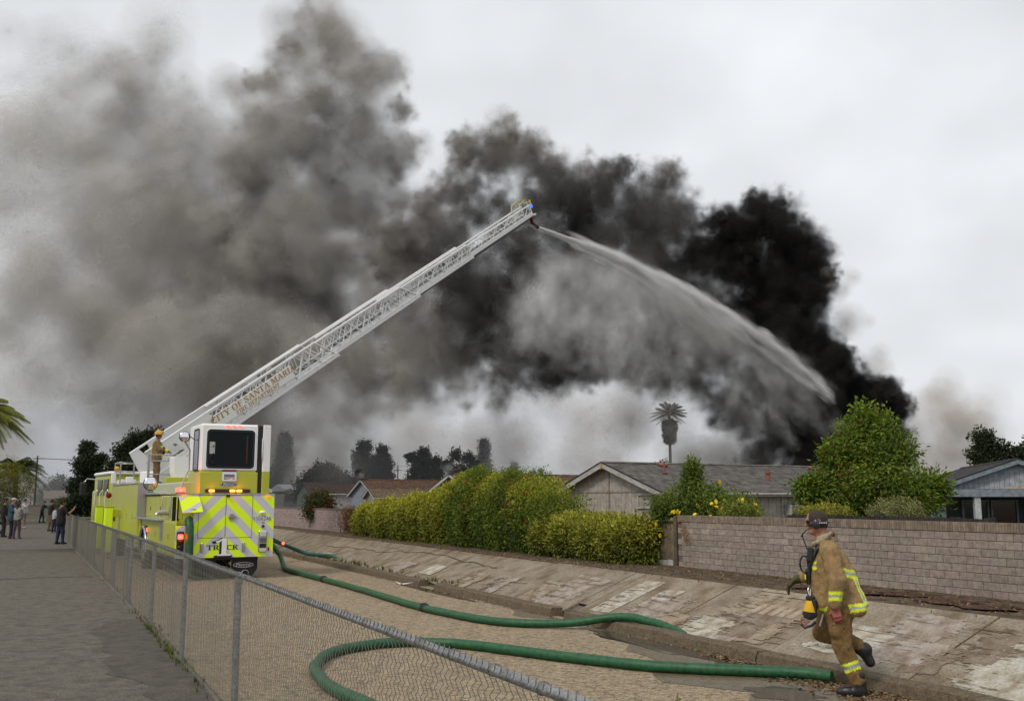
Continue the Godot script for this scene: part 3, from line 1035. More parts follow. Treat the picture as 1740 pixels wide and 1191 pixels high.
func make_hedges() -> void:
	var r := RandomNumberGenerator.new()
	r.seed = 40
	var sprays := [leaf_spray(16, 0.085, 0.16, 1, 0.3), leaf_spray(16, 0.07, 0.15, 2, 0.1)]
	# height of the growth along the wall: [t, top, how far it bulges out]
	var low := [[35.8, 1.22, 0.3], [35.60, 1.50, 0.5], [32.98, 1.73, 0.6], [30.36, 1.87, 0.62], [28.27, 2.06, 0.62], [26.80, 2.34, 0.55], [26.17, 2.22, 0.45]]
	var mid := [[27.22, 2.27, 0.5], [26.38, 2.49, 0.6], [25.34, 2.57, 0.7], [24.40, 2.45, 0.7], [23.66, 2.38, 0.7], [23.03, 2.47, 0.7], [22.30, 2.36, 0.7], [21.67, 2.13, 0.6], [21.15, 1.78, 0.55], [20.63, 1.54, 0.45]]
	var clip := [[21.25, 1.57, 0.62], [20.10, 1.59, 0.62], [19.16, 1.58, 0.6], [18.43, 1.55, 0.58], [17.80, 1.54, 0.56], [17.22, 1.53, 0.5], [17.07, 1.48, 0.4]]
	var specs := [
		["hedge", "long yellow-tipped hedge spilling over the pink wall, sloping up from the bare vine", low, 0, 5200, Color(0.44, 0.42, 0.04), Color(0.10, 0.13, 0.02)],
		["flowering_shrub", "tall mounded green shrub with red trumpet flowers, highest growth on the wall", mid, 1, 4300, Color(0.42, 0.42, 0.04), Color(0.075, 0.13, 0.018)],
		["hedge", "flat-topped clipped ivy hedge between the flowering shrub and the garden gate", clip, 0, 4200, Color(0.42, 0.40, 0.05), Color(0.11, 0.135, 0.022)],
	]
	for q in specs:
		var at := ch(wall_s(q[2][0][0]), q[2][0][0], 0.55)
		var root := thing(q[0], q[1], "hedge" if q[0] == "hedge" else "shrub")
		var pl := []
		var ti := []
		var prof: Array = q[2]
		var t_hi: float = prof[0][0]
		var t_lo: float = prof[-1][0]
		for i in q[4]:
			var t := r.randf_range(t_lo, t_hi)
			var k := 0
			while k < prof.size() - 2 and t < prof[k + 1][0]: k += 1
			var f := clampf((prof[k][0] - t) / (prof[k][0] - prof[k + 1][0]), 0, 1)
			var lump := 0.5 + 0.5 * sin(t * 4.3 + q[4]) * sin(t * 1.7)
			var top: float = lerpf(prof[k][1], prof[k + 1][1], f) - (0.1 if prof == mid else 0.14 if prof == low else 0.24) + (0.24 * lump - 0.05 if prof != clip else 0.02)
			var out: float = lerpf(prof[k][2], prof[k + 1][2], f) + 0.3 * (lump - 0.5)
			# over the wall and down its face: choose a height, then how deep
			var h := r.randf()
			var y := lerpf(0.62 + (0.06 * sin(t * 6.0)), top, 1.0 - pow(1.0 - h, 1.35))
			var rel := (y - 0.55) / (top - 0.55)
			var width := out * (0.72 + 0.36 * sin(PI * clampf(rel, 0.05, 0.95))) * (1.0 if rel < 0.85 else lerpf(1.0, 0.45, (rel - 0.85) / 0.15))
			var d := width * (1.0 - absf(r.randfn()) * 0.22)
			if y > 1.5 and r.randf() < 0.45: d = r.randf_range(-0.7, width)
			var yy := y + (r.randf() * 0.05 if r.randf() < 0.2 else 0.0)
			var p := ch(wall_s(t) - d, t, yy)
			pl.append(Transform3D(spin(r).scaled(Vector3.ONE * r.randf_range(0.7, 1.25)), p))
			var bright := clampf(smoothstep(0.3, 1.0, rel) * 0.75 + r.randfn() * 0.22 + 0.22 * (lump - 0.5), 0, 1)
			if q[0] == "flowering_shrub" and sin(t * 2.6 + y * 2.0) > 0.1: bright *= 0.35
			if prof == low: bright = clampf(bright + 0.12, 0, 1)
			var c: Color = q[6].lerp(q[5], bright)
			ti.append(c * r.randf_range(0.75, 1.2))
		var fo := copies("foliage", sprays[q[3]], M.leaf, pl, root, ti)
		stuff(fo)
		var st := MB.new()
		for i in 7:
			var t := lerpf(t_lo + 0.3, t_hi - 0.3, (i + 0.5) / 7.0)
			limb(st, ch(wall_s(t) - 0.22, t, 0.5), ch(wall_s(t) - 0.2, t + r.randfn() * 0.3, 1.3), 0.03, 0.012, r)
		stuff(obj("stems", st, M.bark, root))
		if q[0] == "flowering_shrub":
			var fl := MB.new()
			fl.col = Color(0.42, 0.035, 0.02)
			for j in 6:
				var a := TAU * j / 6.0
				var e := TAU * (j + 1) / 6.0
				fl.quad(Vector3(cos(a) * 0.012, 0, sin(a) * 0.012), Vector3(cos(a) * 0.045, 0.07, sin(a) * 0.045), Vector3(cos(e) * 0.045, 0.07, sin(e) * 0.045), Vector3(cos(e) * 0.012, 0, sin(e) * 0.012))
			var fm := fl.mesh()
			for i in 40:
				var t := r.randf_range(21.2, 26.2)
				var y := r.randf_range(0.9, 2.4)
				put_mesh("flower", fm, M.leaf, root, Transform3D(Basis.from_euler(Vector3(r.randf() * 2.0, r.randf() * TAU, 0)).scaled(Vector3.ONE * r.randf_range(0.45, 0.85)), ch(wall_s(t) - 0.70 - r.randf() * 0.08, t, y)))
	# the bare rust-brown vine at the far end of the hedge
	var v := thing("dry_vine", "rust-brown withered vine clinging to the pink wall at the hedge's far end", "vine")
	var pl2 := []
	var ti2 := []
	for i in 420:
		var t := 36.9 + absf(r.randfn()) * 0.9
		pl2.append(Transform3D(spin(r), ch(wall_s(t) - 0.06 - r.randf() * 0.12, t, r.randf_range(0.65, 1.5))))
		ti2.append(Color(0.17, 0.075, 0.035) * r.randf_range(0.6, 1.3))
	stuff(copies("foliage", leaf_spray(9, 0.06, 0.16, 6, 0.5, 0.3), M.leaf, pl2, v, ti2))
	var vs := MB.new()
	for i in 9:
		var t := 36.9 + i * 0.25
		limb(vs, ch(wall_s(t) - 0.05, t, 0.55), ch(wall_s(t) - 0.06, t + r.randfn() * 0.6, 1.5), 0.014, 0.006, r, 0.15)
	stuff(obj("stems", vs, M.bark, v))
	# dry sprig hanging beside the gate
	var s := thing("dry_sprig", "orange-brown dead sprig hanging on the block wall just right of the gate", "vine")
	var sp := []
	var sc := []
	for i in 46:
		var k := r.randf()
		sp.append(Transform3D(spin(r).scaled(Vector3.ONE * 0.7), ch(wall_s(16.2) - 0.05, 16.28 - 0.22 * k + r.randfn() * 0.03, 1.42 - 0.42 * k)))
		sc.append(Color(0.32, 0.17, 0.07) * r.randf_range(0.7, 1.2))
	stuff(copies("foliage", leaf_spray(6, 0.05, 0.07, 8, 0.8, 0.4), M.leaf, sp, s, sc))
	# red-flowered bush leaning over the wall far along
	bush("flowering_bush", "dark bush with magenta-red flowers leaning over the far pink wall", "bush", ch(wall_s(43.5) + 0.35, 43.5, 0.4), Vector3(0.6, 0.75, 0.6), 1.1, 420, Color(0.045, 0.055, 0.015), Color(0.10, 0.085, 0.025), 0.1, 30, Color(0.3, 0.02, 0.035))

func bush(called: String, label: String, cat: String, at: Vector3, rad: Vector3, up: float, n: int, c0: Color, c1: Color, leaf := 0.08, blooms := 0, bloom := Color.WHITE, group := "") -> void:
	var r := RandomNumberGenerator.new()
	r.seed = hash(label)
	var root := thing(called, label, cat, Transform3D(Basis(), at), group)
	var pl := []
	var ti := []
	for i in n:
		var d := Vector3(r.randfn(), r.randfn(), r.randfn()).normalized()
		var k := pow(r.randf(), 0.4) * (1.0 + 0.16 * sin(d.x * 7.0 + d.z * 5.0) * cos(d.y * 6.0))
		var p := Vector3(0, up, 0) + d * k * rad
		if p.y < 0.03: continue
		pl.append(Transform3D(spin(r).scaled(Vector3.ONE * r.randf_range(0.7, 1.3)), p))
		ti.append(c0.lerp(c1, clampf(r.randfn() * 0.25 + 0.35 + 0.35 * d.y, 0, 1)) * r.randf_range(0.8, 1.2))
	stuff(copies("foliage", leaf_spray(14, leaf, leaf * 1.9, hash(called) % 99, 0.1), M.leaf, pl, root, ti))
	var st := MB.new()
	for i in 6:
		limb(st, Vector3(r.randfn() * 0.05, 0, r.randfn() * 0.05), Vector3(r.randfn() * rad.x * 0.4, up + rad.y * 0.3, r.randfn() * rad.z * 0.4), 0.03, 0.01, r)
	stuff(obj("stems", st, M.bark, root))
	if blooms > 0:
		var bm := MB.new()
		bm.col = bloom
		bm.ball(Vector3.ZERO, Vector3(0.055, 0.05, 0.055), 6, 4)
		var m := bm.mesh()
		for i in blooms:
			var d := Vector3(r.randfn(), r.randfn() * 0.8, r.randfn()).normalized()
			put_mesh("flower", m, M.leaf, root, Transform3D(Basis(), Vector3(0, up, 0) + d * rad * r.randf_range(0.9, 1.05)))

func make_garden_trees() -> void:
	var r := RandomNumberGenerator.new()
	r.seed = 61
	# lemon tree over the wall beside the gate
	var at := ch(12.3, 16.9, 0.42)
	var t := thing("lemon_tree", "dense lemon tree hung with ripe yellow lemons, leaning over the block wall by the gate", "tree", Transform3D(Basis().scaled(Vector3.ONE * 1.04), at))
	var tb := MB.new()
	limb(tb, Vector3(0, -0.1, 0), Vector3(0, 0.6, 0), 0.07, 0.05, r, 0.03)
	obj("trunk", tb, M.bark, t)
	var br := MB.new()
	for i in 9:
		var a := TAU * i / 9.0
		limb(br, Vector3(0, 0.5, 0), Vector3(cos(a) * 0.65, 0.8 + 0.5 * r.randf(), sin(a) * 0.65), 0.03, 0.01, r)
	stuff(obj("branches", br, M.bark, t))
	var pl := []
	var ti := []
	var lobes := [[Vector3(0, 1.0, 0), Vector3(0.72, 0.55, 0.7)], [Vector3(-0.18, 1.45, 0.05), Vector3(0.32, 0.4, 0.35)], [Vector3(-0.18, 1.85, 0.05), Vector3(0.1, 0.3, 0.1)], [Vector3(0.3, 1.3, 0), Vector3(0.3, 0.35, 0.3)], [Vector3(-0.5, 0.85, 0.1), Vector3(0.42, 0.4, 0.4)], [Vector3(0.55, 0.85, 0.1), Vector3(0.4, 0.36, 0.4)], [Vector3(-0.75, 1.2, 0.2), Vector3(0.32, 0.3, 0.3)], [Vector3(0.1, 1.15, 0.4), Vector3(0.7, 0.35, 0.35)], [Vector3(0.75, 1.15, 0.2), Vector3(0.3, 0.28, 0.3)]]
	for i in 2600:
		var lb = lobes[r.randi() % lobes.size()]
		var d := Vector3(r.randfn(), r.randfn(), r.randfn()).normalized()
		var p: Vector3 = lb[0] + d * lb[1] * pow(r.randf(), 0.35)
		pl.append(Transform3D(spin(r).scaled(Vector3.ONE * r.randf_range(0.7, 1.2)), p))
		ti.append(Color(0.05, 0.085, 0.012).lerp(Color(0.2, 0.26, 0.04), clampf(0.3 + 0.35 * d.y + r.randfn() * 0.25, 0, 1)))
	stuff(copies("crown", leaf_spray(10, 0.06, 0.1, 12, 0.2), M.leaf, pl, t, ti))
	var lm := MB.new()
	lm.tube([Vector3(0, -0.05, 0), Vector3(0, -0.04, 0), Vector3(0, -0.02, 0), Vector3(0, 0.016, 0), Vector3(0, 0.037, 0), Vector3(0, 0.047, 0)], [0.003, 0.015, 0.031, 0.033, 0.018, 0.005], 8)
	var lemon := lm.mesh()
	var ly := plain(0.78, 0.55, 0.02, 0.45)
	for i in 60:
		var lb = lobes[[0, 0, 1, 3, 4, 5, 6, 7, 8][r.randi() % 9]]
		var d := Vector3(r.randfn() * 0.9, r.randfn() * 0.7, absf(r.randfn()) + 0.5).normalized()
		put_mesh("lemon", lemon, ly, t, Transform3D(Basis.from_euler(Vector3(r.randfn() * 0.4, 0, r.randfn() * 0.4)), lb[0] + d * lb[1] * 1.26))
	# the broad tree in front of the fire
	broad_tree("garden_tree", "large round-crowned leafy green tree behind the block wall in front of the black smoke", Vector3(9.3, 0.3, -26.0), 1)
	bush("shrub", "small rounded dark green shrub above the clipped hedge in front of the grey gable", "shrub", Vector3(4.05, 0.4, -22.0), Vector3(0.36, 0.3, 0.36), 1.07, 260, Color(0.05, 0.085, 0.02), Color(0.1, 0.16, 0.03), 0.055)
	bush("shrub", "yellow-green shrub at the lemon tree's right edge, behind the block wall", "shrub", Vector3(4.35, 0.4, -19.2), Vector3(0.42, 0.3, 0.4), 1.12, 300, Color(0.10, 0.12, 0.02), Color(0.24, 0.27, 0.04), 0.05)
	bush("shrub", "golden-leaved shrub behind the wall just above the firefighter's head", "shrub", Vector3(6.3, 0.4, -20.5), Vector3(0.62, 0.26, 0.4), 1.1, 380, Color(0.16, 0.15, 0.02), Color(0.38, 0.36, 0.05), 0.05)
	bush("shrub", "pale variegated shrub under the right side of the large round tree", "shrub", Vector3(8.15, 0.4, -21.3), Vector3(0.6, 0.36, 0.4), 1.1, 420, Color(0.13, 0.13, 0.05), Color(0.33, 0.33, 0.15), 0.045)

func broad_tree(called: String, label: String, at: Vector3, seed_: int) -> void:
	var r := RandomNumberGenerator.new()
	r.seed = seed_ * 97
	var t := thing(called, label, "tree", Transform3D(Basis().scaled(Vector3(0.94, 1.0, 0.94)), at))
	var tb := MB.new()
	limb(tb, Vector3(0, -0.2, 0), Vector3(0.05, 1.0, 0), 0.16, 0.12, r, 0.02)
	obj("trunk", tb, M.bark, t)
	# limbs reach out to lobes of leaves
	var lobes := [[Vector3(-0.1, 3.5, 0), Vector3(0.3, 0.55, 0.3)], [Vector3(0.38, 3.3, 0.1), Vector3(0.32, 0.5, 0.35)], [Vector3(-0.55, 3.05, 0), Vector3(0.36, 0.5, 0.4)], [Vector3(0.85, 2.75, 0), Vector3(0.4, 0.45, 0.45)], [Vector3(-1.0, 2.65, 0.1), Vector3(0.34, 0.34, 0.4)], [Vector3(0, 2.7, 0.5), Vector3(0.8, 0.7, 0.6)], [Vector3(0, 2.7, -0.5), Vector3(0.8, 0.7, 0.6)],
		[Vector3(-1.1, 2.0, 0.1), Vector3(0.58, 0.5, 0.6)], [Vector3(1.1, 1.85, 0.1), Vector3(0.6, 0.45, 0.6)], [Vector3(-0.4, 2.0, 0.8), Vector3(0.85, 0.65, 0.6)], [Vector3(0.5, 1.9, 0.8), Vector3(0.85, 0.6, 0.6)], [Vector3(-0.1, 1.9, -0.9), Vector3(1.2, 0.7, 0.6)], [Vector3(-1.55, 1.65, 0), Vector3(0.5, 0.35, 0.5)], [Vector3(1.6, 1.62, 0), Vector3(0.45, 0.32, 0.5)], [Vector3(-1.05, 1.35, 0.3), Vector3(0.65, 0.38, 0.6)], [Vector3(1.1, 1.35, 0.3), Vector3(0.65, 0.36, 0.6)], [Vector3(0, 1.3, 0.6), Vector3(0.95, 0.42, 0.7)], [Vector3(0.1, 1.3, -0.6), Vector3(0.9, 0.4, 0.6)], [Vector3(1.75, 1.9, 0.1), Vector3(0.22, 0.2, 0.2)], [Vector3(-1.75, 1.85, 0.1), Vector3(0.22, 0.18, 0.2)]]
	var br := MB.new()
	for lb in lobes:
		limb(br, Vector3(0.03, 0.75, 0), lb[0], 0.06, 0.014, r, 0.06)
	stuff(obj("limbs", br, M.bark, t))
	var pl := []
	var ti := []
	for i in 3300:
		var k := r.randi() % lobes.size()
		var lb = lobes[k]
		var d := Vector3(r.randfn(), r.randfn(), r.randfn()).normalized()
		var p: Vector3 = lb[0] + d * lb[1] * pow(r.randf(), 0.42) * (0.92 + 0.22 * sin(d.x * 6.0 + k) * cos(d.y * 5.0 + k * 2.0) + (0.25 * r.randf() if r.randf() < 0.12 else 0.0))
		pl.append(Transform3D(spin(r).scaled(Vector3.ONE * r.randf_range(0.7, 1.25)), p))
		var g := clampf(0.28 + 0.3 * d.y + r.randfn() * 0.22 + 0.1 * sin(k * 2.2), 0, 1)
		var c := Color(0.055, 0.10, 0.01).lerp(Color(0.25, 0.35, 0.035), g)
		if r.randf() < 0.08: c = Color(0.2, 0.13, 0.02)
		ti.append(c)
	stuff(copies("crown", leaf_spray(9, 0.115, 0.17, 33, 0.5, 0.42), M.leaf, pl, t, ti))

# far trees: [lobes of the crown as (x, y, rx, ry)] in metres about the foot
func far_tree(called: String, label: String, at: Vector3, lobes: Array, c0: Color, c1: Color, trunk: Array, n: int, size: float, fill := 0.5, needle := false, group := "") -> void:
	var r := RandomNumberGenerator.new()
	r.seed = hash(label)
	var t := thing(called, label, "tree", Transform3D(Basis(), at), group)
	var tb := MB.new()
	limb(tb, Vector3(0, -0.5, 0), Vector3(trunk[1], trunk[0], 0), trunk[2], trunk[2] * 0.45, r, 0.02)
	obj("trunk", tb, M.bark, t)
	var area := 0.0
	for lb in lobes: area += lb[2] * lb[3]
	var pl := []
	var ti := []
	for lb in lobes:
		if lb[1] > trunk[0] * 0.55 and absf(lb[0]) > 0.8:
			limb(tb, Vector3(trunk[1] * 0.6, trunk[0] * 0.6, 0), Vector3(lb[0], lb[1], 0), trunk[2] * 0.4, 0.05, r)
		for i in int(n * lb[2] * lb[3] / area):
			var d := Vector3(r.randfn(), r.randfn(), r.randfn()).normalized()
			var k := pow(r.randf(), fill) * (0.92 + 0.28 * sin(d.x * 5.0 + lb[0] * 3.0) * cos(d.y * 4.0 + d.z * 3.0))
			var p: Vector3 = Vector3(lb[0], lb[1], 0) + Vector3(d.x * lb[2], d.y * lb[3], d.z * lb[2]) * k
			if lb.size() > 4:          # conifer tier: narrower towards its top
				var hh := r.randf()
				var w: float = lb[2] * (1.0 - hh) * (0.75 + 0.35 * absf(sin(hh * 17.0 + d.x * 3.0)))
				p = Vector3(lb[0] + d.x * w, lb[1] - lb[3] + 2.0 * lb[3] * hh, d.z * w)
			pl.append(Transform3D(spin(r).scaled(Vector3.ONE * r.randf_range(0.6, 1.3)), p))
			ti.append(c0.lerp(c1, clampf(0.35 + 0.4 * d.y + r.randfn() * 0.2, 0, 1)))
	stuff(copies("crown", leaf_spray(16, size, size * 1.5, hash(called) % 77, 0.2, 0.22 if needle else 0.5), M.far_leaf, pl, t, ti))

func palm(called: String, label: String, at: Vector3, h: float, fronds: int, length: float, lean: Vector3, c0: Color, skirt := 0.0, fan := false, group := "") -> void:
	var r := RandomNumberGenerator.new()
	r.seed = hash(label)
	var t := thing(called, label, "palm tree", Transform3D(Basis(), at), group)
	var tb := MB.new()
	var top := Vector3(lean.x, h, lean.z)
	tb.tube([Vector3(0, -0.5, 0), top * 0.3, top * 0.7 , top], [0.26, 0.2, 0.18, 0.2], 9)
	obj("trunk", tb, M.bark, t)
	for i in fronds:
		var b := MB.new()
		var az := i * 2.399 + r.randfn() * 0.15
		var el := lerpf(1.25, -0.35, float(i) / fronds) + r.randfn() * 0.08
		var out := Vector3(cos(az), 0, sin(az))
		var side := out.cross(Vector3.UP)
		var pts := []
		var L := length * r.randf_range(0.85, 1.1)
		for k in 8:
			var s := k / 7.0
			pts.append(top + out * (cos(el) * s * L + 0.1 * s * L) + Vector3.UP * (sin(el) * s * L - (0.34 if fan else 0.62) * L * s * s))
		b.col = c0 * 0.8
		b.tube(pts, [0.035, 0.03, 0.026, 0.022, 0.018, 0.014, 0.01, 0.006], 4, false)
		for k in 34:
			var s := 0.14 + 0.86 * k / 34.0
			var j := mini(int(s * 7.0), 6)
			var p: Vector3 = pts[j].lerp(pts[j + 1], s * 7.0 - j)
			var d: Vector3 = (pts[j + 1] - pts[j]).normalized()
			var ll := L * 0.27 * sin(PI * clampf(s * 0.86 + 0.1, 0, 1)) * r.randf_range(0.85, 1.1)
			b.col = c0 * r.randf_range(0.65, 1.35)
			for sg in [-1.0, 1.0]:
				var tip: Vector3 = p + (side * sg * 0.75 + d * 0.6).normalized() * ll + Vector3.DOWN * ll * 0.55
				b.tri(p - d * 0.02, p + d * 0.03, tip)
				b.tri(p - d * 0.02, tip, p + d * 0.03)
		obj("frond", b, M.leaf, t)
	if skirt > 0.0:                                             # the thatch of dead fronds below the crown
		var pl := []
		var ti := []
		for i in 700:
			var y := r.randf()
			var a := r.randf() * TAU
			var w := 0.8 * (1.0 - 0.45 * y) * sqrt(r.randf())
			pl.append(Transform3D(spin(r), top + Vector3(cos(a) * w, -y * skirt - 1.0, sin(a) * w)))
			ti.append(Color(0.05, 0.042, 0.03) * r.randf_range(0.6, 1.2))
		stuff(copies("dead_fronds", leaf_spray(8, 0.42, 0.25, 4, 2.2, 0.22), M.far_leaf, pl, t, ti))

func make_far_trees() -> void:
	var dk := Color(0.022, 0.03, 0.018)
	var md := Color(0.055, 0.075, 0.035)
	var r := RandomNumberGenerator.new()
	r.seed = 3
	# behind the truck on the left: cypress-like, ragged
	far_tree("cypress_tree", "dark ragged cypress at the left of the dense clump behind the truck's front", Vector3(-46.5, 0, -110), [[-0.2, 5.5, 1.6, 1.6], [-0.4, 7.3, 0.9, 0.8], [0.9, 4.2, 1.3, 1.4], [-1.0, 3.2, 1.3, 1.2], [0.5, 2.0, 1.9, 1.6], [-0.6, 1.2, 1.6, 1.2], [1.2, 6.2, 0.6, 0.5]], dk, md, [7.0, -0.2, 0.25], 1500, 0.3, 0.5)
	far_tree("cypress_tree", "broad dark windblown cypress rising behind the firefighter on the turntable", Vector3(-39.5, 0, -105), [[-2.2, 5.2, 1.0, 0.8], [-1.3, 6.8, 1.1, 0.9], [0.3, 8.0, 1.5, 1.0], [2.0, 8.2, 1.3, 1.0], [-0.6, 5.0, 1.6, 1.4], [1.3, 5.8, 1.8, 1.6], [2.9, 6.6, 1.1, 1.4], [0.3, 3.0, 2.2, 1.8], [2.4, 3.4, 1.6, 1.8], [-1.8, 3.2, 1.2, 1.2], [0.6, 1.2, 2.8, 1.4]], dk, md, [7.5, 0.4, 0.35], 2600, 0.3, 0.5)
	far_tree("cypress_tree", "low dark cypress filling in behind the truck cab", Vector3(-44, 0, -118), [[0, 3.4, 2.0, 2.2], [1.8, 2.6, 1.6, 2.0], [-2.0, 2.0, 1.5, 1.6]], dk, md, [3.5, 0, 0.25], 900, 0.3, 0.5)
	bush("bush", "mid green bush at the foot of the dark cypresses left of the truck", "bush", Vector3(-52.5, -0.2, -118), Vector3(1.7, 1.1, 1.2), 1.0, 300, Color(0.05, 0.075, 0.025), Color(0.12, 0.15, 0.05), 0.25)
	# distant row seen over the houses, left to right
	far_tree("conifer_tree", "tall hazy pointed conifer just right of the truck's tiller cab", Vector3(-41.2, 0, -180), [[0, 6.2, 3.4, 7.0, 1], [-3.0, 3.0, 2.4, 4.0, 1], [0.4, 9.5, 1.6, 3.4, 1]], dk, md, [10, 0, 0.4], 1600, 0.5, 0.5, true)
	far_tree("round_tree", "broad hazy round-topped tree beyond the green gabled house", Vector3(-28.0, 0, -150), [[0.2, 5.4, 2.2, 1.6], [-2.0, 4.0, 2.0, 1.7], [2.0, 4.2, 1.8, 1.8], [-3.0, 2.4, 1.2, 1.2], [0, 2.6, 2.8, 1.8], [3.0, 2.6, 1.0, 1.2]], dk, md, [4, 0, 0.4], 1900, 0.38, 0.45)
	far_tree("tall_pine", "tall hazy pine with two uneven tops above the blue gabled house", Vector3(-21.0, 0, -150), [[-1.6, 7.4, 1.3, 2.0], [-1.2, 9.4, 0.9, 1.0], [1.4, 7.0, 1.6, 1.9], [1.5, 8.9, 0.8, 0.9], [0.2, 5.4, 2.2, 1.7], [2.4, 4.4, 1.3, 1.4], [-2.6, 4.4, 1.2, 0.9], [0.6, 3.0, 2.8, 1.6], [3.0, 2.4, 1.0, 1.0]], dk, md, [8.5, 0, 0.4], 2200, 0.36, 0.5)
	far_tree("far_bush", "pale hazy olive bush under the tall two-topped pine", Vector3(-17.8, 0, -146), [[0, 3.0, 2.6, 1.3], [1.5, 2.4, 1.6, 1.0]], Color(0.05, 0.06, 0.04), Color(0.09, 0.1, 0.06), [2.5, 0, 0.2], 600, 0.34)
	far_tree("eucalyptus_tree", "upright hazy eucalyptus with thin side sprays left of the larger dish", Vector3(-12.6, 0, -140), [[0, 6.4, 1.4, 1.8], [0.2, 8.0, 0.8, 0.8], [-0.6, 4.6, 1.6, 1.8], [0.8, 4.4, 1.4, 1.8], [-1.6, 7.6, 0.6, 0.5], [1.8, 6.8, 0.8, 0.7], [2.2, 5.4, 0.6, 0.9], [0, 2.6, 2.2, 1.6]], dk, md, [8, 0, 0.25], 1500, 0.34, 0.6)
	far_tree("eucalyptus_tree", "sparse hazy eucalyptus with open branches behind the larger dish", Vector3(-7.0, 0, -140), [[-0.9, 7.9, 0.9, 0.7], [0.9, 7.5, 1.0, 0.7], [1.7, 6.4, 0.8, 0.7], [-1.9, 6.4, 0.7, 0.5], [0, 5.6, 1.6, 1.0], [-1.2, 4.4, 1.4, 1.0], [1.2, 4.2, 1.4, 1.2], [0, 2.6, 1.8, 1.3]], dk, md, [7.5, 0, 0.22], 800, 0.32, 0.7)
	far_tree("conifer_tree", "neat hazy pointed conifer between the sparse eucalyptus and the small tiered pine", Vector3(-4.2, 0, -150), [[0, 5.0, 2.1, 5.4, 1]], dk, md, [9.5, 0, 0.3], 1000, 0.4, 0.5, true)
	far_tree("tiered_pine", "small hazy star-topped pine with level tiers of branches", Vector3(0.3, 0, -160), [[0, 7.0, 0.3, 0.7, 1], [0, 5.9, 1.0, 0.2], [0, 5.1, 1.4, 0.22], [0, 4.2, 1.7, 0.25], [0, 3.2, 2.0, 0.3], [0, 2.2, 2.2, 0.3]], dk, md, [7.4, 0, 0.2], 620, 0.32, 0.6, true)
	far_tree("round_tree", "low hazy rounded tree right of the small tiered pine", Vector3(4.0, 0, -160), [[0, 4.6, 1.5, 1.2], [-1.2, 3.8, 1.2, 1.0], [1.6, 3.8, 1.2, 1.0], [0, 2.6, 2.4, 1.2]], dk, md, [4, 0, 0.3], 800, 0.34, 0.5)
	far_tree("round_tree", "clump of hazy foliage at the foot of the tall lone palm", Vector3(19.4, -0.6, -127), [[-0.2, 5.8, 1.1, 1.2], [0.8, 4.8, 1.2, 1.4], [-1.2, 4.8, 1.1, 1.4], [0, 3.4, 2.1, 1.8]], dk, md, [4, 0, 0.2], 620, 0.34, 0.5)
	far_tree("conifer_tree", "tiny hazy conifer tip showing over the grey roof's ridge", Vector3(23.9, 0, -110), [[0, 2.6, 0.9, 2.9, 1], [1.8, 2.3, 0.7, 2.4, 1]], dk, md, [5, 0, 0.15], 320, 0.28, 0.5, true)
	far_tree("dark_pine", "bluish smoke-veiled pine right of the big round tree", Vector3(38.2, 0, -80), [[-0.2, 6.6, 0.9, 1.0], [0.8, 5.6, 0.9, 0.9], [-0.9, 5.2, 0.9, 1.0], [2.2, 5.2, 1.2, 0.7], [0.5, 3.5, 1.8, 1.8]], dk, md, [6, 0, 0.25], 800, 0.24, 0.5)
	far_tree("dark_pine", "dark pine top at the photo's right edge behind the blue house", Vector3(40.5, 0, -78), [[0.6, 6.3, 0.7, 0.8], [-0.2, 5.4, 0.9, 0.7], [0.9, 4.4, 1.1, 1.6]], dk, md, [6, 0.3, 0.25], 500, 0.24, 0.5)
	# far left end of the channel
	for q in [[-80, -200, 4.2, 3.4, "wide dark tree at the far left end of the channel beside the utility pole"], [-72.5, -205, 3.0, 3.8, "round dark tree right of the utility pole at the channel's far end"], [-67.0, -195, 2.4, 3.6, "small round tree halfway between the utility pole and the cypresses"], [-63.5, -200, 2.0, 3.4, "small dark tree nearest the cypresses at the channel's far end"], [-85.5, -190, 4.5, 5.5, "tall hazy blue-grey tree behind the palms at the far left"]]:
		far_tree("far_tree", q[4], Vector3(q[0], -0.3, q[1]), [[0, q[3] * 0.75, q[2] * 0.7, q[3] * 0.45], [-q[2] * 0.5, q[3] * 0.45, q[2] * 0.6, q[3] * 0.4], [q[2] * 0.5, q[3] * 0.45, q[2] * 0.6, q[3] * 0.4]], dk, md, [q[3] * 0.6, 0, 0.25], 520, 0.42, 0.5)
	# palms
	palm("fan_palm", "tall lone palm with a shaggy skirt of dead fronds, hazy beyond the grey roof", Vector3(19.86, -0.7, -125), 13.2, 44, 2.3, Vector3(-0.05, 0, 0), Color(0.05, 0.056, 0.04), 2.6, true)
	palm("feather_palm", "nearest feathery palm drooping into the frame at the upper left edge", Vector3(-18.35, 0, -34), 4.75, 54, 1.5, Vector3(0.1, 0, 0), Color(0.22, 0.24, 0.04))
	palm("feather_palm", "lower feathery palm behind the yellow bush at the left edge", Vector3(-40.6, 0, -82), 4.3, 40, 2.5, Vector3(0, 0, 0), Color(0.075, 0.095, 0.025))
	bush("bush", "large yellow-green bush at the left edge beside the path", "bush", Vector3(-38.9, 0, -76), Vector3(2.9, 2.1, 1.6), 2.9, 1300, Color(0.07, 0.08, 0.015), Color(0.26, 0.25, 0.03), 0.1)
	bush("bush", "low dark olive hedge under the yellow bush at the left edge", "bush", Vector3(-38.9, 0, -74.5), Vector3(2.6, 1.2, 1.4), 1.0, 700, Color(0.04, 0.05, 0.012), Color(0.12, 0.13, 0.02), 0.08)
	var y := thing("yucca", "spiky yucca tips poking above the blue house's roof slope", "yucca", Transform3D(Basis(), Vector3(22.0, 0, -47)))
	var yb := MB.new()
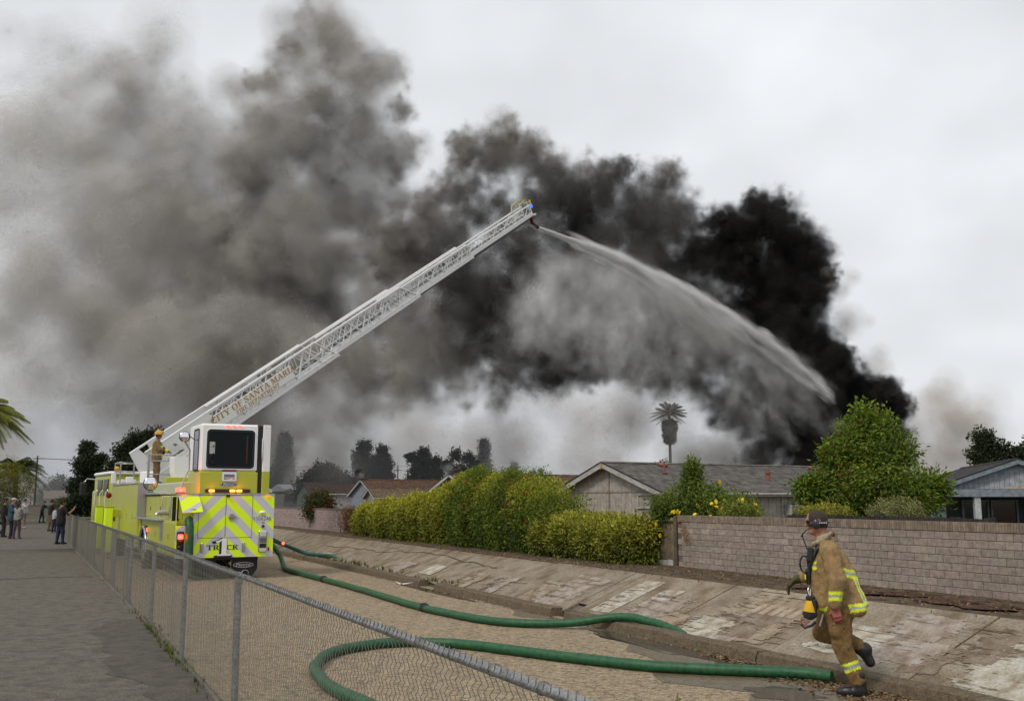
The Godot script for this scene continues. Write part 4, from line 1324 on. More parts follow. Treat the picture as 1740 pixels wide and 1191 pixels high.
	yb.tube([Vector3(0, -0.2, 0), Vector3(0, 3.0, 0)], 0.09, 7)
	obj("trunk", yb, M.bark, y)
	var sp := MB.new()
	for i in 46:
		var d := Vector3(r.randfn(), absf(r.randfn()) + 0.35, r.randfn()).normalized()
		var w := d.cross(Vector3(0.3, 0.2, 1)).normalized() * 0.025
		sp.col = Color(0.12, 0.12, 0.04) * r.randf_range(0.6, 1.4)
		sp.tri(Vector3(0, 3.0, 0) - w, Vector3(0, 3.0, 0) + w, Vector3(0, 3.0, 0) + d * 0.62)
	stuff(obj("leaves", sp, M.far_leaf, y))
	# utility pole
	var p := thing("utility_pole", "tall slender wooden utility pole at the channel's far left end", "pole", Transform3D(Basis(), Vector3(-57.03, -0.3, -120)))
	var pb := MB.new()
	pb.tube([Vector3.ZERO, Vector3(0, 7.3, 0)], [0.13, 0.09], 8)
	obj("post", pb, M.bark, p)
	pb = MB.new()
	pb.box(Vector3(0.1, 6.95, 0), Vector3(1.3, 0.1, 0.1))
	obj("crossarm", pb, M.bark, p)
	for k in 2:
		var wb := MB.new()
		var a := Vector3(-57.0 + k * 0.5, 6.7 - k * 0.05, -120)
		var e := a + Vector3(60, 1.5 - k * 0.8, -55)
		wb.tube([a, a.lerp(e, 0.25) + Vector3.DOWN * 0.7, a.lerp(e, 0.5) + Vector3.DOWN * 1.0, a.lerp(e, 0.75) + Vector3.DOWN * 0.7, e], 0.018, 4, false)
		tag(obj("power_line", wb, M.black), ["upper thin power line leaving the utility pole to the right", "lower thin power line leaving the utility pole to the right"][k], "cable", "")
	var p2 := thing("utility_pole", "thin distant pole between the two-topped pine and the upright eucalyptus", "pole", Transform3D(Basis(), Vector3(-15.4, 0, -135)))
	pb = MB.new()
	pb.tube([Vector3.ZERO, Vector3(0, 6.4, 0)], [0.1, 0.07], 6)
	obj("post", pb, M.bark, p2)
	pb = MB.new()
	pb.box(Vector3(0, 5.7, 0), Vector3(0.9, 0.08, 0.08))
	obj("crossarm", pb, M.bark, p2)

# ------------------------------------------------------------------ houses
# local axes of a house: x across the gable, z out of the gable's face, the ridge runs back along -z
func house_frame(apex: Vector3, along: Vector3, ground_y: float) -> Transform3D:
	var z := -along.normalized()
	return Transform3D(Basis(Vector3.UP.cross(z), Vector3.UP, z), Vector3(apex.x, ground_y, apex.z))

func boards(b: MB, x0: float, x1: float, w: float, y0: float, top: Callable, z: float, th: float, c: Color, r: RandomNumberGenerator) -> void:
	var n := maxi(1, int(round((x1 - x0) / w)))
	var bw := (x1 - x0) / n
	for i in n:
		var a := x0 + i * bw + 0.006
		var e := a + bw - 0.012
		var k := r.randf_range(0.93, 1.05)
		b.col = Color(c.r * k, c.g * k, c.b * k)
		var p := PackedVector2Array([Vector2(a, y0), Vector2(e, y0), Vector2(e, top.call(e)), Vector2(a, top.call(a))])
		if p[2].y - y0 < 0.01 and p[3].y - y0 < 0.01: continue
		b.prism(p, z - th, z)

func roof_slope(sg: float, hw: float, ridge: float, eave: float, length: float, c: Color, r: RandomNumberGenerator, over: float, front: float, dull: float) -> MB:
	var b := MB.new()
	var a := Vector3(0, ridge, 0)
	var slope := (ridge - eave) / hw
	var e := Vector3(sg * (hw + over), ridge - slope * (hw + over), 0)
	var rows := int(a.distance_to(e) / 0.145)
	var nrm := Vector3(sg * slope, 1, 0).normalized()
	for i in rows:
		var k0 := float(i) / rows
		var k1 := float(i + 1) / rows + 0.01
		var z := front
		while z > -length - 0.3:
			var w := r.randf_range(0.16, 0.75)
			var z1 := maxf(z - w, -length - 0.3)
			var q := r.randf_range(1.0 - dull, 1.0 + dull)
			b.col = Color(c.r * q, c.g * q * r.randf_range(0.97, 1.03), c.b * q)
			var l := 0.012 + 0.006 * r.randf()
			var p0 := a.lerp(e, k0) + nrm * 0.004
			var p1 := a.lerp(e, k1) + nrm * (0.004 + l)
			var q0 := [Vector3(p0.x, p0.y, z), Vector3(p1.x, p1.y, z), Vector3(p1.x, p1.y, z1), Vector3(p0.x, p0.y, z1)]
			var dn := nrm * l
			if sg > 0:
				b.quad(q0[0], q0[1], q0[2], q0[3])
				b.quad(q0[1], q0[1] - dn, q0[2] - dn, q0[2])
			else:
				b.quad(q0[3], q0[2], q0[1], q0[0])
				b.quad(q0[2], q0[2] - dn, q0[1] - dn, q0[1])
			z = z1 - 0.004
	return b

func window(root: Node3D, at: Transform3D, w: float, h: float, frame: Color, glass: Material, panes := 2) -> void:
	var f := MB.new()
	f.col = frame
	var t := 0.07
	f.box(Vector3(0, h / 2 + t / 2, 0.02), Vector3(w + 2 * t, t, 0.08), Basis(), 0.006)
	f.box(Vector3(0, -h / 2 - t / 2, 0.025), Vector3(w + 2 * t + 0.04, t, 0.1), Basis(), 0.006)
	for s in [-1.0, 1.0]: f.box(Vector3(s * (w / 2 + t / 2), 0, 0.02), Vector3(t, h, 0.078), Basis(), 0.006)
	for i in panes - 1: f.box(Vector3(-w / 2 + w * (i + 1) / panes, 0, 0.0), Vector3(0.035, h, 0.03))
	var o := obj("window", f, M.siding, root)
	o.transform = at
	for i in panes:
		var p := MB.new()
		p.box(Vector3(-w / 2 + w * (i + 0.5) / panes, 0, -0.02), Vector3(w / panes - 0.02, h, 0.008))
		obj("pane", p, glass, o)

func house(called: String, label: String, fr: Transform3D, hw: float, ridge: float, eave: float, length: float, wall: Color, trim: Color, roof: Color, split := 0.0, over := 0.4) -> Node3D:
	var r := RandomNumberGenerator.new()
	r.seed = hash(label)
	var h := thing(called, label, "house", fr)
	var top := func(x: float) -> float: return ridge - (ridge - eave) * absf(x) / hw - 0.06
	var b := MB.new()
	var line := func(_x: float) -> float: return eave - split
	boards(b, -hw, hw, 0.2, -0.4, line, 0.0, 0.1, wall, r)
	stuff(obj("gable_siding", b, M.siding, h))
	b = MB.new()
	boards(b, -hw, hw, 0.2, eave - split + 0.012, top, 0.008, 0.1, wall, r)
	stuff(obj("upper_siding", b, M.siding, h))
	for sg in [1.0, -1.0]:
		b = MB.new()
		var flat := func(_x: float) -> float: return eave - 0.02
		var tmp := MB.new()
		tmp.xf = Transform3D(Basis(Vector3(0, 0, -1), Vector3.UP, Vector3(1, 0, 0)) if sg > 0 else Basis(Vector3(0, 0, 1), Vector3.UP, Vector3(-1, 0, 0)), Vector3(sg * hw, 0, 0.0 if sg > 0 else -length))
		boards(tmp, 0.0, length, 0.2, -0.4, flat, 0.0, 0.1, wall, r)
		stuff(obj("side_siding", tmp, M.siding, h))
		stuff(obj("shingles", roof_slope(sg, hw, ridge, eave, length, roof, r, over, 0.36, 0.22), M.shingle, h))
		var slope := (ridge - eave) / hw
		var under := MB.new()                                  # roof deck, rake boards and eave fascia
		under.col = trim * 0.8
		var ex := hw + over
		var ey := ridge - slope * ex
		var pts := PackedVector2Array([Vector2(0, ridge), Vector2(sg * ex, ey), Vector2(sg * ex, ey - 0.05), Vector2(0, ridge - 0.05)])
		under.prism(pts, -length - 0.3, 0.33)
		obj("roof_deck", under, M.siding, h)
		var rk := MB.new()
		rk.col = trim
		rk.prism(PackedVector2Array([Vector2(0, ridge - 0.012), Vector2(sg * ex, ey - 0.012), Vector2(sg * ex, ey - 0.2), Vector2(0, ridge - 0.2)]), 0.331, 0.365)
		obj("rake_board", rk, M.siding, h)
		var fa := MB.new()
		fa.col = trim
		fa.box(Vector3(sg * (ex + 0.015), ey - 0.085, -length / 2), Vector3(0.025, 0.14, length + 0.6), Basis(), 0.004)
		fa.box(Vector3(sg * (ex + 0.06), ey - 0.06, -length / 2), Vector3(0.09, 0.085, length + 0.6), Basis(), 0.02)
		obj("gutter", fa, M.siding, h)
		var edge := MB.new()
		edge.col = Color(0.03, 0.027, 0.025)
		edge.prism(PackedVector2Array([Vector2(0, ridge + 0.035), Vector2(sg * ex, ey + 0.035), Vector2(sg * ex, ey - 0.01), Vector2(0, ridge - 0.01)]), 0.36, 0.385)
		obj("roof_edge", edge, M.siding, h)
	var cap := MB.new()
	var z := 0.34
	while z > -length:
		cap.col = roof * r.randf_range(0.75, 1.15)
		cap.box(Vector3(0.07, ridge + 0.014, z - 0.14), Vector3(0.16, 0.022, 0.27), Basis(Vector3.BACK, -0.3) * Basis(Vector3.RIGHT, 0.03))
		cap.box(Vector3(-0.07, ridge + 0.014, z - 0.14), Vector3(0.16, 0.022, 0.27), Basis(Vector3.BACK, 0.3) * Basis(Vector3.RIGHT, 0.03))
		z -= 0.27
	stuff(obj("ridge_caps", cap, M.shingle, h))
	return h

func on_slope(h: Node3D, called: String, hw: float, ridge: float, eave: float, k: float, z: float, kind: int, m: Material) -> void:
	var slope := (ridge - eave) / hw
	var p := Vector3(hw * k, ridge - slope * hw * k, z)
	var b := MB.new()
	if kind == 0:                                               # low square vent
		b.box(p + Vector3(0, 0.09, 0), Vector3(0.34, 0.1, 0.34), Basis(Vector3.BACK, -0.25), 0.03)
		b.box(p + Vector3(0, 0.03, 0), Vector3(0.24, 0.1, 0.24))
	elif kind == 1:                                             # flue with cap
		b.tube([p, p + Vector3(0, 0.3, 0)], 0.09, 10)
		b.tube([p + Vector3(0, 0.3, 0), p + Vector3(0, 0.32, 0), p + Vector3(0, 0.42, 0)], [0.14, 0.14, 0.05], 10)
	else:
		b.tube([p, p + Vector3(0, 0.42, 0)], 0.035, 8)
		b.tube([p + Vector3(0, 0.02, 0), p + Vector3(0, 0.06, 0)], [0.13, 0.06], 8)
	obj(called, b, m, h)

func dish(label: String, at: Vector3, yaw: float, size: float) -> void:
	var d := thing("satellite_dish", label, "satellite dish", Transform3D(Basis(Vector3.UP, yaw), at))
	var b := MB.new()
	b.tube([Vector3(0.6, -1.1, 0), Vector3(0.3, -0.6, 0), Vector3(0, 0, 0)], 0.045, 8)
	obj("mast", b, M.alu, d)
	var bowl := MB.new()
	bowl.xf = Transform3D(Basis(Vector3.RIGHT, 1.1) * Basis().scaled(Vector3(size, size * 0.4, size)), Vector3(0, 0.12, 0.12))
	var dm := plain(0.085, 0.09, 0.088, 0.6)
	var pts := []
	for j in 7:
		for k in 18:
			var f := func(jj: int, kk: int) -> Vector3:
				var rr := jj / 7.0
				var a := TAU * kk / 18.0
				return Vector3(cos(a) * rr, rr * rr * 0.55, sin(a) * rr)
			if j == 0: bowl.tri(f.call(0, k), f.call(1, k + 1), f.call(1, k))
			else: bowl.quad(f.call(j, k), f.call(j, k + 1), f.call(j + 1, k + 1), f.call(j + 1, k))
	obj("bowl", bowl, dm, d)
	var arm := MB.new()
	arm.tube([Vector3(0, -0.15, 0.2), Vector3(0.15, -0.1, 0.5), Vector3(0.3, 0.22, 0.75)], 0.02, 6)
	obj("feed_arm", arm, M.alu, d)
	var lnb := MB.new()
	lnb.tube([Vector3(0.3, 0.2, 0.75), Vector3(0.24, 0.24, 0.6)], [0.05, 0.06], 8)
	obj("feed_horn", lnb, M.black, d)

func make_houses() -> void:
	var rust := plain(0.22, 0.085, 0.055, 0.8)
	# 1: grey gable and long shingled roof
	var fr := house_frame(Vector3(3.69, 0, -38.0), Vector3(0.871, 0, -0.49), 0.0)
	var h := house("grey_house", "grey board-sided gabled house with a long mottled shingle roof behind the block wall", fr, 3.2, 3.22, 2.22, 15.0, Color(0.56, 0.51, 0.44), Color(0.62, 0.6, 0.56), Color(0.20, 0.185, 0.165), 0.1)
	var mull := MB.new()
	mull.col = Color(0.34, 0.29, 0.25)
	mull.box(Vector3(0, 1.35, 0.02), Vector3(0.09, 3.45, 0.03))
	obj("centre_batten", mull, M.siding, h)
	var tr := MB.new()
	tr.col = Color(0.52, 0.46, 0.4)
	tr.box(Vector3(0, 2.12, 0.018), Vector3(6.4, 0.035, 0.03))
	obj("belt_trim", tr, M.siding, h)
	var ps := MB.new()
	ps.col = Color(0.55, 0.42, 0.14)
	ps.box(Vector3(0, 3.08, 0.38), Vector3(0.1, 0.22, 0.03))
	obj("peak_plate", ps, M.siding, h)
	window(h, Transform3D(Basis(), Vector3(2.35, 1.78, 0.0)), 0.95, 0.4, Color(0.62, 0.6, 0.56), M.dark_glass, 1)
	var side := Basis(Vector3(0, 0, -1), Vector3.UP, Vector3(1, 0, 0))
	window(h, Transform3D(side, Vector3(3.2, 1.62, -1.0)), 0.55, 0.62, Color(0.66, 0.64, 0.6), plain(0.55, 0.57, 0.58, 0.2), 1)
	window(h, Transform3D(side, Vector3(3.2, 1.68, -6.3)), 1.2, 0.85, Color(0.62, 0.6, 0.55), M.dark_glass, 2)
	var ac := MB.new()
	ac.col = Color(0.6, 0.6, 0.58)
	ac.box(Vector3(3.42, 1.44, -6.0), Vector3(0.4, 0.42, 0.55), Basis(), 0.02)
	var aco := obj("air_conditioner", ac, M.siding, h)
	var gr := MB.new()
	gr.box(Vector3(3.63, 1.44, -6.0), Vector3(0.012, 0.32, 0.44))
	obj("grille", gr, plain(0.10, 0.11, 0.12, 0.7), aco)
	var lo := MB.new()
	for i in 7: lo.box(Vector3(3.64, 1.32 + i * 0.042, -6.0), Vector3(0.01, 0.012, 0.43))
	stuff(obj("louvres", lo, plain(0.3, 0.31, 0.32, 0.6), aco))
	on_slope(h, "roof_vent", 3.2, 3.22, 2.22, 0.14, -2.2, 0, rust)
	on_slope(h, "roof_vent", 3.2, 3.22, 2.22, 0.16, -10.2, 0, rust)
	on_slope(h, "flue", 3.2, 3.22, 2.22, 0.52, -2.9, 1, rust)
	on_slope(h, "vent_pipe", 3.2, 3.22, 2.22, 0.45, -1.5, 2, rust)
	on_slope(h, "flue", 3.2, 3.22, 2.22, 0.68, -6.0, 1, rust)
	# 2: brown roof, white gable
	fr = house_frame(Vector3(-3.84, 0, -66.0), Vector3(0.871, 0, -0.49), 0.0)
	h = house("brown_roofed_house", "brown shingle roofed house with a white gable behind the tall flowering shrub", fr, 3.3, 3.5, 2.4, 14.0, Color(0.5, 0.53, 0.58), Color(0.7, 0.7, 0.7), Color(0.20, 0.115, 0.075), 0.1)
	on_slope(h, "flue", 3.3, 3.5, 2.4, 0.5, -5.0, 1, rust)
	dish("larger round grey satellite dish on the white gable's peak", Vector3(-4.35, 3.85, -65.9), 0.3, 0.44)
	# 3: blue-grey gable
	fr = house_frame(Vector3(-15.29, 0, -103.0), Vector3(0.871, 0, -0.49), 0.0)
	h = house("brown_roofed_house", "brown shingle roofed house with a pale blue gable and a small dish on its peak", fr, 3.4, 3.85, 2.4, 16.0, Color(0.36, 0.41, 0.5), Color(0.68, 0.69, 0.7), Color(0.20, 0.115, 0.075), 0.1)
	on_slope(h, "flue", 3.4, 3.85, 2.4, 0.6, -13.0, 1, M.black)
	on_slope(h, "roof_vent", 3.4, 3.85, 2.4, 0.15, -4.0, 0, rust)
	dish("small dark satellite dish on the pale blue gable's peak", Vector3(-15.7, 4.25, -102.9), 0.3, 0.52)
	# porch shed in front of it
	fr = house_frame(Vector3(-13.6, 0, -97.0), Vector3(0.9, 0, -0.43), 0.0)
	h = house("garden_shed", "small beige shed with a light brown roof in front of the pale blue gabled house", fr, 1.7, 2.9, 2.1, 7.5, Color(0.45, 0.41, 0.36), Color(0.66, 0.65, 0.62), Color(0.26, 0.18, 0.11), 0.1, 0.25)
	# 4: green gable
	fr = house_frame(Vector3(-28.95, 0, -140.0), Vector3(0.871, 0, -0.49), 0.0)
	h = house("brown_roofed_house", "brown shingle roofed house with a pale green gable beside the truck", fr, 3.4, 4.15, 2.5, 13.0, Color(0.46, 0.54, 0.48), Color(0.16, 0.2, 0.17), Color(0.20, 0.11, 0.07), 0.1)
	on_slope(h, "roof_vent", 3.4, 4.15, 2.5, 0.15, -4.5, 0, rust)
	window(h, Transform3D(side, Vector3(3.4, 1.7, -6.5)), 1.3, 1.2, Color(0.75, 0.75, 0.75), M.dark_glass, 2)
	# white add-on with dark doorway between 3 and 4
	var an := thing("white_annex", "low white flat-roofed annex between the green and blue gabled houses", "annex", house_frame(Vector3(-20.6, 0, -112.0), Vector3(0.871, 0, -0.49), 0.0))
	var b := MB.new()
	b.col = Color(0.66, 0.67, 0.68)
	b.box(Vector3(0, 1.0, -2.0), Vector3(3.6, 2.6, 4.0), Basis(), 0.02)
	obj("wall_body", b, M.siding, an)
	b = MB.new()
	b.col = Color(0.74, 0.75, 0.76)
	b.box(Vector3(0, 2.36, -2.0), Vector3(4.1, 0.14, 4.5), Basis(), 0.02)
	obj("flat_roof", b, M.siding, an)
	b = MB.new()
	b.box(Vector3(1.0, 0.95, 0.01), Vector3(0.9, 1.9, 0.03))
	obj("doorway", b, M.black, an)
	# 5: white flat roof right behind the truck
	var w5 := thing("white_flat_roofed_house", "low building with a white flat roof and pale fascia just right of the truck", "house", house_frame(Vector3(-36.6, 0, -160.0), Vector3(0.871, 0, -0.49), 0.0))
	b = MB.new()
	b.col = Color(0.36, 0.34, 0.31)
	b.box(Vector3(1.0, 1.1, -6.0), Vector3(7.0, 3.0, 14.0))
	obj("wall_body", b, M.siding, w5)
	b = MB.new()
	b.col = Color(0.66, 0.67, 0.67)
	b.prism(PackedVector2Array([Vector2(-3.4, 3.3), Vector2(1.0, 4.15), Vector2(5.4, 3.3), Vector2(5.4, 3.05), Vector2(-3.4, 3.05)]), -14.0, 1.2)
	obj("roof", b, M.siding, w5)
	b = MB.new()
	b.col = Color(0.6, 0.61, 0.62)
	b.box(Vector3(4.6, 0.95, -6.0), Vector3(0.1, 1.0, 14.5))
	obj("porch_rail", b, M.siding, w5)
	b = MB.new()
	b.ball(Vector3(3.4, 3.5, -3.0), Vector3(0.55, 0.3, 0.55), 12, 5, Basis(), 0, 0.5)
	obj("skylight_dome", b, M.white_metal, w5)
	for i in 3: window(w5, Transform3D(side, Vector3(4.5, 2.1, -2.5 - i * 3.6)), 1.6, 0.9, Color(0.7, 0.7, 0.7), M.dark_glass, 2)
	# blue house on the right
	fr = house_frame(Vector3(21.19, 0, -42.0), Vector3(0.25, 0, -0.97), 0.0)
	h = house("blue_house", "pale blue gabled house with a flat-roofed porch at the right edge, behind the wall", fr, 3.3, 3.5, 2.35, 12.0, Color(0.52, 0.56, 0.62), Color(0.27, 0.33, 0.38), Color(0.10, 0.10, 0.105), 0.1, 0.35)
	var pr := thing("porch", "flat-roofed blue-grey porch with a white post and windows, in front of the blue gable", "porch", Transform3D(Basis(Vector3.UP, -0.12), Vector3(16.35, 0, -37.6)))
	b = MB.new()
	b.col = Color(0.30, 0.36, 0.42)
	b.box(Vector3(4.0, 2.06, 0.9), Vector3(8.2, 0.26, 0.06), Basis(), 0.006)
	b.box(Vector3(-0.08, 2.06, -1.2), Vector3(0.06, 0.26, 4.1), Basis(), 0.006)
	stuff(obj("fascia", b, M.siding, pr))
	b = MB.new()
	b.col = Color(0.16, 0.18, 0.2)
	b.box(Vector3(4.0, 2.2, -1.2), Vector3(8.25, 0.035, 4.25))
	obj("porch_roof", b, M.siding, pr)
	b = MB.new()
	b.col = Color(0.55, 0.47, 0.36)
	b.prism(PackedVector2Array([Vector2(2.1, 2.22), Vector2(5.4, 2.22), Vector2(5.4, 3.0), Vector2(4.6, 2.75), Vector2(3.4, 2.5)]), -0.6, -0.5)
	obj("tan_awning", b, M.siding, pr)
	for q in [[0.75, 0.85, 0.22], [-0.02, -3.0, 0.12], [3.8, -2.6, 0.14]]:
		b = MB.new()
		b.col = Color(0.62, 0.65, 0.7)
		b.box(Vector3(q[0], 0.95, q[1] * 0.9), Vector3(q[2], 2.0, q[2]), Basis(), 0.01)
		obj("post", b, M.siding, pr)
	b = MB.new()
	b.col = Color(0.17, 0.24, 0.27)
	var r := RandomNumberGenerator.new()
	r.seed = 1
	var flat := func(_x: float) -> float: return 1.98
	boards(b, -2.0, -0.1, 0.3, -0.4, flat, -0.05, 0.08, Color(0.17, 0.24, 0.27), r)
	stuff(obj("end_siding", b, M.siding, pr))
	b = MB.new()
	b.col = Color(0.10, 0.12, 0.14)
	b.box(Vector3(4.2, 0.9, -3.1), Vector3(8.0, 2.2, 0.1))
	obj("back_wall", b, M.siding, pr)
	for q in [[1.9, 0.9], [3.0, 0.9], [5.2, 1.4]]:
		window(pr, Transform3D(Basis(), Vector3(q[0], 1.1, -3.0)), q[1], 1.3, Color(0.5, 0.54, 0.58), plain(0.05, 0.015, 0.012, 0.08) if q[0] == 3.0 else M.dark_glass, 1)
	# lattice screen at the left of the grey gable
	var la := thing("lattice_fence", "brown diagonal lattice screen between the flowering shrub and the grey gable", "fence", Transform3D(Basis(Vector3.UP, 0.2), Vector3(0.1, 0.4, -25.0)))
	b = MB.new()
	b.col = Color(0.07, 0.045, 0.03)
	for i in 17:
		for sg in [-1.0, 1.0]:
			b.box(Vector3(0.1 + i * 0.085 - 0.2, 1.05, 0.006 * sg), Vector3(0.022, 1.0, 0.008), Basis(Vector3.BACK, sg * 0.78))
	stuff(obj("laths", b, M.siding, la))
	b = MB.new()
	b.col = Color(0.09, 0.06, 0.04)
	b.box(Vector3(0.6, 1.52, 0), Vector3(1.5, 0.05, 0.05))
	obj("top_rail", b, M.siding, la)
	for x in [-0.12, 1.3]:
		b = MB.new()
		b.col = Color(0.08, 0.055, 0.04)
		b.box(Vector3(x, 0.7, 0), Vector3(0.07, 1.75, 0.07))
		obj("post", b, M.siding, la)
	# far left houses
	fr = house_frame(Vector3(-86.0, 0, -185.0), Vector3(0.9, 0, -0.43), 0.0)
	house("tan_house", "distant tan house with a low roof at the far left end of the channel", fr, 3.5, 3.4, 2.2, 11.0, Color(0.45, 0.35, 0.26), Color(0.5, 0.42, 0.33), Color(0.25, 0.19, 0.14), 0.1)
	fr = house_frame(Vector3(-66.0, 0, -185.0), Vector3(0.9, 0, -0.43), 0.0)
	house("tan_house", "distant tan gabled house just left of the dark cypresses", fr, 3.4, 3.3, 1.7, 6.0, Color(0.48, 0.38, 0.28), Color(0.5, 0.42, 0.33), Color(0.28, 0.22, 0.16), 0.1)

# ------------------------------------------------------------------ the ladder truck
# local axes: x to its right, y up from the ground, z towards its rear; the rear face stands at z = 0
func text_mesh(s: String, height: float, fam: String, weight := 700, depth := 0.006) -> TextMesh:
	var f := SystemFont.new()
	f.font_names = PackedStringArray([fam])
	f.font_weight = weight
	var t := TextMesh.new()
	t.font = f
	t.text = s
	t.font_size = 64
	t.pixel_size = height / 46.0
	t.depth = depth
	return t

func rect(x0: float, y0: float, x1: float, y1: float) -> PackedVector2Array:
	return PackedVector2Array([Vector2(x0, y0), Vector2(x1, y0), Vector2(x1, y1), Vector2(x0, y1)])

func chevrons(b: MB, area: PackedVector2Array, z: float, silver: bool) -> void:   # the half where silver or lime bands fall inside area
	for k in range(-6, 9):
		if (posmod(k, 2) == 0) == silver: continue
		var c1 := 2.124 - 0.264 * k
		var c0 := c1 - 0.264
		for sg in [-1.0, 1.0]:
			var band := PackedVector2Array([Vector2(0, c0), Vector2(0, c1), Vector2(sg * 1.3, c1 - 1.3), Vector2(sg * 1.3, c0 - 1.3)])
			for p in Geometry2D.intersect_polygons(area, band):
				b.prism(p, z, z + 0.003)

func boxed(called: String, p: Vector3, s: Vector3, m: Material, parent: Node, bev := 0.008) -> MeshInstance3D:
	var b := MB.new()
	b.box(p, s, Basis(), bev)
	return obj(called, b, m, parent)

func tubed(called: String, pts: Array, r, m: Material, parent: Node, sides := 8) -> MeshInstance3D:
	var b := MB.new()
	b.tube(pts, r, sides)
	return obj(called, b, m, parent)

func rounded(w: float, h: float, r: float, n := 5) -> PackedVector2Array:
	var out := PackedVector2Array()
	for c in [[w / 2 - r, h / 2 - r, 0.0], [-w / 2 + r, h / 2 - r, 0.5], [-w / 2 + r, -h / 2 + r, 1.0], [w / 2 - r, -h / 2 + r, 1.5]]:
		for k in n + 1:
			var a: float = PI * (c[2] + 0.5 * k / n)
			out.append(Vector2(c[0] + cos(a) * r, c[1] + sin(a) * r))
	return out

func plate(called: String, poly: PackedVector2Array, at: Transform3D, th: float, m: Material, parent: Node) -> MeshInstance3D:
	var b := MB.new()
	b.prism(poly, 0, th, at)
	return obj(called, b, m, parent)

func ring_frame(called: String, outer: PackedVector2Array, inner: PackedVector2Array, at: Transform3D, th: float, m: Material, parent: Node) -> MeshInstance3D:
	var b := MB.new()
	for i in outer.size():
		var j := (i + 1) % outer.size()
		var f := func(p: Vector2, z: float) -> Vector3: return at * Vector3(p.x, p.y, z)
		b.quad(f.call(outer[i], th), f.call(outer[j], th), f.call(inner[j], th), f.call(inner[i], th))
		b.quad(f.call(outer[i], 0), f.call(outer[j], 0), f.call(outer[j], th), f.call(outer[i], th))
		b.quad(f.call(inner[j], 0), f.call(inner[i], 0), f.call(inner[i], th), f.call(inner[j], th))
	return obj(called, b, m, parent)

func lamp(called: String, p: Vector3, s: Vector3, m: Material, parent: Node, light := 0.0, c := Color.RED) -> void:
	boxed(called, p, s, m, parent, 0.012)
	if light > 0.0:
		var l := OmniLight3D.new()
		l.name = "lamp_light"
		l.light_color = c
		l.light_energy = light
		l.light_size = 0.03
		l.omni_range = 8.0
		l.omni_attenuation = 2.0
		l.shadow_enabled = true
		l.position = p + Vector3(0, 0, s.z * 0.5 + 0.02)
		parent.add_child(l, true)

func logo(called: String, at: Transform3D, w: float, h: float, back: Material, fore: Material, parent: Node) -> void:
	var poly := PackedVector2Array()
	var inn := PackedVector2Array()
	var inn2 := PackedVector2Array()
	for k in 28:
		var a := TAU * k / 28.0
		poly.append(Vector2(cos(a) * w / 2, sin(a) * h / 2))
		inn.append(Vector2(cos(a) * w * 0.47, sin(a) * h * 0.45))
		inn2.append(Vector2(cos(a) * w * 0.44, sin(a) * h * 0.37))
	var o := plate(called, poly, at, 0.006, back, parent)
	ring_frame("rim", inn, inn2, at.translated_local(Vector3(0, 0, 0.006)), 0.003, fore, o)
	var t := put_mesh("lettering", text_mesh("Pierce", h * 0.5, "Droid Serif", 700, 0.004), fore, o)
	t.transform = at.translated_local(Vector3(0, -0.0 * h, 0.0085)) * Transform3D(Basis(Vector3(1.15, 0, 0), Vector3(0.32, 1, 0), Vector3(0, 0, 1)), Vector3.ZERO)

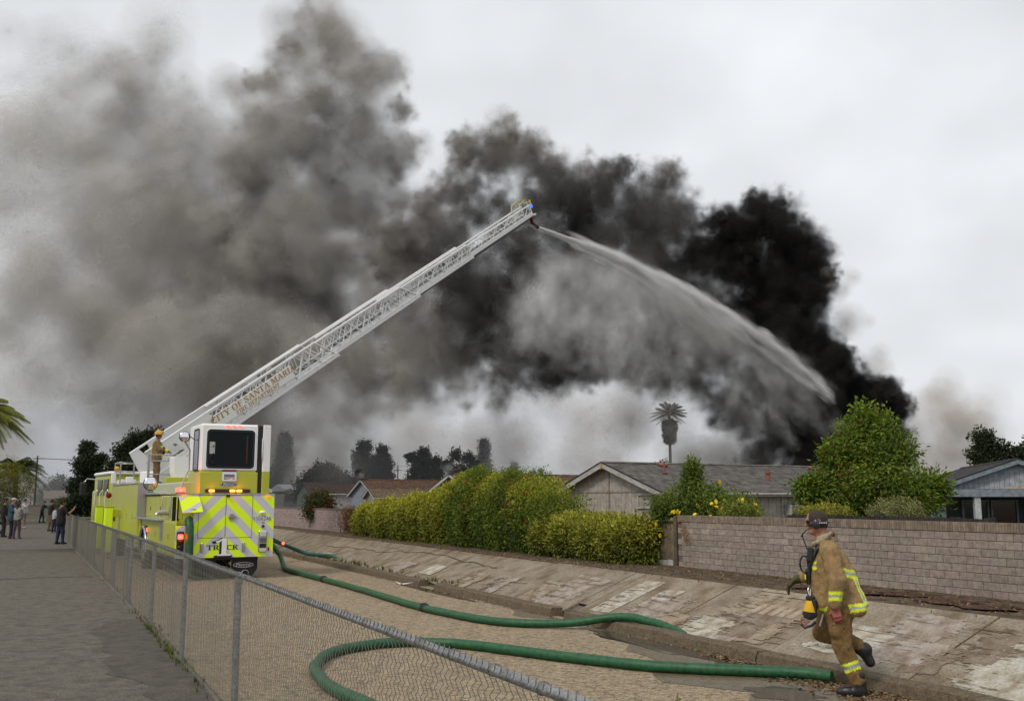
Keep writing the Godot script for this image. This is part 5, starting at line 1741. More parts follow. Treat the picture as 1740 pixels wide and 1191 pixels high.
func make_truck() -> void:
	var T := thing("ladder_truck", "lime-yellow and white ladder truck with chevron rear doors and a long raised white aerial ladder", "fire truck", Transform3D(Basis(Vector3.UP, deg_to_rad(28.0)), Vector3(-7.139, FLOOR_Y, -25.138)))
	var red_on := glow(1.0, 0.10, 0.06, 2.6)
	var red_off := plain(0.30, 0.012, 0.010, 0.25)
	var amber := glow(1.0, 0.42, 0.05, 2.6)
	var seam := plain(0.03, 0.03, 0.012, 0.7)
	var inside := plain(0.01, 0.01, 0.01, 0.9)
	var lens := plain(0.55, 0.56, 0.57, 0.12)
	# --- chassis and body
	boxed("chassis", Vector3(0, 0.62, -6.2), Vector3(0.9, 0.3, 12.2), M.black, T)
	var lower := MB.new()
	for q in [[Vector3(0, 1.0, -1.55), Vector3(2.4, 0.86, 3.0)], [Vector3(0.6, 1.72, -3.1), Vector3(1.2, 0.68, 6.15)], [Vector3(0, 0.995, -6.35), Vector3(2.4, 0.85, 0.9)], [Vector3(-0.28, 1.74, -3.1), Vector3(1.5, 0.64, 6.1)]]:
		lower.box(q[0], q[1], Basis(), 0.012)
	lower.box(Vector3(0, 1.31, -4.2), Vector3(2.36, 0.2, 3.6), Basis(), 0.01)
	stuff(obj("body", lower, M.lime, T))
	# rear face, left free where the hose locker stands open
	var hole := [-1.185, 1.33, -0.79, 2.02]
	for silver in [false, true]:
		var b := MB.new()
		for a in [rect(-1.2, 0.54, hole[0], 2.08), rect(hole[2], 0.54, 1.2, 2.08), rect(hole[0], 0.54, hole[2], hole[1]), rect(hole[0], hole[3], hole[2], 2.08)]:
			chevrons(b, a, 0.0, silver)
		stuff(obj("silver_chevrons" if silver else "lime_chevrons", b, M.silver_sheet if silver else M.lime_bright, T))
	var back := MB.new()
	for a in [rect(-1.2, 0.54, hole[0], 2.08), rect(hole[2], 0.54, 1.2, 2.08), rect(hole[0], 0.54, hole[2], hole[1]), rect(hole[0], hole[3], hole[2], 2.08)]:
		back.prism(a, -0.05, -0.001)
	obj("rear_panel", back, M.lime_edge, T)
	boxed("hose_locker", Vector3(-0.99, 1.67, -0.6), Vector3(0.42, 0.72, 0.02), inside, T)
	boxed("locker_liner", Vector3(-0.99, 1.335, -0.3), Vector3(0.40, 0.02, 0.6), inside, T)
	var fl := Transform3D(Basis(Vector3.UP, 0.12) * Basis(Vector3.RIGHT, -0.62) * Basis(Vector3.BACK, 0.06), Vector3(-0.92, 2.02, 0.02))
	var flap := plate("locker_flap", rect(-0.25, -0.47, 0.25, 0), fl, 0.02, M.lime_bright, T)
	var fs := MB.new()
	for c in [[-0.05, 0.13], [0.39, 0.17]]:
		var band := PackedVector2Array([Vector2(-0.4, -0.6 + c[0]), Vector2(-0.4, -0.6 + c[0] + c[1]), Vector2(0.4, -0.15 + c[0] + c[1]), Vector2(0.4, -0.15 + c[0])])
		for p in Geometry2D.intersect_polygons(rect(-0.249, -0.469, 0.249, -0.001), band): fs.prism(p, 0.02, 0.023, fl)
	stuff(obj("silver_stripes", fs, M.silver_sheet, flap))
	var fh := MB.new()
	fh.ball(fl * Vector3(0.02, -0.38, 0.03), Vector3(0.075, 0.03, 0.02), 12, 6)
	obj("latch", fh, M.chrome, flap)
	var hang := MB.new()
	hang.tube([Vector3(-0.88, 1.6, -0.3), Vector3(-0.88, 1.45, -0.05), Vector3(-0.88, 1.3, 0.07), Vector3(-0.87, 0.95, 0.1), Vector3(-0.86, 0.5, 0.09), Vector3(-0.86, 0.12, 0.1)], [0.1, 0.1, 0.1, 0.095, 0.09, 0.085], 10)
	obj("hanging_hose", hang, M.hose, T)
	# double doors, latch, grab handles
	var sm := MB.new()
	for q in [[-0.01, 1.53, 0.012, 1.06], [-0.67, 1.53, 0.01, 1.06], [0.65, 1.53, 0.01, 1.06]]: sm.box(Vector3(q[0], q[1], 0.0035), Vector3(q[2], q[3], 0.004))
	sm.box(Vector3(-0.01, 1.02, 0.0034), Vector3(1.32, 0.01, 0.004))
	sm.box(Vector3(-0.01, 2.062, 0.0034), Vector3(1.32, 0.008, 0.004))
	stuff(obj("door_seams", sm, seam, T))
	var la := MB.new()
	la.xf = Transform3D(Basis(), Vector3(0.14, 1.525, 0.004))
	la.tube([Vector3(0, 0, 0), Vector3(0, 0, 0.02), Vector3(0, 0, 0.03)], [0.095, 0.095, 0.08], 20)
	la.prism(PackedVector2Array([Vector2(0.06, -0.07), Vector2(0.14, 0.0), Vector2(0.06, 0.07)]), 0, 0.02)
	var lo := obj("door_latch", la, M.chrome, T)
	var l2 := MB.new()
	l2.xf = la.xf
	l2.tube([Vector3(0, 0, 0.03), Vector3(0, 0, 0.036)], [0.06, 0.05], 18)
	l2.box(Vector3(0.0, 0, 0.04), Vector3(0.1, 0.022, 0.014), Basis(), 0.004)
	obj("latch_bowl", l2, plain(0.25, 0.25, 0.26, 0.3, 0.9), lo)
	for x in [-0.56, 0.46]:
		var hb := boxed("handle_recess", Vector3(x, 0.78, 0.012), Vector3(0.085, 0.24, 0.02), M.chrome, T)
		tubed("grab_handle", [Vector3(x - 0.005, 0.88, 0.02), Vector3(x - 0.005, 0.86, 0.05), Vector3(x - 0.005, 0.7, 0.05), Vector3(x - 0.005, 0.68, 0.02)], 0.014, M.alu, hb)
	# the writing: TRUCK with a large shaded 1 through it
	var tw := put_mesh("unit_lettering", text_mesh("TRUCK", 0.115, "Droid Serif", 700, 0.004), M.ink, T)
	tw.transform = Transform3D(Basis().scaled(Vector3(1.38, 1, 1)), Vector3(-0.055, 0.785, 0.009))
	var n0 := put_mesh("unit_number", text_mesh("1", 0.47, "Droid Serif", 700, 0.003), M.ink, T)
	n0.transform = Transform3D(Basis().scaled(Vector3(1.6, 1, 1)), Vector3(-0.07, 0.765, 0.013))
	var n2 := put_mesh("number_shade", text_mesh("1", 0.47, "Droid Serif", 700, 0.003), M.ink, T)
	n2.transform = Transform3D(Basis().scaled(Vector3(1.6, 1, 1)), Vector3(-0.045, 0.775, 0.0125))
	var n1 := put_mesh("number_face", text_mesh("1", 0.43, "Droid Serif", 700, 0.003), M.white_metal, T)
	n1.transform = Transform3D(Basis().scaled(Vector3(1.35, 1, 1)), Vector3(-0.03, 0.79, 0.018))
	# plate, small lamp, round port, lights
	var pl := plate("licence_plate", rounded(0.37, 0.155, 0.02), Transform3D(Basis(), Vector3(0.9, 1.49, 0.004)), 0.006, plain(0.62, 0.63, 0.64, 0.4), T)
	put_mesh("plate_number", text_mesh("1506246", 0.088, "Droid Sans", 400, 0.003), plain(0.02, 0.025, 0.05, 0.5), pl).transform = Transform3D(Basis(), Vector3(0.9, 1.478, 0.0115))
	put_mesh("plate_state", text_mesh("CALIFORNIA", 0.024, "Droid Sans", 700, 0.002), plain(0.35, 0.02, 0.03, 0.5), pl).transform = Transform3D(Basis(), Vector3(0.9, 1.55, 0.0115))
	var pb := MB.new()
	pb.ball(Vector3(0.9, 1.63, 0.01), Vector3(0.08, 0.045, 0.05), 12, 6, Basis(), 0, 0.6)
	obj("plate_lamp", pb, M.white_metal, T)
	var po := MB.new()
	po.tube([Vector3(0.93, 1.29, 0), Vector3(0.93, 1.29, 0.025)], [0.05, 0.046], 16)
	var poo := obj("shore_socket", po, M.chrome, T)
	po = MB.new()
	po.tube([Vector3(0.93, 1.29, 0.025), Vector3(0.93, 1.29, 0.029)], 0.033, 14)
	obj("socket_cover", po, M.ink, poo)
	put_mesh("socket_label", text_mesh("AIR", 0.03, "Droid Sans", 700, 0.002), M.ink, T).transform = Transform3D(Basis(), Vector3(0.93, 1.375, 0.006))
	var rl := boxed("tail_light", Vector3(0.93, 0.915, 0.03), Vector3(0.22, 0.54, 0.06), M.chrome, T, 0.025)
	lamp("top_lens", Vector3(0.93, 1.1, 0.055), Vector3(0.17, 0.12, 0.03), lens, rl)
	lamp("middle_lens", Vector3(0.93, 0.95, 0.055), Vector3(0.17, 0.13, 0.03), plain(0.12, 0.12, 0.13, 0.15), rl)
	lamp("dark_lens", Vector3(0.93, 0.81, 0.055), Vector3(0.17, 0.11, 0.03), M.dark_glass, rl)
	lamp("bottom_lens", Vector3(0.93, 0.7, 0.055), Vector3(0.17, 0.09, 0.03), lens, rl)
	var ll := boxed("tail_light", Vector3(-1.08, 0.92, 0.03), Vector3(0.17, 0.54, 0.06), M.black, T, 0.025)
	lamp("lit_lens", Vector3(-1.08, 1.06, 0.058), Vector3(0.13, 0.12, 0.03), red_on, ll, 0.12, Color(1, 0.12, 0.08))
	lamp("dark_lens", Vector3(-1.08, 0.92, 0.058), Vector3(0.13, 0.11, 0.03), M.dark_glass, ll)
	lamp("dark_lens", Vector3(-1.08, 0.78, 0.058), Vector3(0.13, 0.11, 0.03), M.dark_glass, ll)
	lamp("marker_lamp", Vector3(-1.02, 2.055, 0.02), Vector3(0.1, 0.03, 0.03), red_on, T)
	lamp("marker_lamp", Vector3(1.02, 2.045, 0.02), Vector3(0.1, 0.03, 0.03), red_on, T)
	lamp("reflector", Vector3(1.09, 0.72, 0.01), Vector3(0.04, 0.09, 0.015), red_off, T)
	var cam := MB.new()
	cam.box(Vector3(0.03, 2.05, 0.03), Vector3(0.09, 0.06, 0.06), Basis(), 0.012)
	cam.tube([Vector3(0.03, 2.05, 0.06), Vector3(0.03, 2.05, 0.075)], 0.02, 10)
	obj("rear_camera", cam, M.black, T)
	boxed("rear_ledge", Vector3(0, 2.094, -0.05), Vector3(2.42, 0.03, 0.14), M.alu, T, 0.006)
	tubed("marker_arm", [Vector3(1.2, 1.0, -0.2), Vector3(1.33, 0.92, 0.0), Vector3(1.42, 0.86, 0.05)], 0.014, M.rubber, T)
	var ml := MB.new()
	ml.ball(Vector3(1.45, 0.855, 0.06), Vector3(0.04, 0.04, 0.04), 10, 6)
	obj("arm_lamp", ml, red_on, T)
	# underneath: axle, springs, mud flaps
	tubed("rear_axle", [Vector3(-1.0, 0.5, -5.2), Vector3(1.0, 0.5, -5.2)], 0.09, M.black, T)
	var ub := MB.new()
	ub.box(Vector3(-0.1, 0.42, -0.9), Vector3(0.9, 0.1, 0.1))
	ub.tube([Vector3(-0.5, 0.5, -0.5), Vector3(-0.1, 0.33, -0.45), Vector3(0.25, 0.5, -0.5)], 0.03, 6)
	ub.tube([Vector3(0.0, 0.5, -0.3), Vector3(0.22, 0.28, -0.35)], 0.035, 6)
	stuff(obj("hitch_frame", ub, M.black, T))
	for s in [-1.0, 1.0]:
		var mf := plate("mud_flap", PackedVector2Array([Vector2(-0.31, 0.09), Vector2(0.2, 0.02), Vector2(0.33, 0.2), Vector2(0.34, 0.53), Vector2(-0.32, 0.53)]), Transform3D(Basis(), Vector3(0.52 * s, 0.03, -0.14)), 0.02, M.rubber, T)
		if s > 0:
			logo("flap_logo", Transform3D(Basis(), Vector3(0.5, 0.34, -0.12)), 0.54, 0.15, M.rubber, plain(0.5, 0.5, 0.5, 0.6), mf)
			var ey := MB.new()
			var ring := []
			for k in 13: ring.append(Vector3(0.55 + cos(PI * k / 12) * 0.09, 0.12 + sin(PI * k / 12) * 0.09, -0.11))
			ey.tube(ring, 0.012, 6)
			obj("tow_eye", ey, M.alu, mf)
	# --- wheels
	for q in [[-1.03, -5.2], [1.03, -5.2], [-0.98, -12.6], [0.98, -12.6], [-1.03, -16.4], [1.03, -16.4]]:
		var s := signf(q[0])
		var wb := MB.new()
		wb.tube([Vector3(q[0] - 0.16, 0.52, q[1]), Vector3(q[0] - 0.15, 0.52, q[1]), Vector3(q[0] + 0.15, 0.52, q[1]), Vector3(q[0] + 0.16, 0.52, q[1])], [0.46, 0.52, 0.52, 0.46], 28)
		var wh := obj("wheel", wb, M.rubber, T)
		wb = MB.new()
		wb.tube([Vector3(q[0] + s * 0.161, 0.52, q[1]), Vector3(q[0] + s * 0.166, 0.52, q[1])], [0.3, 0.29], 24)
		wb.tube([Vector3(q[0] + s * 0.16, 0.52, q[1]), Vector3(q[0] + s * 0.22, 0.52, q[1])], [0.12, 0.09], 16)
		for k in 10: wb.ball(Vector3(q[0] + s * 0.17, 0.52 + 0.21 * sin(TAU * k / 10), q[1] + 0.21 * cos(TAU * k / 10)), Vector3.ONE * 0.022, 6, 4)
		obj("rim", wb, M.alu, wh)
	for s in [-1.0, 1.0]:
		var ar := MB.new()
		var pts := []
		for k in 17: pts.append(Vector3(s * 1.21, 0.5 + 0.68 * sin(PI * k / 16.0), -5.2 + 0.68 * cos(PI * k / 16.0)))
		ar.tube(pts, 0.05, 8)
		obj("wheel_arch", ar, M.alu, T)
		boxed("wheel_well", Vector3(s * 0.9, 0.85, -5.2), Vector3(0.5, 0.68, 1.3), inside, T)
		var sd := MB.new()
		for q in [[-3.15, -4.5], [-5.9, -6.25]]: sd.box(Vector3(s * 1.18, 1.0, (q[0] + q[1]) / 2), Vector3(0.05, 0.84, q[0] - q[1]), Basis(), 0.006)
		stuff(obj("side_panel", sd, M.lime, T))
	# --- left flank: doors, diamond plate, steps, vertical rails
	var alu_tread := grained(plain(0.55, 0.56, 0.58, 0.35, 0.75), M.fine, 5.0)
	for q in [[-0.1, -1.0], [-1.03, -1.95], [-2.0, -3.1]]:
		var d := boxed("locker_door", Vector3(-1.205, 1.0, (q[0] + q[1]) / 2), Vector3(0.025, 0.78, q[0] - q[1]), M.lime, T)
		boxed("handle", Vector3(-1.225, 1.05, q[1] + 0.14), Vector3(0.015, 0.14, 0.05), M.chrome, d, 0.004)
	for q in [[-0.1, -1.25], [-1.3, -2.6], [-2.65, -4.2], [-4.25, -6.1]]:
		var d := boxed("upper_locker_door", Vector3(-1.035, 1.76, (q[0] + q[1]) / 2), Vector3(0.02, 0.56, q[0] - q[1]), M.lime, T)
		boxed("handle", Vector3(-1.05, 1.7, (q[0] + q[1]) / 2), Vector3(0.012, 0.12, 0.04), M.ink, d, 0.003)
	boxed("side_step", Vector3(-1.18, 1.425, -4.0), Vector3(0.36, 0.045, 4.4), alu_tread, T)
	var dp := MB.new()
	dp.box(Vector3(-1.14, 1.92, -6.22), Vector3(0.3, 1.04, 0.02))
	dp.box(Vector3(-1.2, 1.15, -1.98), Vector3(0.05, 0.5, 0.5))
	for i in 7:
		for j in 24: dp.box(Vector3(-1.27 + i * 0.043, 1.43 + j * 0.043, -6.205), Vector3(0.026, 0.007, 0.008), Basis(Vector3.BACK, 0.7 if (i + j) % 2 else -0.7))
	stuff(obj("diamond_plate", dp, alu_tread, T))
	for z in [-1.3, -2.65]:
		tubed("vertical_rail", [Vector3(-1.13, 1.5, z), Vector3(-1.13, 2.05, z)], 0.025, M.chrome, T)
	tubed("hose_valve", [Vector3(-1.05, 1.62, -2.0), Vector3(-1.32, 1.62, -2.0), Vector3(-1.36, 1.55, -2.0)], [0.07, 0.07, 0.055], M.alu, T, 12)
	tubed("hose_valve", [Vector3(-1.05, 1.62, -2.35), Vector3(-1.3, 1.62, -2.35)], [0.05, 0.06], M.chrome, T, 12)
	lamp("side_marker", Vector3(-1.25, 1.12, -4.3), Vector3(0.03, 0.12, 0.06), red_on, T)
	# high lockers
	for i in 5:
		var z := -6.3 - i * 1.28
		var hl := boxed("high_locker", Vector3(-0.95, 1.55, z - 0.63), Vector3(0.62, 1.76, 1.25), M.lime, T, 0.02)
		boxed("handle", Vector3(-1.27, 1.45, z - 1.1), Vector3(0.02, 0.16, 0.05), M.chrome, hl, 0.004)
		var hr := boxed("high_locker", Vector3(0.95, 1.55, z - 0.63), Vector3(0.62, 1.76, 1.25), M.lime, T, 0.02)
		boxed("handle", Vector3(1.27, 1.45, z - 1.1), Vector3(0.02, 0.16, 0.05), M.chrome, hr, 0.004)
	boxed("locker_top", Vector3(-0.95, 2.445, -9.5), Vector3(0.66, 0.03, 6.5), alu_tread, T)
	boxed("locker_skirt", Vector3(-1.22, 0.78, -9.0), Vector3(0.06, 0.16, 5.0), M.silver_sheet, T)
	var rungs := MB.new()
	for k in 7: rungs.tube([Vector3(-0.95, 1.6 + k * 0.12, -6.19), Vector3(-0.75, 1.6 + k * 0.12, -6.19)], 0.014, 6)
	stuff(obj("folding_steps", rungs, M.chrome, T))
	boxed("deck_cover", Vector3(-0.45, 2.25, -3.6), Vector3(0.9, 0.32, 4.6), plain(0.46, 0.48, 0.32, 0.3), T, 0.03)
	boxed("deck", Vector3(0, 2.12, -8.0), Vector3(2.2, 0.06, 9.0), alu_tread, T)
	# --- tiller cab
	var dark_pane := plain(0.008, 0.011, 0.013, 0.05)
	dark_pane.metallic_specular = 0.22
	var cab := boxed("tiller_cab", Vector3(0.04, 3.25, -0.78), Vector3(1.46, 1.2, 1.5), M.white_metal, T, 0.05)
	boxed("lower_shell", Vector3(0.04, 2.375, -0.78), Vector3(1.47, 0.57, 1.51), M.lime, cab, 0.03)
	var F := Transform3D(Basis(), Vector3(0.055, 3.215, -0.034))
	ring_frame("window_gasket", rounded(1.2, 0.98, 0.1), rounded(1.09, 0.87, 0.07), F, 0.022, M.rubber, cab)
	plate("rear_window", rounded(1.1, 0.88, 0.07), F, 0.012, dark_pane, cab)
	ring_frame("window_trim", rounded(1.24, 1.02, 0.115), rounded(1.2, 0.98, 0.1), F, 0.018, M.chrome, cab)
	var card := boxed("notice_card", Vector3(-0.405, 3.24, -0.018), Vector3(0.13, 0.3, 0.006), plain(0.36, 0.4, 0.38, 0.5), cab, 0.002)
	var sw := MB.new()
	sw.prism(PackedVector2Array([Vector2(-0.44, 3.26), Vector2(-0.36, 3.31), Vector2(-0.35, 3.28), Vector2(-0.39, 3.22), Vector2(-0.38, 3.265)]), -0.015, -0.0125)
	obj("red_swoosh", sw, red_off, card)
	var wl := MB.new()
	var ring := []
	for k in 15: ring.append(Vector3(-0.36 + cos(1.6 + 3.4 * k / 14) * 0.09, 2.98 + sin(1.6 + 3.4 * k / 14) * 0.12, -0.012))
	wl.tube(ring, 0.011, 6)
	obj("steering_wheel", wl, M.black, cab)
	boxed("belt_strap", Vector3(0.46, 3.2, -0.017), Vector3(0.035, 0.7, 0.006), plain(0.06, 0.008, 0.008, 0.6), cab, 0.002)
	for sx in [-1.0, 1.0]:
		var S := Transform3D(Basis(Vector3(0, 0, 1) * sx * -1.0, Vector3.UP, Vector3(sx, 0, 0)), Vector3(0.04 + sx * 0.732, 3.2, -0.55))
		ring_frame("side_gasket", rounded(0.66, 1.06, 0.08), rounded(0.58, 0.98, 0.06), S, 0.015, M.rubber, cab)
		plate("side_window", rounded(0.6, 1.0, 0.06), S, 0.008, M.dark_glass, cab)
	for k in 3: lamp("roof_lamp", Vector3(-0.04 + k * 0.155, 3.79, -0.015), Vector3(0.1, 0.035, 0.05), red_on, cab)
	boxed("red_strip", Vector3(0.04, 2.68, -0.018), Vector3(0.34, 0.035, 0.02), red_off, cab, 0.004)
	var hp := plate("step_pocket", rounded(0.36, 0.23, 0.03), Transform3D(Basis(), Vector3(0.04, 2.53, -0.028)), 0.03, M.chrome, cab)
	boxed("pocket_hollow", Vector3(0.04, 2.52, 0.004), Vector3(0.26, 0.13, 0.006), plain(0.2, 0.2, 0.21, 0.3, 0.8), hp, 0.002)
	boxed("pocket_tread", Vector3(0.04, 2.49, 0.02), Vector3(0.24, 0.05, 0.03), M.alu, hp, 0.006)
	logo("maker_badge", Transform3D(Basis(), Vector3(0.04, 2.33, -0.024)), 0.44, 0.11, M.ink, M.chrome, cab)
	var bar := plate("light_bar", rounded(1.12, 0.085, 0.04), Transform3D(Basis(), Vector3(0.02, 2.175, -0.025)), 0.035, plain(0.05, 0.012, 0.008, 0.3), cab)
	for x in [-0.38, 0.13, 0.3]: lamp("amber_lamp", Vector3(x, 2.175, 0.014), Vector3(0.14, 0.06, 0.02), amber, bar, 0.03, Color(1, 0.5, 0.1))
	var dm := Transform3D(Basis(Vector3.UP, 0.1), Vector3(0.82, 0, -0.02))
	var od := MB.new()                                       # right door swung open
	od.xf = dm
	od.box(Vector3(0.14, 3.25, 0), Vector3(0.2, 1.2, 0.06), Basis(), 0.015)
	var odo := obj("open_door", od, M.white_metal, cab)
	od = MB.new()
	od.xf = dm
	od.box(Vector3(0.14, 2.375, 0.001), Vector3(0.201, 0.56, 0.061), Basis(), 0.015)
	obj("door_lower", od, M.lime, odo)
	od = MB.new()
	od.xf = dm
	od.box(Vector3(-0.03, 2.98, -0.05), Vector3(0.16, 1.7, 0.05), Basis(), 0.01)
	obj("door_jamb", od, M.black, odo)
	tubed("door_rail", [dm * Vector3(0.02, 3.5, 0.01), dm * Vector3(0.015, 3.4, 0.03), dm * Vector3(0.015, 3.0, 0.03), dm * Vector3(0.02, 2.9, 0.01)], 0.014, M.chrome, odo)
	# round mirrors on stalks
	for q in [[Vector3(-1.02, 3.52, -0.4), 0.128, [Vector3(-0.72, 3.45, -0.6), Vector3(-0.85, 3.52, -0.5), Vector3(-1.0, 3.52, -0.44)]], [Vector3(-1.69, 2.36, -1.0), 0.168, [Vector3(-1.2, 2.1, -1.0), Vector3(-1.55, 2.12, -1.03), Vector3(-1.69, 2.2, -1.05), Vector3(-1.69, 2.32, -1.05)]]]:
		var mb := MB.new()
		mb.xf = Transform3D(Basis(Vector3.RIGHT, PI / 2), q[0])
		mb.ball(Vector3.ZERO, Vector3(q[1], q[1] * 0.32, q[1]), 24, 5, Basis(), 0.0, 0.5)
		var mo := obj("convex_mirror", mb, plain(0.85, 0.86, 0.88, 0.03, 1.0), T)
		var mr := MB.new()
		var rp := []
		for k in 25: rp.append(q[0] + Vector3(cos(TAU * k / 24), sin(TAU * k / 24), 0) * q[1])
		mr.tube(rp, 0.012, 6, false)
		mr.xf = Transform3D(Basis(Vector3.RIGHT, PI / 2), q[0] + Vector3(0, 0, -0.01))
		mr.ball(Vector3.ZERO, Vector3(q[1], q[1] * 0.3, q[1]), 20, 5, Basis(), 0.5, 1.0)
		obj("mirror_shell", mr, M.black, mo)
		tubed("mirror_stalk", q[2], 0.014, M.chrome, mo)
	tubed("mirror_strut", [Vector3(-1.0, 3.4, -0.45), Vector3(-0.86, 3.2, -0.5), Vector3(-0.86, 2.7, -0.5), Vector3(-1.08, 2.2, -0.45)], 0.018, M.alu, T)
	# beacons at the rear corners
	var bc := MB.new()
	bc.tube([Vector3(-1.1, 2.11, -0.15), Vector3(-1.1, 2.135, -0.15)], 0.11, 14)
	var bco := obj("beacon", bc, M.black, T)
	lamp("lit_lens", Vector3(-1.1, 2.19, -0.15), Vector3(0.21, 0.11, 0.16), red_on, bco, 0.2, Color(1, 0.15, 0.1))
	bc = MB.new()
	bc.tube([Vector3(1.08, 2.11, -0.15), Vector3(1.08, 2.13, -0.15)], 0.11, 14)
	var bc2 := obj("beacon", bc, M.black, T)
	bc = MB.new()
	bc.ball(Vector3(1.08, 2.14, -0.15), Vector3(0.1, 0.1, 0.09), 14, 6, Basis(), 0, 0.55)
	obj("clear_dome", bc, plain(0.5, 0.52, 0.5, 0.08), bc2)
	# --- outriggers
	for z in [-10.4, -13.3]:
		for s in [-1.0, 1.0]:
			var og := boxed("outrigger", Vector3(s * 1.62, 0.98, z), Vector3(0.26, 1.5, 0.3), M.lime_bright, T, 0.02)
			boxed("outrigger_beam", Vector3(s * 1.25, 1.5, z), Vector3(0.7, 0.24, 0.26), M.lime, og, 0.01)
			boxed("outrigger_cap", Vector3(s * 1.62, 1.72, z), Vector3(0.29, 0.06, 0.33), M.lime, og, 0.015)
			tubed("jack_foot", [Vector3(s * 1.62, 0.3, z), Vector3(s * 1.62, 0.05, z), Vector3(s * 1.62, 0.0, z)], [0.07, 0.07, 0.28], M.alu, og, 12)
	for p in [Vector3(-1.28, 1.32, -11.8), Vector3(-1.27, 2.1, -13.9)]:
		var rb := MB.new()
		rb.tube([p, p + Vector3(-0.03, 0, 0)], 0.11, 14)
		rb.tube([p + Vector3(0, 0, 0.0), p + Vector3(0, 0, 0.05)], 0.1, 14)
		obj("round_reflector", rb, red_off, T)
	# --- tractor at the front, turned a little further left
	var TR := Node3D.new()
	TR.name = "tractor"
	T.add_child(TR)
	TR.transform = Transform3D(Basis(Vector3.UP, 0.05), Vector3(0, 0, -13.9))
	boxed("cab_body", Vector3(0, 1.5, -2.5), Vector3(2.4, 1.6, 4.0), M.lime, TR, 0.04)
	boxed("cab_upper", Vector3(0, 2.55, -2.4), Vector3(2.36, 0.62, 3.6), M.lime, TR, 0.06)
	boxed("cab_roof", Vector3(0, 2.93, -2.4), Vector3(2.44, 0.14, 3.7), M.white_metal, TR, 0.05)
	boxed("rear_wall", Vector3(-0.55, 1.9, -0.47), Vector3(1.2, 1.5, 0.05), plain(0.62, 0.64, 0.3, 0.4), TR)
	for z in [-1.3, -2.7]: boxed("door_window", Vector3(-1.195, 2.4, z), Vector3(0.03, 0.62, 1.0), M.dark_glass, TR, 0.01)
	boxed("silver_band", Vector3(-1.21, 1.0, -2.5), Vector3(0.02, 0.2, 3.9), M.silver_sheet, TR, 0.003)
	for z in [-0.75, -2.0, -3.3]: tubed("grab_rail", [Vector3(-1.2, 1.1, z), Vector3(-1.28, 1.2, z), Vector3(-1.28, 2.2, z), Vector3(-1.2, 2.3, z)], 0.022, M.chrome, TR)
	for k in 3: boxed("cab_step", Vector3(-1.3, 0.5 + k * 0.3, -1.6), Vector3(0.22, 0.04, 0.6), alu_tread, TR, 0.006)
	var mm := boxed("door_mirror", Vector3(-1.72, 2.35, -3.3), Vector3(0.26, 0.56, 0.16), M.black, TR, 0.06)
	tubed("mirror_arm", [Vector3(-1.2, 2.72, -3.2), Vector3(-1.6, 2.76, -3.25), Vector3(-1.72, 2.6, -3.3)], 0.02, M.chrome, mm)
	for x in [-0.95, -0.3]: boxed("rear_stripe", Vector3(x, 2.1, -0.435), Vector3(0.16, 0.9, 0.01), M.lime_bright, TR, 0.002)
	make_turntable(T)
	make_ladder(T)

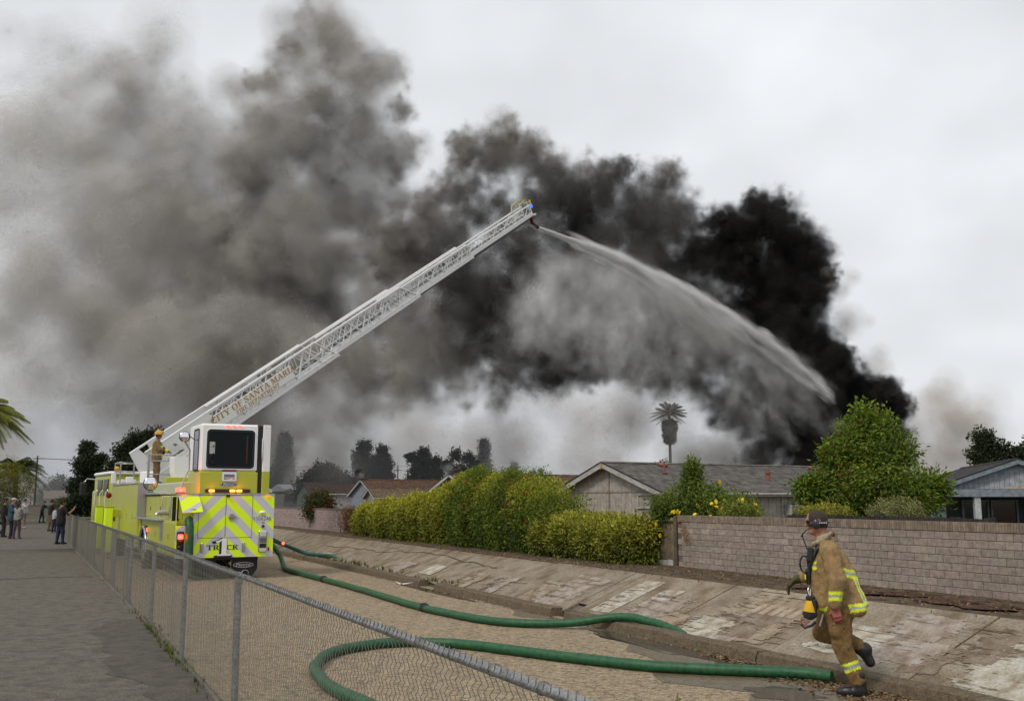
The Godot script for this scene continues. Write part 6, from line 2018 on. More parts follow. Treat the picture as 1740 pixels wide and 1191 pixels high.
func make_turntable(T: Node3D) -> void:
	var tt := MB.new()
	tt.tube([Vector3(0, 2.1, -11), Vector3(0, 2.36, -11), Vector3(0, 2.4, -11)], [0.95, 0.95, 0.9], 32)
	obj("turntable", tt, M.alu, T)
	var q := MB.new()
	q.box(Vector3(0.05, 2.62, -11.1), Vector3(0.9, 0.6, 1.0), Basis(Vector3.UP, -1.0), 0.04)
	obj("turntable_housing", q, M.white_metal, T)
	# white operator's console, narrow at its foot
	var c := MB.new()
	c.prism(PackedVector2Array([Vector2(-0.3, 3.32), Vector2(-0.27, 2.84), Vector2(-0.17, 2.45), Vector2(0.18, 2.45), Vector2(0.26, 2.84), Vector2(0.27, 3.32), Vector2(0.22, 3.36), Vector2(-0.26, 3.36)]), -0.25, 0.25, Transform3D(Basis(Vector3.UP, 0.15), Vector3(0.36, 0, -8.9)))
	obj("control_console", c, M.white_metal, T)
	boxed("console_base", Vector3(0.3, 2.4, -8.8), Vector3(0.9, 0.55, 0.7), M.lime, T, 0.02)
	boxed("turntable_deck", Vector3(-0.2, 2.42, -9.9), Vector3(1.6, 0.06, 1.5), M.alu, T)
	# rails round the operator
	for y in [2.78, 3.22, 3.42]:
		tubed("guard_rail", [Vector3(-0.62, y, -9.2), Vector3(-0.18, y, -9.15), Vector3(0.1, y, -9.2)], 0.02, M.alu, T)
	for x in [-0.62, -0.58, 0.1]:
		tubed("guard_post", [Vector3(x, 2.42, -9.22), Vector3(x, 3.42, -9.2)], 0.02, M.alu, T)
	# railed crow's deck at the front left
	for z in [-11.9, -13.5]:
		for x in [-1.15, -0.5]:
			tubed("deck_post", [Vector3(x, 2.3, z), Vector3(x, 3.25, z)], 0.025, M.alu, T)
	for y in [2.5, 2.95, 3.25]:
		tubed("deck_rail", [Vector3(-1.15, y, -13.5), Vector3(-1.15, y, -11.9), Vector3(-0.5, y, -11.9), Vector3(-0.5, y, -13.5), Vector3(-1.15, y, -13.5)], 0.025 if y > 3 else 0.018, M.alu, T)
	var ym := plain(0.72, 0.36, 0.01, 0.45)
	tubed("yellow_tube", [Vector3(-0.75, 3.22, -11.6), Vector3(-0.05, 3.24, -11.2)], 0.055, ym, T, 12)
	var yl := MB.new()
	yl.ball(Vector3(-1.12, 3.06, -13.2), Vector3(0.09, 0.09, 0.09), 12, 8)
	obj("yellow_lamp", yl, ym, T)
	boxed("deck_box", Vector3(-0.85, 2.55, -12.6), Vector3(0.5, 0.2, 1.2), M.white_metal, T, 0.02)
	boxed("deck_light", Vector3(-0.95, 2.62, -11.0), Vector3(0.24, 0.2, 0.14), M.white_metal, T, 0.02)
	boxed("white_post", Vector3(-1.2, 2.72, -13.4), Vector3(0.16, 0.42, 0.16), M.white_metal, T, 0.02)

func make_ladder(T: Node3D) -> void:
	var inv := T.transform.affine_inverse()
	var P0 := T.transform * Vector3(0, 3.0, -11)
	var tip := Vector3(1.11, 16.92, -52.0)
	var D := (tip - P0).normalized()
	var R := D.cross(Vector3.UP).normalized()
	var U := R.cross(D)
	var L := inv * Transform3D(Basis(R, U, -D), P0)       # the ladder runs along its own -z
	var white: Material = M.white_metal
	var grey := plain(0.3, 0.3, 0.3, 0.6)
	# lift cylinders
	for s in [-1.0, 1.0]:
		var a := Vector3(s * 0.42, 2.55, -11.3)
		var e := L * Vector3(s * 0.4, -0.1, -2.6)
		tubed("lift_cylinder", [a, a.lerp(e, 0.62)], 0.11, white, T, 14)
		tubed("lift_rod", [a.lerp(e, 0.6), e], 0.06, M.chrome, T, 12)
	var specs := [[-0.45, 9.1, 0.47, -0.14, 0.9, 8.2], [3.0, 15.0, 0.40, -0.03, 0.86, 14.0], [9.0, 19.6, 0.335, 0.06, 0.8, 19.4], [13.0, 25.6, 0.275, 0.14, 0.73, 25.6]]
	for i in 4:
		var q = specs[i]
		var sec := Node3D.new()
		sec.name = "ladder_section"
		T.add_child(sec, true)
		sec.transform = L
		var hw: float = q[2]
		var yb: float = q[3]
		var yt: float = q[4]
		for s in [-1.0, 1.0]:
			var b := MB.new()
			var mid: float = (q[0] + q[1]) / 2
			var len: float = q[1] - q[0]
			b.box(Vector3(s * hw, yb + 0.06, -mid), Vector3(0.06, 0.15, len), Basis(), 0.01)
			b.box(Vector3(s * hw, yb + 0.16, -mid), Vector3(0.1, 0.03, len), Basis(), 0.006)
			b.box(Vector3(s * hw, yt, -(q[0] + q[5]) / 2), Vector3(0.07, 0.075, q[5] - q[0]), Basis(), 0.012)
			var step := 0.72 - 0.06 * i
			var z: float = q[0] + (2.9 if i == 0 else 0.0)
			var k := 0
			while z < q[5] - 0.05:
				var z1 := minf(z + step, q[5])
				if k % 2 == 0: b.tube([Vector3(s * hw, yb + 0.15, -z), Vector3(s * hw, yt, -z1)], 0.025, 6, false)
				else: b.tube([Vector3(s * hw, yt, -z), Vector3(s * hw, yb + 0.15, -z1)], 0.025, 6, false)
				if k % 2 == 1: b.tube([Vector3(s * hw, yb + 0.15, -z), Vector3(s * hw, yt, -z)], 0.02, 6, false)
				z = z1
				k += 1
			b.tube([Vector3(s * hw, yb + 0.1, -(q[1] - 0.02)), Vector3(s * hw, yt, -q[5])], 0.03, 6, false)
			for kk in 3:                                   # pulleys and bosses near the upper end
				b.tube([Vector3(s * (hw - 0.03), yb + 0.1, -(q[1] - 0.25 - kk * 0.5)), Vector3(s * (hw + 0.06), yb + 0.1, -(q[1] - 0.25 - kk * 0.5))], 0.05, 10)
			stuff(obj("side_truss", b, white, sec))
			if i == 0:
				var pl := MB.new()                          # plated heel of the base section with lightening holes left open
				pl.prism(PackedVector2Array([Vector2(0.45, -0.1), Vector2(0.45, 0.9), Vector2(0.1, 0.9), Vector2(-0.25, 0.1), Vector2(-0.3, -0.1)]), s * hw - 0.02, s * hw + 0.02, Transform3D(Basis(Vector3(0, 0, 1), Vector3.UP, Vector3(-1, 0, 0)), Vector3.ZERO))
				for c in [[0.3, 2.4, 0.62, 0.88], [0.5, 2.6, 0.0, 0.2]]:
					pl.box(Vector3(s * hw, (c[2] + c[3]) / 2, -(c[0] + c[1]) / 2), Vector3(0.035, c[3] - c[2], c[1] - c[0]))
				pl.box(Vector3(s * hw, 0.45, -0.95), Vector3(0.034, 0.7, 0.24), Basis(Vector3.RIGHT, 0.5))
				pl.box(Vector3(s * hw, 0.45, -2.2), Vector3(0.034, 0.8, 0.4), Basis(Vector3.RIGHT, -0.35))
				stuff(obj("heel_plate", pl, white, sec))
		var rm := MB.new()
		rm.tube([Vector3(-hw, 0, 0), Vector3(hw, 0, 0)], 0.019, 8, false)
		var rung := rm.mesh()
		var z: float = q[0] + 0.3
		while z < q[1]:
			put_mesh("rung", rung, M.alu, sec, Transform3D(Basis(), Vector3(0, yb + 0.17, -z)))
			z += 0.36
		var cr := MB.new()                                    # bracing under the rungs, cables and hoses between the trusses
		z = q[0]
		var kx := 0
		while z < q[1] - 1.0:
			cr.tube([Vector3(-hw, yb + 0.02, -z), Vector3(hw, yb + 0.02, -z - 1.0)] if kx % 2 == 0 else [Vector3(hw, yb + 0.02, -z), Vector3(-hw, yb + 0.02, -z - 1.0)], 0.018, 5, false)
			cr.box(Vector3(0, yb + 0.02, -z), Vector3(hw * 2, 0.05, 0.06))
			z += 1.0
			kx += 1
		stuff(obj("cross_bracing", cr, white, sec))
		tubed("cable", [Vector3(-hw * 0.7, yb + 0.12, -q[0] - 0.5), Vector3(-hw * 0.7, yb + 0.12, -q[1])], 0.022, M.rubber, sec, 6)
		tubed("cable", [Vector3(hw * 0.75, yb + 0.3, -q[0] - 0.5), Vector3(hw * 0.72, yb + 0.25, -q[1])], 0.016, grey, sec, 6)
		var end := MB.new()
		end.box(Vector3(0, yb + 0.03, -q[1]), Vector3(hw * 2 + 0.1, 0.1, 0.1), Basis(), 0.01)
		obj("end_beam", end, white, sec)
		if i == 0:
			var board := boxed("name_board", Vector3(hw + 0.055, 0.43, -4.55), Vector3(0.03, 0.5, 4.1), white, sec, 0.01)
			var face := Basis(Vector3(0, 0, -1), Vector3.UP, Vector3(1, 0, 0))
			put_mesh("lettering", text_mesh("CITY OF SANTA MARIA", 0.235, "Droid Serif", 700, 0.006), M.gold, board).transform = Transform3D(face.scaled_local(Vector3(1.16, 1, 1)), Vector3(hw + 0.073, 0.53, -4.55))
			put_mesh("lettering", text_mesh("FIRE DEPARTMENT", 0.155, "Droid Serif", 700, 0.006), M.gold, board).transform = Transform3D(face.scaled_local(Vector3(1.08, 1, 1)), Vector3(hw + 0.073, 0.285, -4.6))
			var upper := MB.new()
			upper.box(Vector3(-hw, 0.7, -3.4), Vector3(0.03, 0.34, 4.6), Basis(), 0.006)
			obj("left_side_plate", upper, white, sec)
		if i == 3:
			var yel := plain(0.6, 0.5, 0.02, 0.4)
			for s in [-1.0, 1.0]:
				tubed("yellow_handrail", [Vector3(s * 0.27, 0.73, -24.6), Vector3(s * 0.27, 1.05, -24.8), Vector3(s * 0.27, 1.1, -25.3), Vector3(s * 0.27, 0.8, -25.65)], 0.028, yel, sec)
			boxed("blue_lamp", Vector3(0.2, 0.62, -25.75), Vector3(0.2, 0.2, 0.16), glow(0.08, 0.2, 1.0, 0.9), sec, 0.02)
			boxed("tip_floodlight", Vector3(-0.1, 0.78, -25.8), Vector3(0.24, 0.18, 0.14), M.alu, sec, 0.02)
			boxed("tip_step", Vector3(0, 0.12, -25.7), Vector3(0.7, 0.1, 0.3), M.alu, sec, 0.02)
			boxed("yellow_hook", Vector3(0.25, 0.85, -25.75), Vector3(0.1, 0.22, 0.1), yel, sec, 0.02)
			var back := L.affine_inverse() * inv               # world to ladder axes
			var n0 := back * Vector3(1.08, 16.55, -51.85)
			var n1 := back * Vector3(1.36, 16.43, -52.3)
			var nz := tubed("monitor_nozzle", [Vector3(0, 0.1, -25.3), Vector3(0, 0.02, -25.75), n0, n0.lerp(n1, 0.5), n1], [0.09, 0.1, 0.11, 0.085, 0.11], plain(0.11, 0.012, 0.012, 0.4), sec, 14)
			tubed("nozzle_collar", [n0.lerp(n1, 0.72), n1 + (n1 - n0) * 0.08], [0.12, 0.125], plain(0.03, 0.02, 0.02, 0.5), nz, 14)
	tubed("waterway_pipe", [L * Vector3(0.0, -0.02, -9.0), L * Vector3(0, -0.06, -15.0), L * Vector3(0, 0.0, -25.4)], 0.07, plain(0.06, 0.06, 0.065, 0.35, 0.6), T, 10)

# ------------------------------------------------------------------ people
# A figure is one continuous skin: tapered capsules joined by a smooth minimum, meshed as surface nets, then cut by what covers it.
class Flesh:
	var prims := []                   # [a, b, ra, rb, class, squash across x/y/z]
	var k := 0.03
	func add(a: Vector3, b: Vector3, ra: float, rb: float, c: String) -> void:
		prims.append([a, b, ra, rb, c])
	func mirror(a: Vector3, b: Vector3, ra: float, rb: float, c: String) -> void:
		add(a, b, ra, rb, c)
		add(Vector3(a.x, a.y, -a.z), Vector3(b.x, b.y, -b.z), ra, rb, c)
	func dist(p: Vector3, list: Array) -> float:
		var d := 1e6
		for q in list:
			var ba: Vector3 = q[1] - q[0]
			var l := ba.length_squared()
			var h := 0.0 if l < 1e-9 else clampf((p - q[0]).dot(ba) / l, 0.0, 1.0)
			var e: float = (p - q[0] - ba * h).length() - lerpf(q[2], q[3], h)
			var w := maxf(k - absf(d - e), 0.0) / k
			d = minf(d, e) - w * w * k * 0.25
		return d
	func cover(p: Vector3) -> String:
		var best := 1e6
		var c := ""
		for q in prims:
			var ba: Vector3 = q[1] - q[0]
			var l := ba.length_squared()
			var h := 0.0 if l < 1e-9 else clampf((p - q[0]).dot(ba) / l, 0.0, 1.0)
			var e: float = (p - q[0] - ba * h).length() - lerpf(q[2], q[3], h)
			if e < best:
				best = e
				c = q[4]
		return c
	func build(cell: float, out: Dictionary, reclass = null, rough := 0.0) -> void:
		var lo := Vector3.ONE * 1e6
		var hi := Vector3.ONE * -1e6
		for q in prims:
			for e in 2:
				lo = lo.min(q[e] - Vector3.ONE * (q[2 + e] + cell * 3))
				hi = hi.max(q[e] + Vector3.ONE * (q[2 + e] + cell * 3))
		var B := 6
		var nx := int(ceil((hi.x - lo.x) / cell / B)) * B + 1
		var ny := int(ceil((hi.y - lo.y) / cell / B)) * B + 1
		var nz := int(ceil((hi.z - lo.z) / cell / B)) * B + 1
		var f := PackedFloat32Array()
		f.resize(nx * ny * nz)
		f.fill(1.0)
		var wob := FastNoiseLite.new()
		wob.seed = 2
		wob.frequency = 7.0
		wob.fractal_octaves = 3
		var live := []
		var half := B * cell * 0.5
		for bz in range(0, nz - 1, B):
			for by in range(0, ny - 1, B):
				for bx in range(0, nx - 1, B):
					var ctr := lo + Vector3(bx, by, bz) * cell + Vector3.ONE * half
					var near := []
					var reach := half * 1.74 + cell
					for q in prims:
						var ba: Vector3 = q[1] - q[0]
						var l := ba.length_squared()
						var h := 0.0 if l < 1e-9 else clampf((ctr - q[0]).dot(ba) / l, 0.0, 1.0)
						var e: float = (ctr - q[0] - ba * h).length() - lerpf(q[2], q[3], h)
						if e < reach + k: near.append(q)
					if near.is_empty(): continue
					var dc := dist(ctr, near)
					if absf(dc) > reach + k * 0.5 + 0.02:
						var sgn := -1.0 if dc < 0 else 1.0
						if sgn < 0:
							for z in range(bz, bz + B + 1):
								for y in range(by, by + B + 1):
									for x in range(bx, bx + B + 1):
										var id := x + nx * (y + ny * z)
										f[id] = minf(f[id], -0.5) if f[id] == 1.0 else f[id]
						continue
					live.append([bx, by, bz])
					for z in range(bz, bz + B + 1):
						for y in range(by, by + B + 1):
							for x in range(bx, bx + B + 1):
								var p := lo + Vector3(x, y, z) * cell
								var v := dist(p, near)
								if rough > 0.0: v += rough * wob.get_noise_3d(p.x * 1.4, p.y, p.z * 1.4)
								f[x + nx * (y + ny * z)] = v
		var idx := {}
		var pos := []
		var nor := []
		var cls := []
		var off := [0, 1, nx, nx + 1, nx * ny, nx * ny + 1, nx * ny + nx, nx * ny + nx + 1]
		for bl in live:
			for z in range(bl[2], mini(bl[2] + B, nz - 1)):
				for y in range(bl[1], mini(bl[1] + B, ny - 1)):
					for x in range(bl[0], mini(bl[0] + B, nx - 1)):
						var id: int = x + nx * (y + ny * z)
						var m := 0
						for c in 8:
							if f[id + off[c]] < 0: m |= 1 << c
						if m == 0 or m == 255: continue
						var s := Vector3.ZERO
						var n := 0
						for e in [[0, 1], [2, 3], [4, 5], [6, 7], [0, 2], [1, 3], [4, 6], [5, 7], [0, 4], [1, 5], [2, 6], [3, 7]]:
							var a: float = f[id + off[e[0]]]
							var b: float = f[id + off[e[1]]]
							if (a < 0) == (b < 0): continue
							var t := a / (a - b)
							var pa := Vector3(e[0] & 1, (e[0] >> 1) & 1, e[0] >> 2)
							var pb := Vector3(e[1] & 1, (e[1] >> 1) & 1, e[1] >> 2)
							s += pa.lerp(pb, t)
							n += 1
						s /= n
						var g := Vector3(f[id + 1] + f[id + off[3]] + f[id + off[5]] + f[id + off[7]] - f[id] - f[id + off[2]] - f[id + off[4]] - f[id + off[6]],
							f[id + off[2]] + f[id + off[3]] + f[id + off[6]] + f[id + off[7]] - f[id] - f[id + 1] - f[id + off[4]] - f[id + off[5]],
							f[id + off[4]] + f[id + off[5]] + f[id + off[6]] + f[id + off[7]] - f[id] - f[id + 1] - f[id + off[2]] - f[id + off[3]])
						var p := lo + (Vector3(x, y, z) + s) * cell
						idx[id] = pos.size()
						pos.append(p)
						nor.append(g.normalized())
						var c := cover(p)
						if reclass != null: c = reclass.call(p, c)
						cls.append(c)
		var strides := [1, nx, nx * ny]
		for id in idx:
			for ax in 3:
				var u: int = strides[(ax + 1) % 3]
				var w: int = strides[(ax + 2) % 3]
				var a: float = f[id]
				var b: float = f[id + strides[ax]]
				if (a < 0) == (b < 0): continue
				if not (idx.has(id - u) and idx.has(id - w) and idx.has(id - u - w)): continue
				var q := [idx[id], idx[id - u], idx[id - u - w], idx[id - w]]
				if a >= 0: q.reverse()
				var c: String = cls[q[0]]
				if not out.has(c): out[c] = MB.new()
				var mb: MB = out[c]
				for t in [[0, 1, 2], [0, 2, 3]]:
					for i in [t[0], t[2], t[1]]: mb.put(pos[q[i]], nor[q[i]])

# a hand: palm, four bent fingers of unequal length, thumb off the side
func hand(fl: Flesh, wrist: Vector3, dir: Vector3, palm_n: Vector3, thumb_side: Vector3, curl: float, c: String, sc := 1.0) -> void:
	var d := dir.normalized()
	var t := (thumb_side - d * thumb_side.dot(d)).normalized()
	var n := (palm_n - d * palm_n.dot(d) - t * palm_n.dot(t)).normalized()
	for i in 4:
		fl.add(wrist + t * (0.026 - 0.017 * i) * sc, wrist + d * 0.085 * sc + t * (0.031 - 0.02 * i) * sc, 0.015 * sc, 0.013 * sc, c)
		var base := wrist + d * 0.09 * sc + t * (0.031 - 0.0205 * i) * sc
		var ln: float = [0.072, 0.08, 0.074, 0.058][i] * sc
		var d1 := (d * cos(curl) + n * sin(curl)).normalized()
		var d2 := (d * cos(curl * 2.1) + n * sin(curl * 2.1)).normalized()
		var m := base + d1 * ln * 0.5
		fl.add(base, m, 0.0095 * sc, 0.009 * sc, c)
		fl.add(m, m + d2 * ln * 0.5, 0.009 * sc, 0.0075 * sc, c)
	var tb := wrist + d * 0.025 * sc + t * 0.03 * sc
	var tm := tb + (t * 0.7 + d * 0.75 + n * 0.25).normalized() * 0.04 * sc
	fl.add(tb, tm, 0.013 * sc, 0.011 * sc, c)
	fl.add(tm, tm + (d * 0.95 + n * 0.35).normalized() * 0.034 * sc, 0.011 * sc, 0.008 * sc, c)

# a head facing +x (before turn), its centre at p: skull, jaw, brow, nose, lips, chin, ears
func head(fl: Flesh, p: Vector3, turn: Basis, c: String, hair: String, sc := 1.0) -> void:
	var f := func(x: float, y: float, z: float) -> Vector3: return p + turn * (Vector3(x, y, z) * sc)
	fl.add(f.call(-0.018, 0.03, 0), f.call(0.012, 0.035, 0), 0.088 * sc, 0.082 * sc, hair)
	fl.add(f.call(-0.03, -0.01, 0), f.call(-0.02, 0.03, 0), 0.078 * sc, 0.082 * sc, hair)
	fl.add(f.call(0.035, 0.0, 0), f.call(0.03, -0.06, 0), 0.066 * sc, 0.05 * sc, c)
	fl.add(f.call(0.05, -0.085, 0.0), f.call(0.055, -0.09, 0.0), 0.03 * sc, 0.028 * sc, c)
	for s in [-1.0, 1.0]:
		fl.add(f.call(0.0, -0.06, 0.045 * s), f.call(0.05, -0.085, 0.018 * s), 0.024 * sc, 0.022 * sc, c)
		fl.add(f.call(0.078, 0.026, 0.03 * s), f.call(0.088, 0.028, 0.01 * s), 0.013 * sc, 0.012 * sc, c)
		fl.add(f.call(-0.008, -0.025, 0.078 * s), f.call(-0.012, 0.012, 0.082 * s), 0.012 * sc, 0.016 * sc, c)
	fl.add(f.call(0.092, 0.01, 0), f.call(0.112, -0.026, 0), 0.009 * sc, 0.014 * sc, c)
	fl.add(f.call(0.088, -0.058, 0.014), f.call(0.088, -0.058, -0.014), 0.011 * sc, 0.011 * sc, c)

func face(o: Node3D, p: Vector3, turn: Basis, sc := 1.0) -> void:      # eyes and brows on the head made above
	var white := plain(0.6, 0.58, 0.55, 0.3)
	for s in [-1.0, 1.0]:
		var b := MB.new()
		b.ball(p + turn * (Vector3(0.084, 0.008, 0.03 * s) * sc), Vector3.ONE * 0.0125 * sc, 10, 6)
		var e := obj("eye", b, white, o)
		b = MB.new()
		b.ball(p + turn * (Vector3(0.0935, 0.008, 0.03 * s) * sc), Vector3.ONE * 0.0055 * sc, 8, 5)
		obj("iris", b, M.ink, e)

func dress(o: Node3D, parts: Dictionary, looks: Dictionary) -> void:
	for c in parts:
		obj(c, parts[c], looks[c], o)

func make_runner() -> void:
	var tan_ := grained(plain(0.56, 0.37, 0.165, 0.92), M.fine, 9.0, M.soft, 1.1, M.bumpf, 0.5, false)
	var tan2 := grained(plain(0.37, 0.225, 0.08, 0.92), M.fine, 9.0, M.soft, 1.3, M.bumpf, 0.5, false)
	var yel := plain(0.66, 0.80, 0.02, 0.55)
	var sil := plain(0.38, 0.39, 0.40, 0.4, 0.2)
	var leather := plain(0.012, 0.012, 0.013, 0.42)
	var looks := {"body": plain(0.36, 0.155, 0.11, 0.55), "hair": plain(0.035, 0.022, 0.016, 0.85), "turnout_jacket": tan_, "turnout_trousers": tan2, "boot": leather, "glove": plain(0.06, 0.055, 0.02, 0.8), "hood_collar": grained(plain(0.45, 0.38, 0.26, 0.95), M.fine, 9.0), "yellow_band": yel, "silver_band": sil, "work_glove": plain(0.33, 0.10, 0.085, 0.8)}
	var base := atlas_point(7.68, 8.02)
	var o := thing("firefighter", "person in tan firefighter's gear and headset running along the bank with one boot raised", "person", Transform3D(Basis(Vector3.UP, PI).rotated(Vector3.UP, -0.3), base))
	# local axes: +x is where he runs, +z his right side (away from us)
	var parts := {}
	var fl := Flesh.new()
	fl.k = 0.034
	var J := "turnout_jacket"
	var Tn := "turnout_trousers"
	# torso, leaning forward
	var neck := Vector3(0.27, 1.56, 0)
	fl.add(Vector3(0.15, 1.02, 0.07), Vector3(0.2, 1.36, 0.08), 0.17, 0.15, J)
	fl.add(Vector3(0.15, 1.02, -0.05), Vector3(0.2, 1.36, -0.06), 0.155, 0.14, J)
	fl.add(Vector3(0.27, 1.06, 0), Vector3(0.28, 1.3, 0), 0.15, 0.13, J)
	fl.add(Vector3(0.06, 0.93, 0.04), Vector3(0.12, 1.3, 0.05), 0.17, 0.13, J)
	fl.add(Vector3(0.06, 0.93, -0.04), Vector3(0.12, 1.3, -0.04), 0.16, 0.125, J)
	fl.add(Vector3(-0.04, 0.9, 0.0), Vector3(0.06, 1.2, 0), 0.125, 0.11, J)
	fl.add(Vector3(0.24, 0.95, 0.05), Vector3(0.24, 0.98, -0.05), 0.13, 0.13, J)
	for q in [[-0.06, 0.86], [0.06, 0.86], [0.18, 0.87], [0.28, 0.9]]: fl.mirror(Vector3(q[0], q[1], 0.11), Vector3(q[0] + 0.02, q[1] + 0.05, 0.1), 0.085, 0.08, J)
	fl.add(Vector3(0.21, 1.46, 0.16), Vector3(0.21, 1.46, -0.16), 0.085, 0.085, J)
	fl.add(Vector3(0.22, 1.46, 0), Vector3(0.25, 1.54, 0), 0.11, 0.085, J)
	# near (left) arm hangs, slightly bent
	fl.add(Vector3(0.19, 1.44, -0.21), Vector3(0.13, 1.17, -0.30), 0.095, 0.08, J)
	fl.add(Vector3(0.13, 1.17, -0.30), Vector3(0.165, 0.93, -0.29), 0.08, 0.066, J)
	# far (right) arm reaches forward and down
	fl.add(Vector3(0.24, 1.43, 0.21), Vector3(0.3, 1.17, 0.27), 0.092, 0.08, J)
	fl.add(Vector3(0.3, 1.17, 0.27), Vector3(0.47, 1.14, 0.24), 0.078, 0.062, J)
	# legs: left one carries him, right one swings with the shin folded back
	fl.add(Vector3(0.13, 0.84, -0.1), Vector3(0.11, 0.5, -0.1), 0.135, 0.098, Tn)
	fl.add(Vector3(0.11, 0.5, -0.1), Vector3(-0.02, 0.16, -0.1), 0.098, 0.078, Tn)
	fl.add(Vector3(0.17, 0.84, 0.1), Vector3(0.29, 0.6, 0.11), 0.135, 0.105, Tn)
	fl.add(Vector3(0.29, 0.6, 0.11), Vector3(-0.04, 0.47, 0.11), 0.1, 0.078, Tn)
	fl.add(Vector3(0.12, 0.83, 0), Vector3(0.15, 0.88, 0), 0.15, 0.15, Tn)
	fl.add(Vector3(0.15, 0.68, -0.18), Vector3(0.16, 0.64, -0.18), 0.065, 0.065, Tn)      # bulging thigh pocket
	var reclass := func(p: Vector3, c: String) -> String:
		if c == J:
			var left_arm := p.z < -0.185 and p.y < 1.3
			if left_arm and p.z < -0.215:
				if p.y > 0.955 and p.y < 1.045: return "silver_band" if absf(p.y - 1.0) < 0.014 else "yellow_band"
				return c
			if p.x > 0.34 and p.z > 0.14:
				return c
			var hem := 0.845 + (0.14 - p.x) * -0.10
			var y := p.y - (0.16 - p.x) * 0.16
			if y < 0.885 and y > 0.80: return "silver_band" if absf(y - 0.842) < 0.014 else "yellow_band"
			if absf(p.y - 1.255 - (p.x - 0.1) * 0.22 + 0.02) < 0.045 and (p.x < 0.14 or p.x > 0.33): return "silver_band" if absf(p.y - 1.255 - (p.x - 0.1) * 0.22 + 0.02) < 0.014 else "yellow_band"
			if p.x < 0.1 and p.y < 1.24 and absf(p.z + 0.07) < 0.042 : return "silver_band" if absf(p.z + 0.07) < 0.013 else "yellow_band"
		if c == Tn:
			var ax := (p - Vector3(-0.02, 0.16, -0.1)).dot(Vector3(0.13, 0.34, 0).normalized())
			if p.z < -0.0 and p.y < 0.4 and ax > 0.10 and ax < 0.19: return "silver_band" if absf(ax - 0.145) < 0.016 else "yellow_band"
		return c
	fl.build(0.0115, parts, reclass, 0.016)
	# boots
	fl = Flesh.new()
	fl.k = 0.03
	fl.add(Vector3(-0.03, 0.2, -0.1), Vector3(-0.045, 0.075, -0.1), 0.068, 0.062, "boot")
	fl.add(Vector3(-0.05, 0.05, -0.1), Vector3(0.1, 0.045, -0.1), 0.055, 0.05, "boot")
	fl.add(Vector3(0.08, 0.04, -0.1), Vector3(0.15, 0.04, -0.1), 0.052, 0.042, "boot")
	fl.add(Vector3(-0.075, 0.025, -0.1), Vector3(-0.07, 0.02, -0.1), 0.045, 0.045, "boot")
	fl.add(Vector3(0.0, 0.475, 0.11), Vector3(-0.1, 0.43, 0.11), 0.07, 0.066, "boot")
	fl.add(Vector3(-0.1, 0.43, 0.11), Vector3(-0.16, 0.31, 0.11), 0.062, 0.05, "boot")
	fl.add(Vector3(-0.12, 0.45, 0.11), Vector3(-0.13, 0.44, 0.11), 0.055, 0.055, "boot")
	fl.build(0.009, parts, null, 0.0)
	# head and neck, turned with the run
	var hp := Vector3(0.305, 1.725, 0)
	var turn := Basis(Vector3.UP, 0.08) * Basis(Vector3.BACK, -0.06)
	fl = Flesh.new()
	fl.k = 0.022
	head(fl, hp, turn, "body", "hair", 1.06)
	fl.add(Vector3(0.25, 1.53, 0), Vector3(0.285, 1.66, 0), 0.066, 0.06, "body")
	var hr := func(p: Vector3, c: String) -> String:
		if c == "hair":
			var q := p - hp
			if q.x > 0.088 - q.y * 0.12 or (q.y < -0.0 and q.x > 0.012) or q.y < -0.055: return "body"
		return c
	fl.build(0.0055, parts, hr, 0.003)
	face(o, hp, turn, 1.06)
	# hands: bare-looking red work glove on the near hand, dark glove on the far one
	fl = Flesh.new()
	fl.k = 0.011
	fl.add(Vector3(0.163, 0.95, -0.29), Vector3(0.165, 0.9, -0.285), 0.036, 0.032, "work_glove")
	hand(fl, Vector3(0.165, 0.89, -0.285), Vector3(-0.22, -1, 0.05), Vector3(0, 0, 1), Vector3(1, 0, 0.1), 0.4, "work_glove", 1.05)
	fl.build(0.0045, parts)
	fl = Flesh.new()
	fl.k = 0.014
	fl.add(Vector3(0.45, 1.145, 0.24), Vector3(0.53, 1.12, 0.225), 0.05, 0.046, "glove")
	hand(fl, Vector3(0.53, 1.12, 0.225), Vector3(1, -0.75, -0.1), Vector3(-0.5, -0.7, 0.2), Vector3(0.3, 0.2, -1), 0.55, "glove", 1.25)
	fl.build(0.0055, parts)
	# hood rolled round the neck, upright collar behind
	fl = Flesh.new()
	fl.k = 0.02
	for i in 12:
		var a := TAU * i / 12.0
		var e := TAU * (i + 1) / 12.0
		fl.add(Vector3(0.262 + cos(a) * 0.082, 1.55 - cos(a) * 0.05, sin(a) * 0.09), Vector3(0.262 + cos(e) * 0.082, 1.55 - cos(e) * 0.05, sin(e) * 0.09), 0.02, 0.02, "hood_collar")
	for i in 8:
		var a := TAU * (i + 2) / 12.0
		fl.add(Vector3(0.25 + cos(a) * 0.088, 1.585 - cos(a) * 0.035, sin(a) * 0.088), Vector3(0.25 + cos(a + 0.5) * 0.088, 1.585 - cos(a + 0.5) * 0.035, sin(a + 0.5) * 0.088), 0.016, 0.016, "hood_collar")
	fl.build(0.007, parts, null, 0.006)
	dress(o, parts, looks)
	# headset: band over the back of the head, ear cup, boom
	var blk := plain(0.014, 0.016, 0.02, 0.4)
	var b := MB.new()
	var pts := []
	for k in 13:
		var a := lerpf(0.5, TAU - 0.5, k / 12.0)
		pts.append(hp + Vector3(-0.008 + cos(a) * 0.106, -0.008 - 0.016 * cos(a), sin(a) * 0.103))
	b.tube(pts, 0.017, 8)
	var hs := obj("headset", b, blk, o)
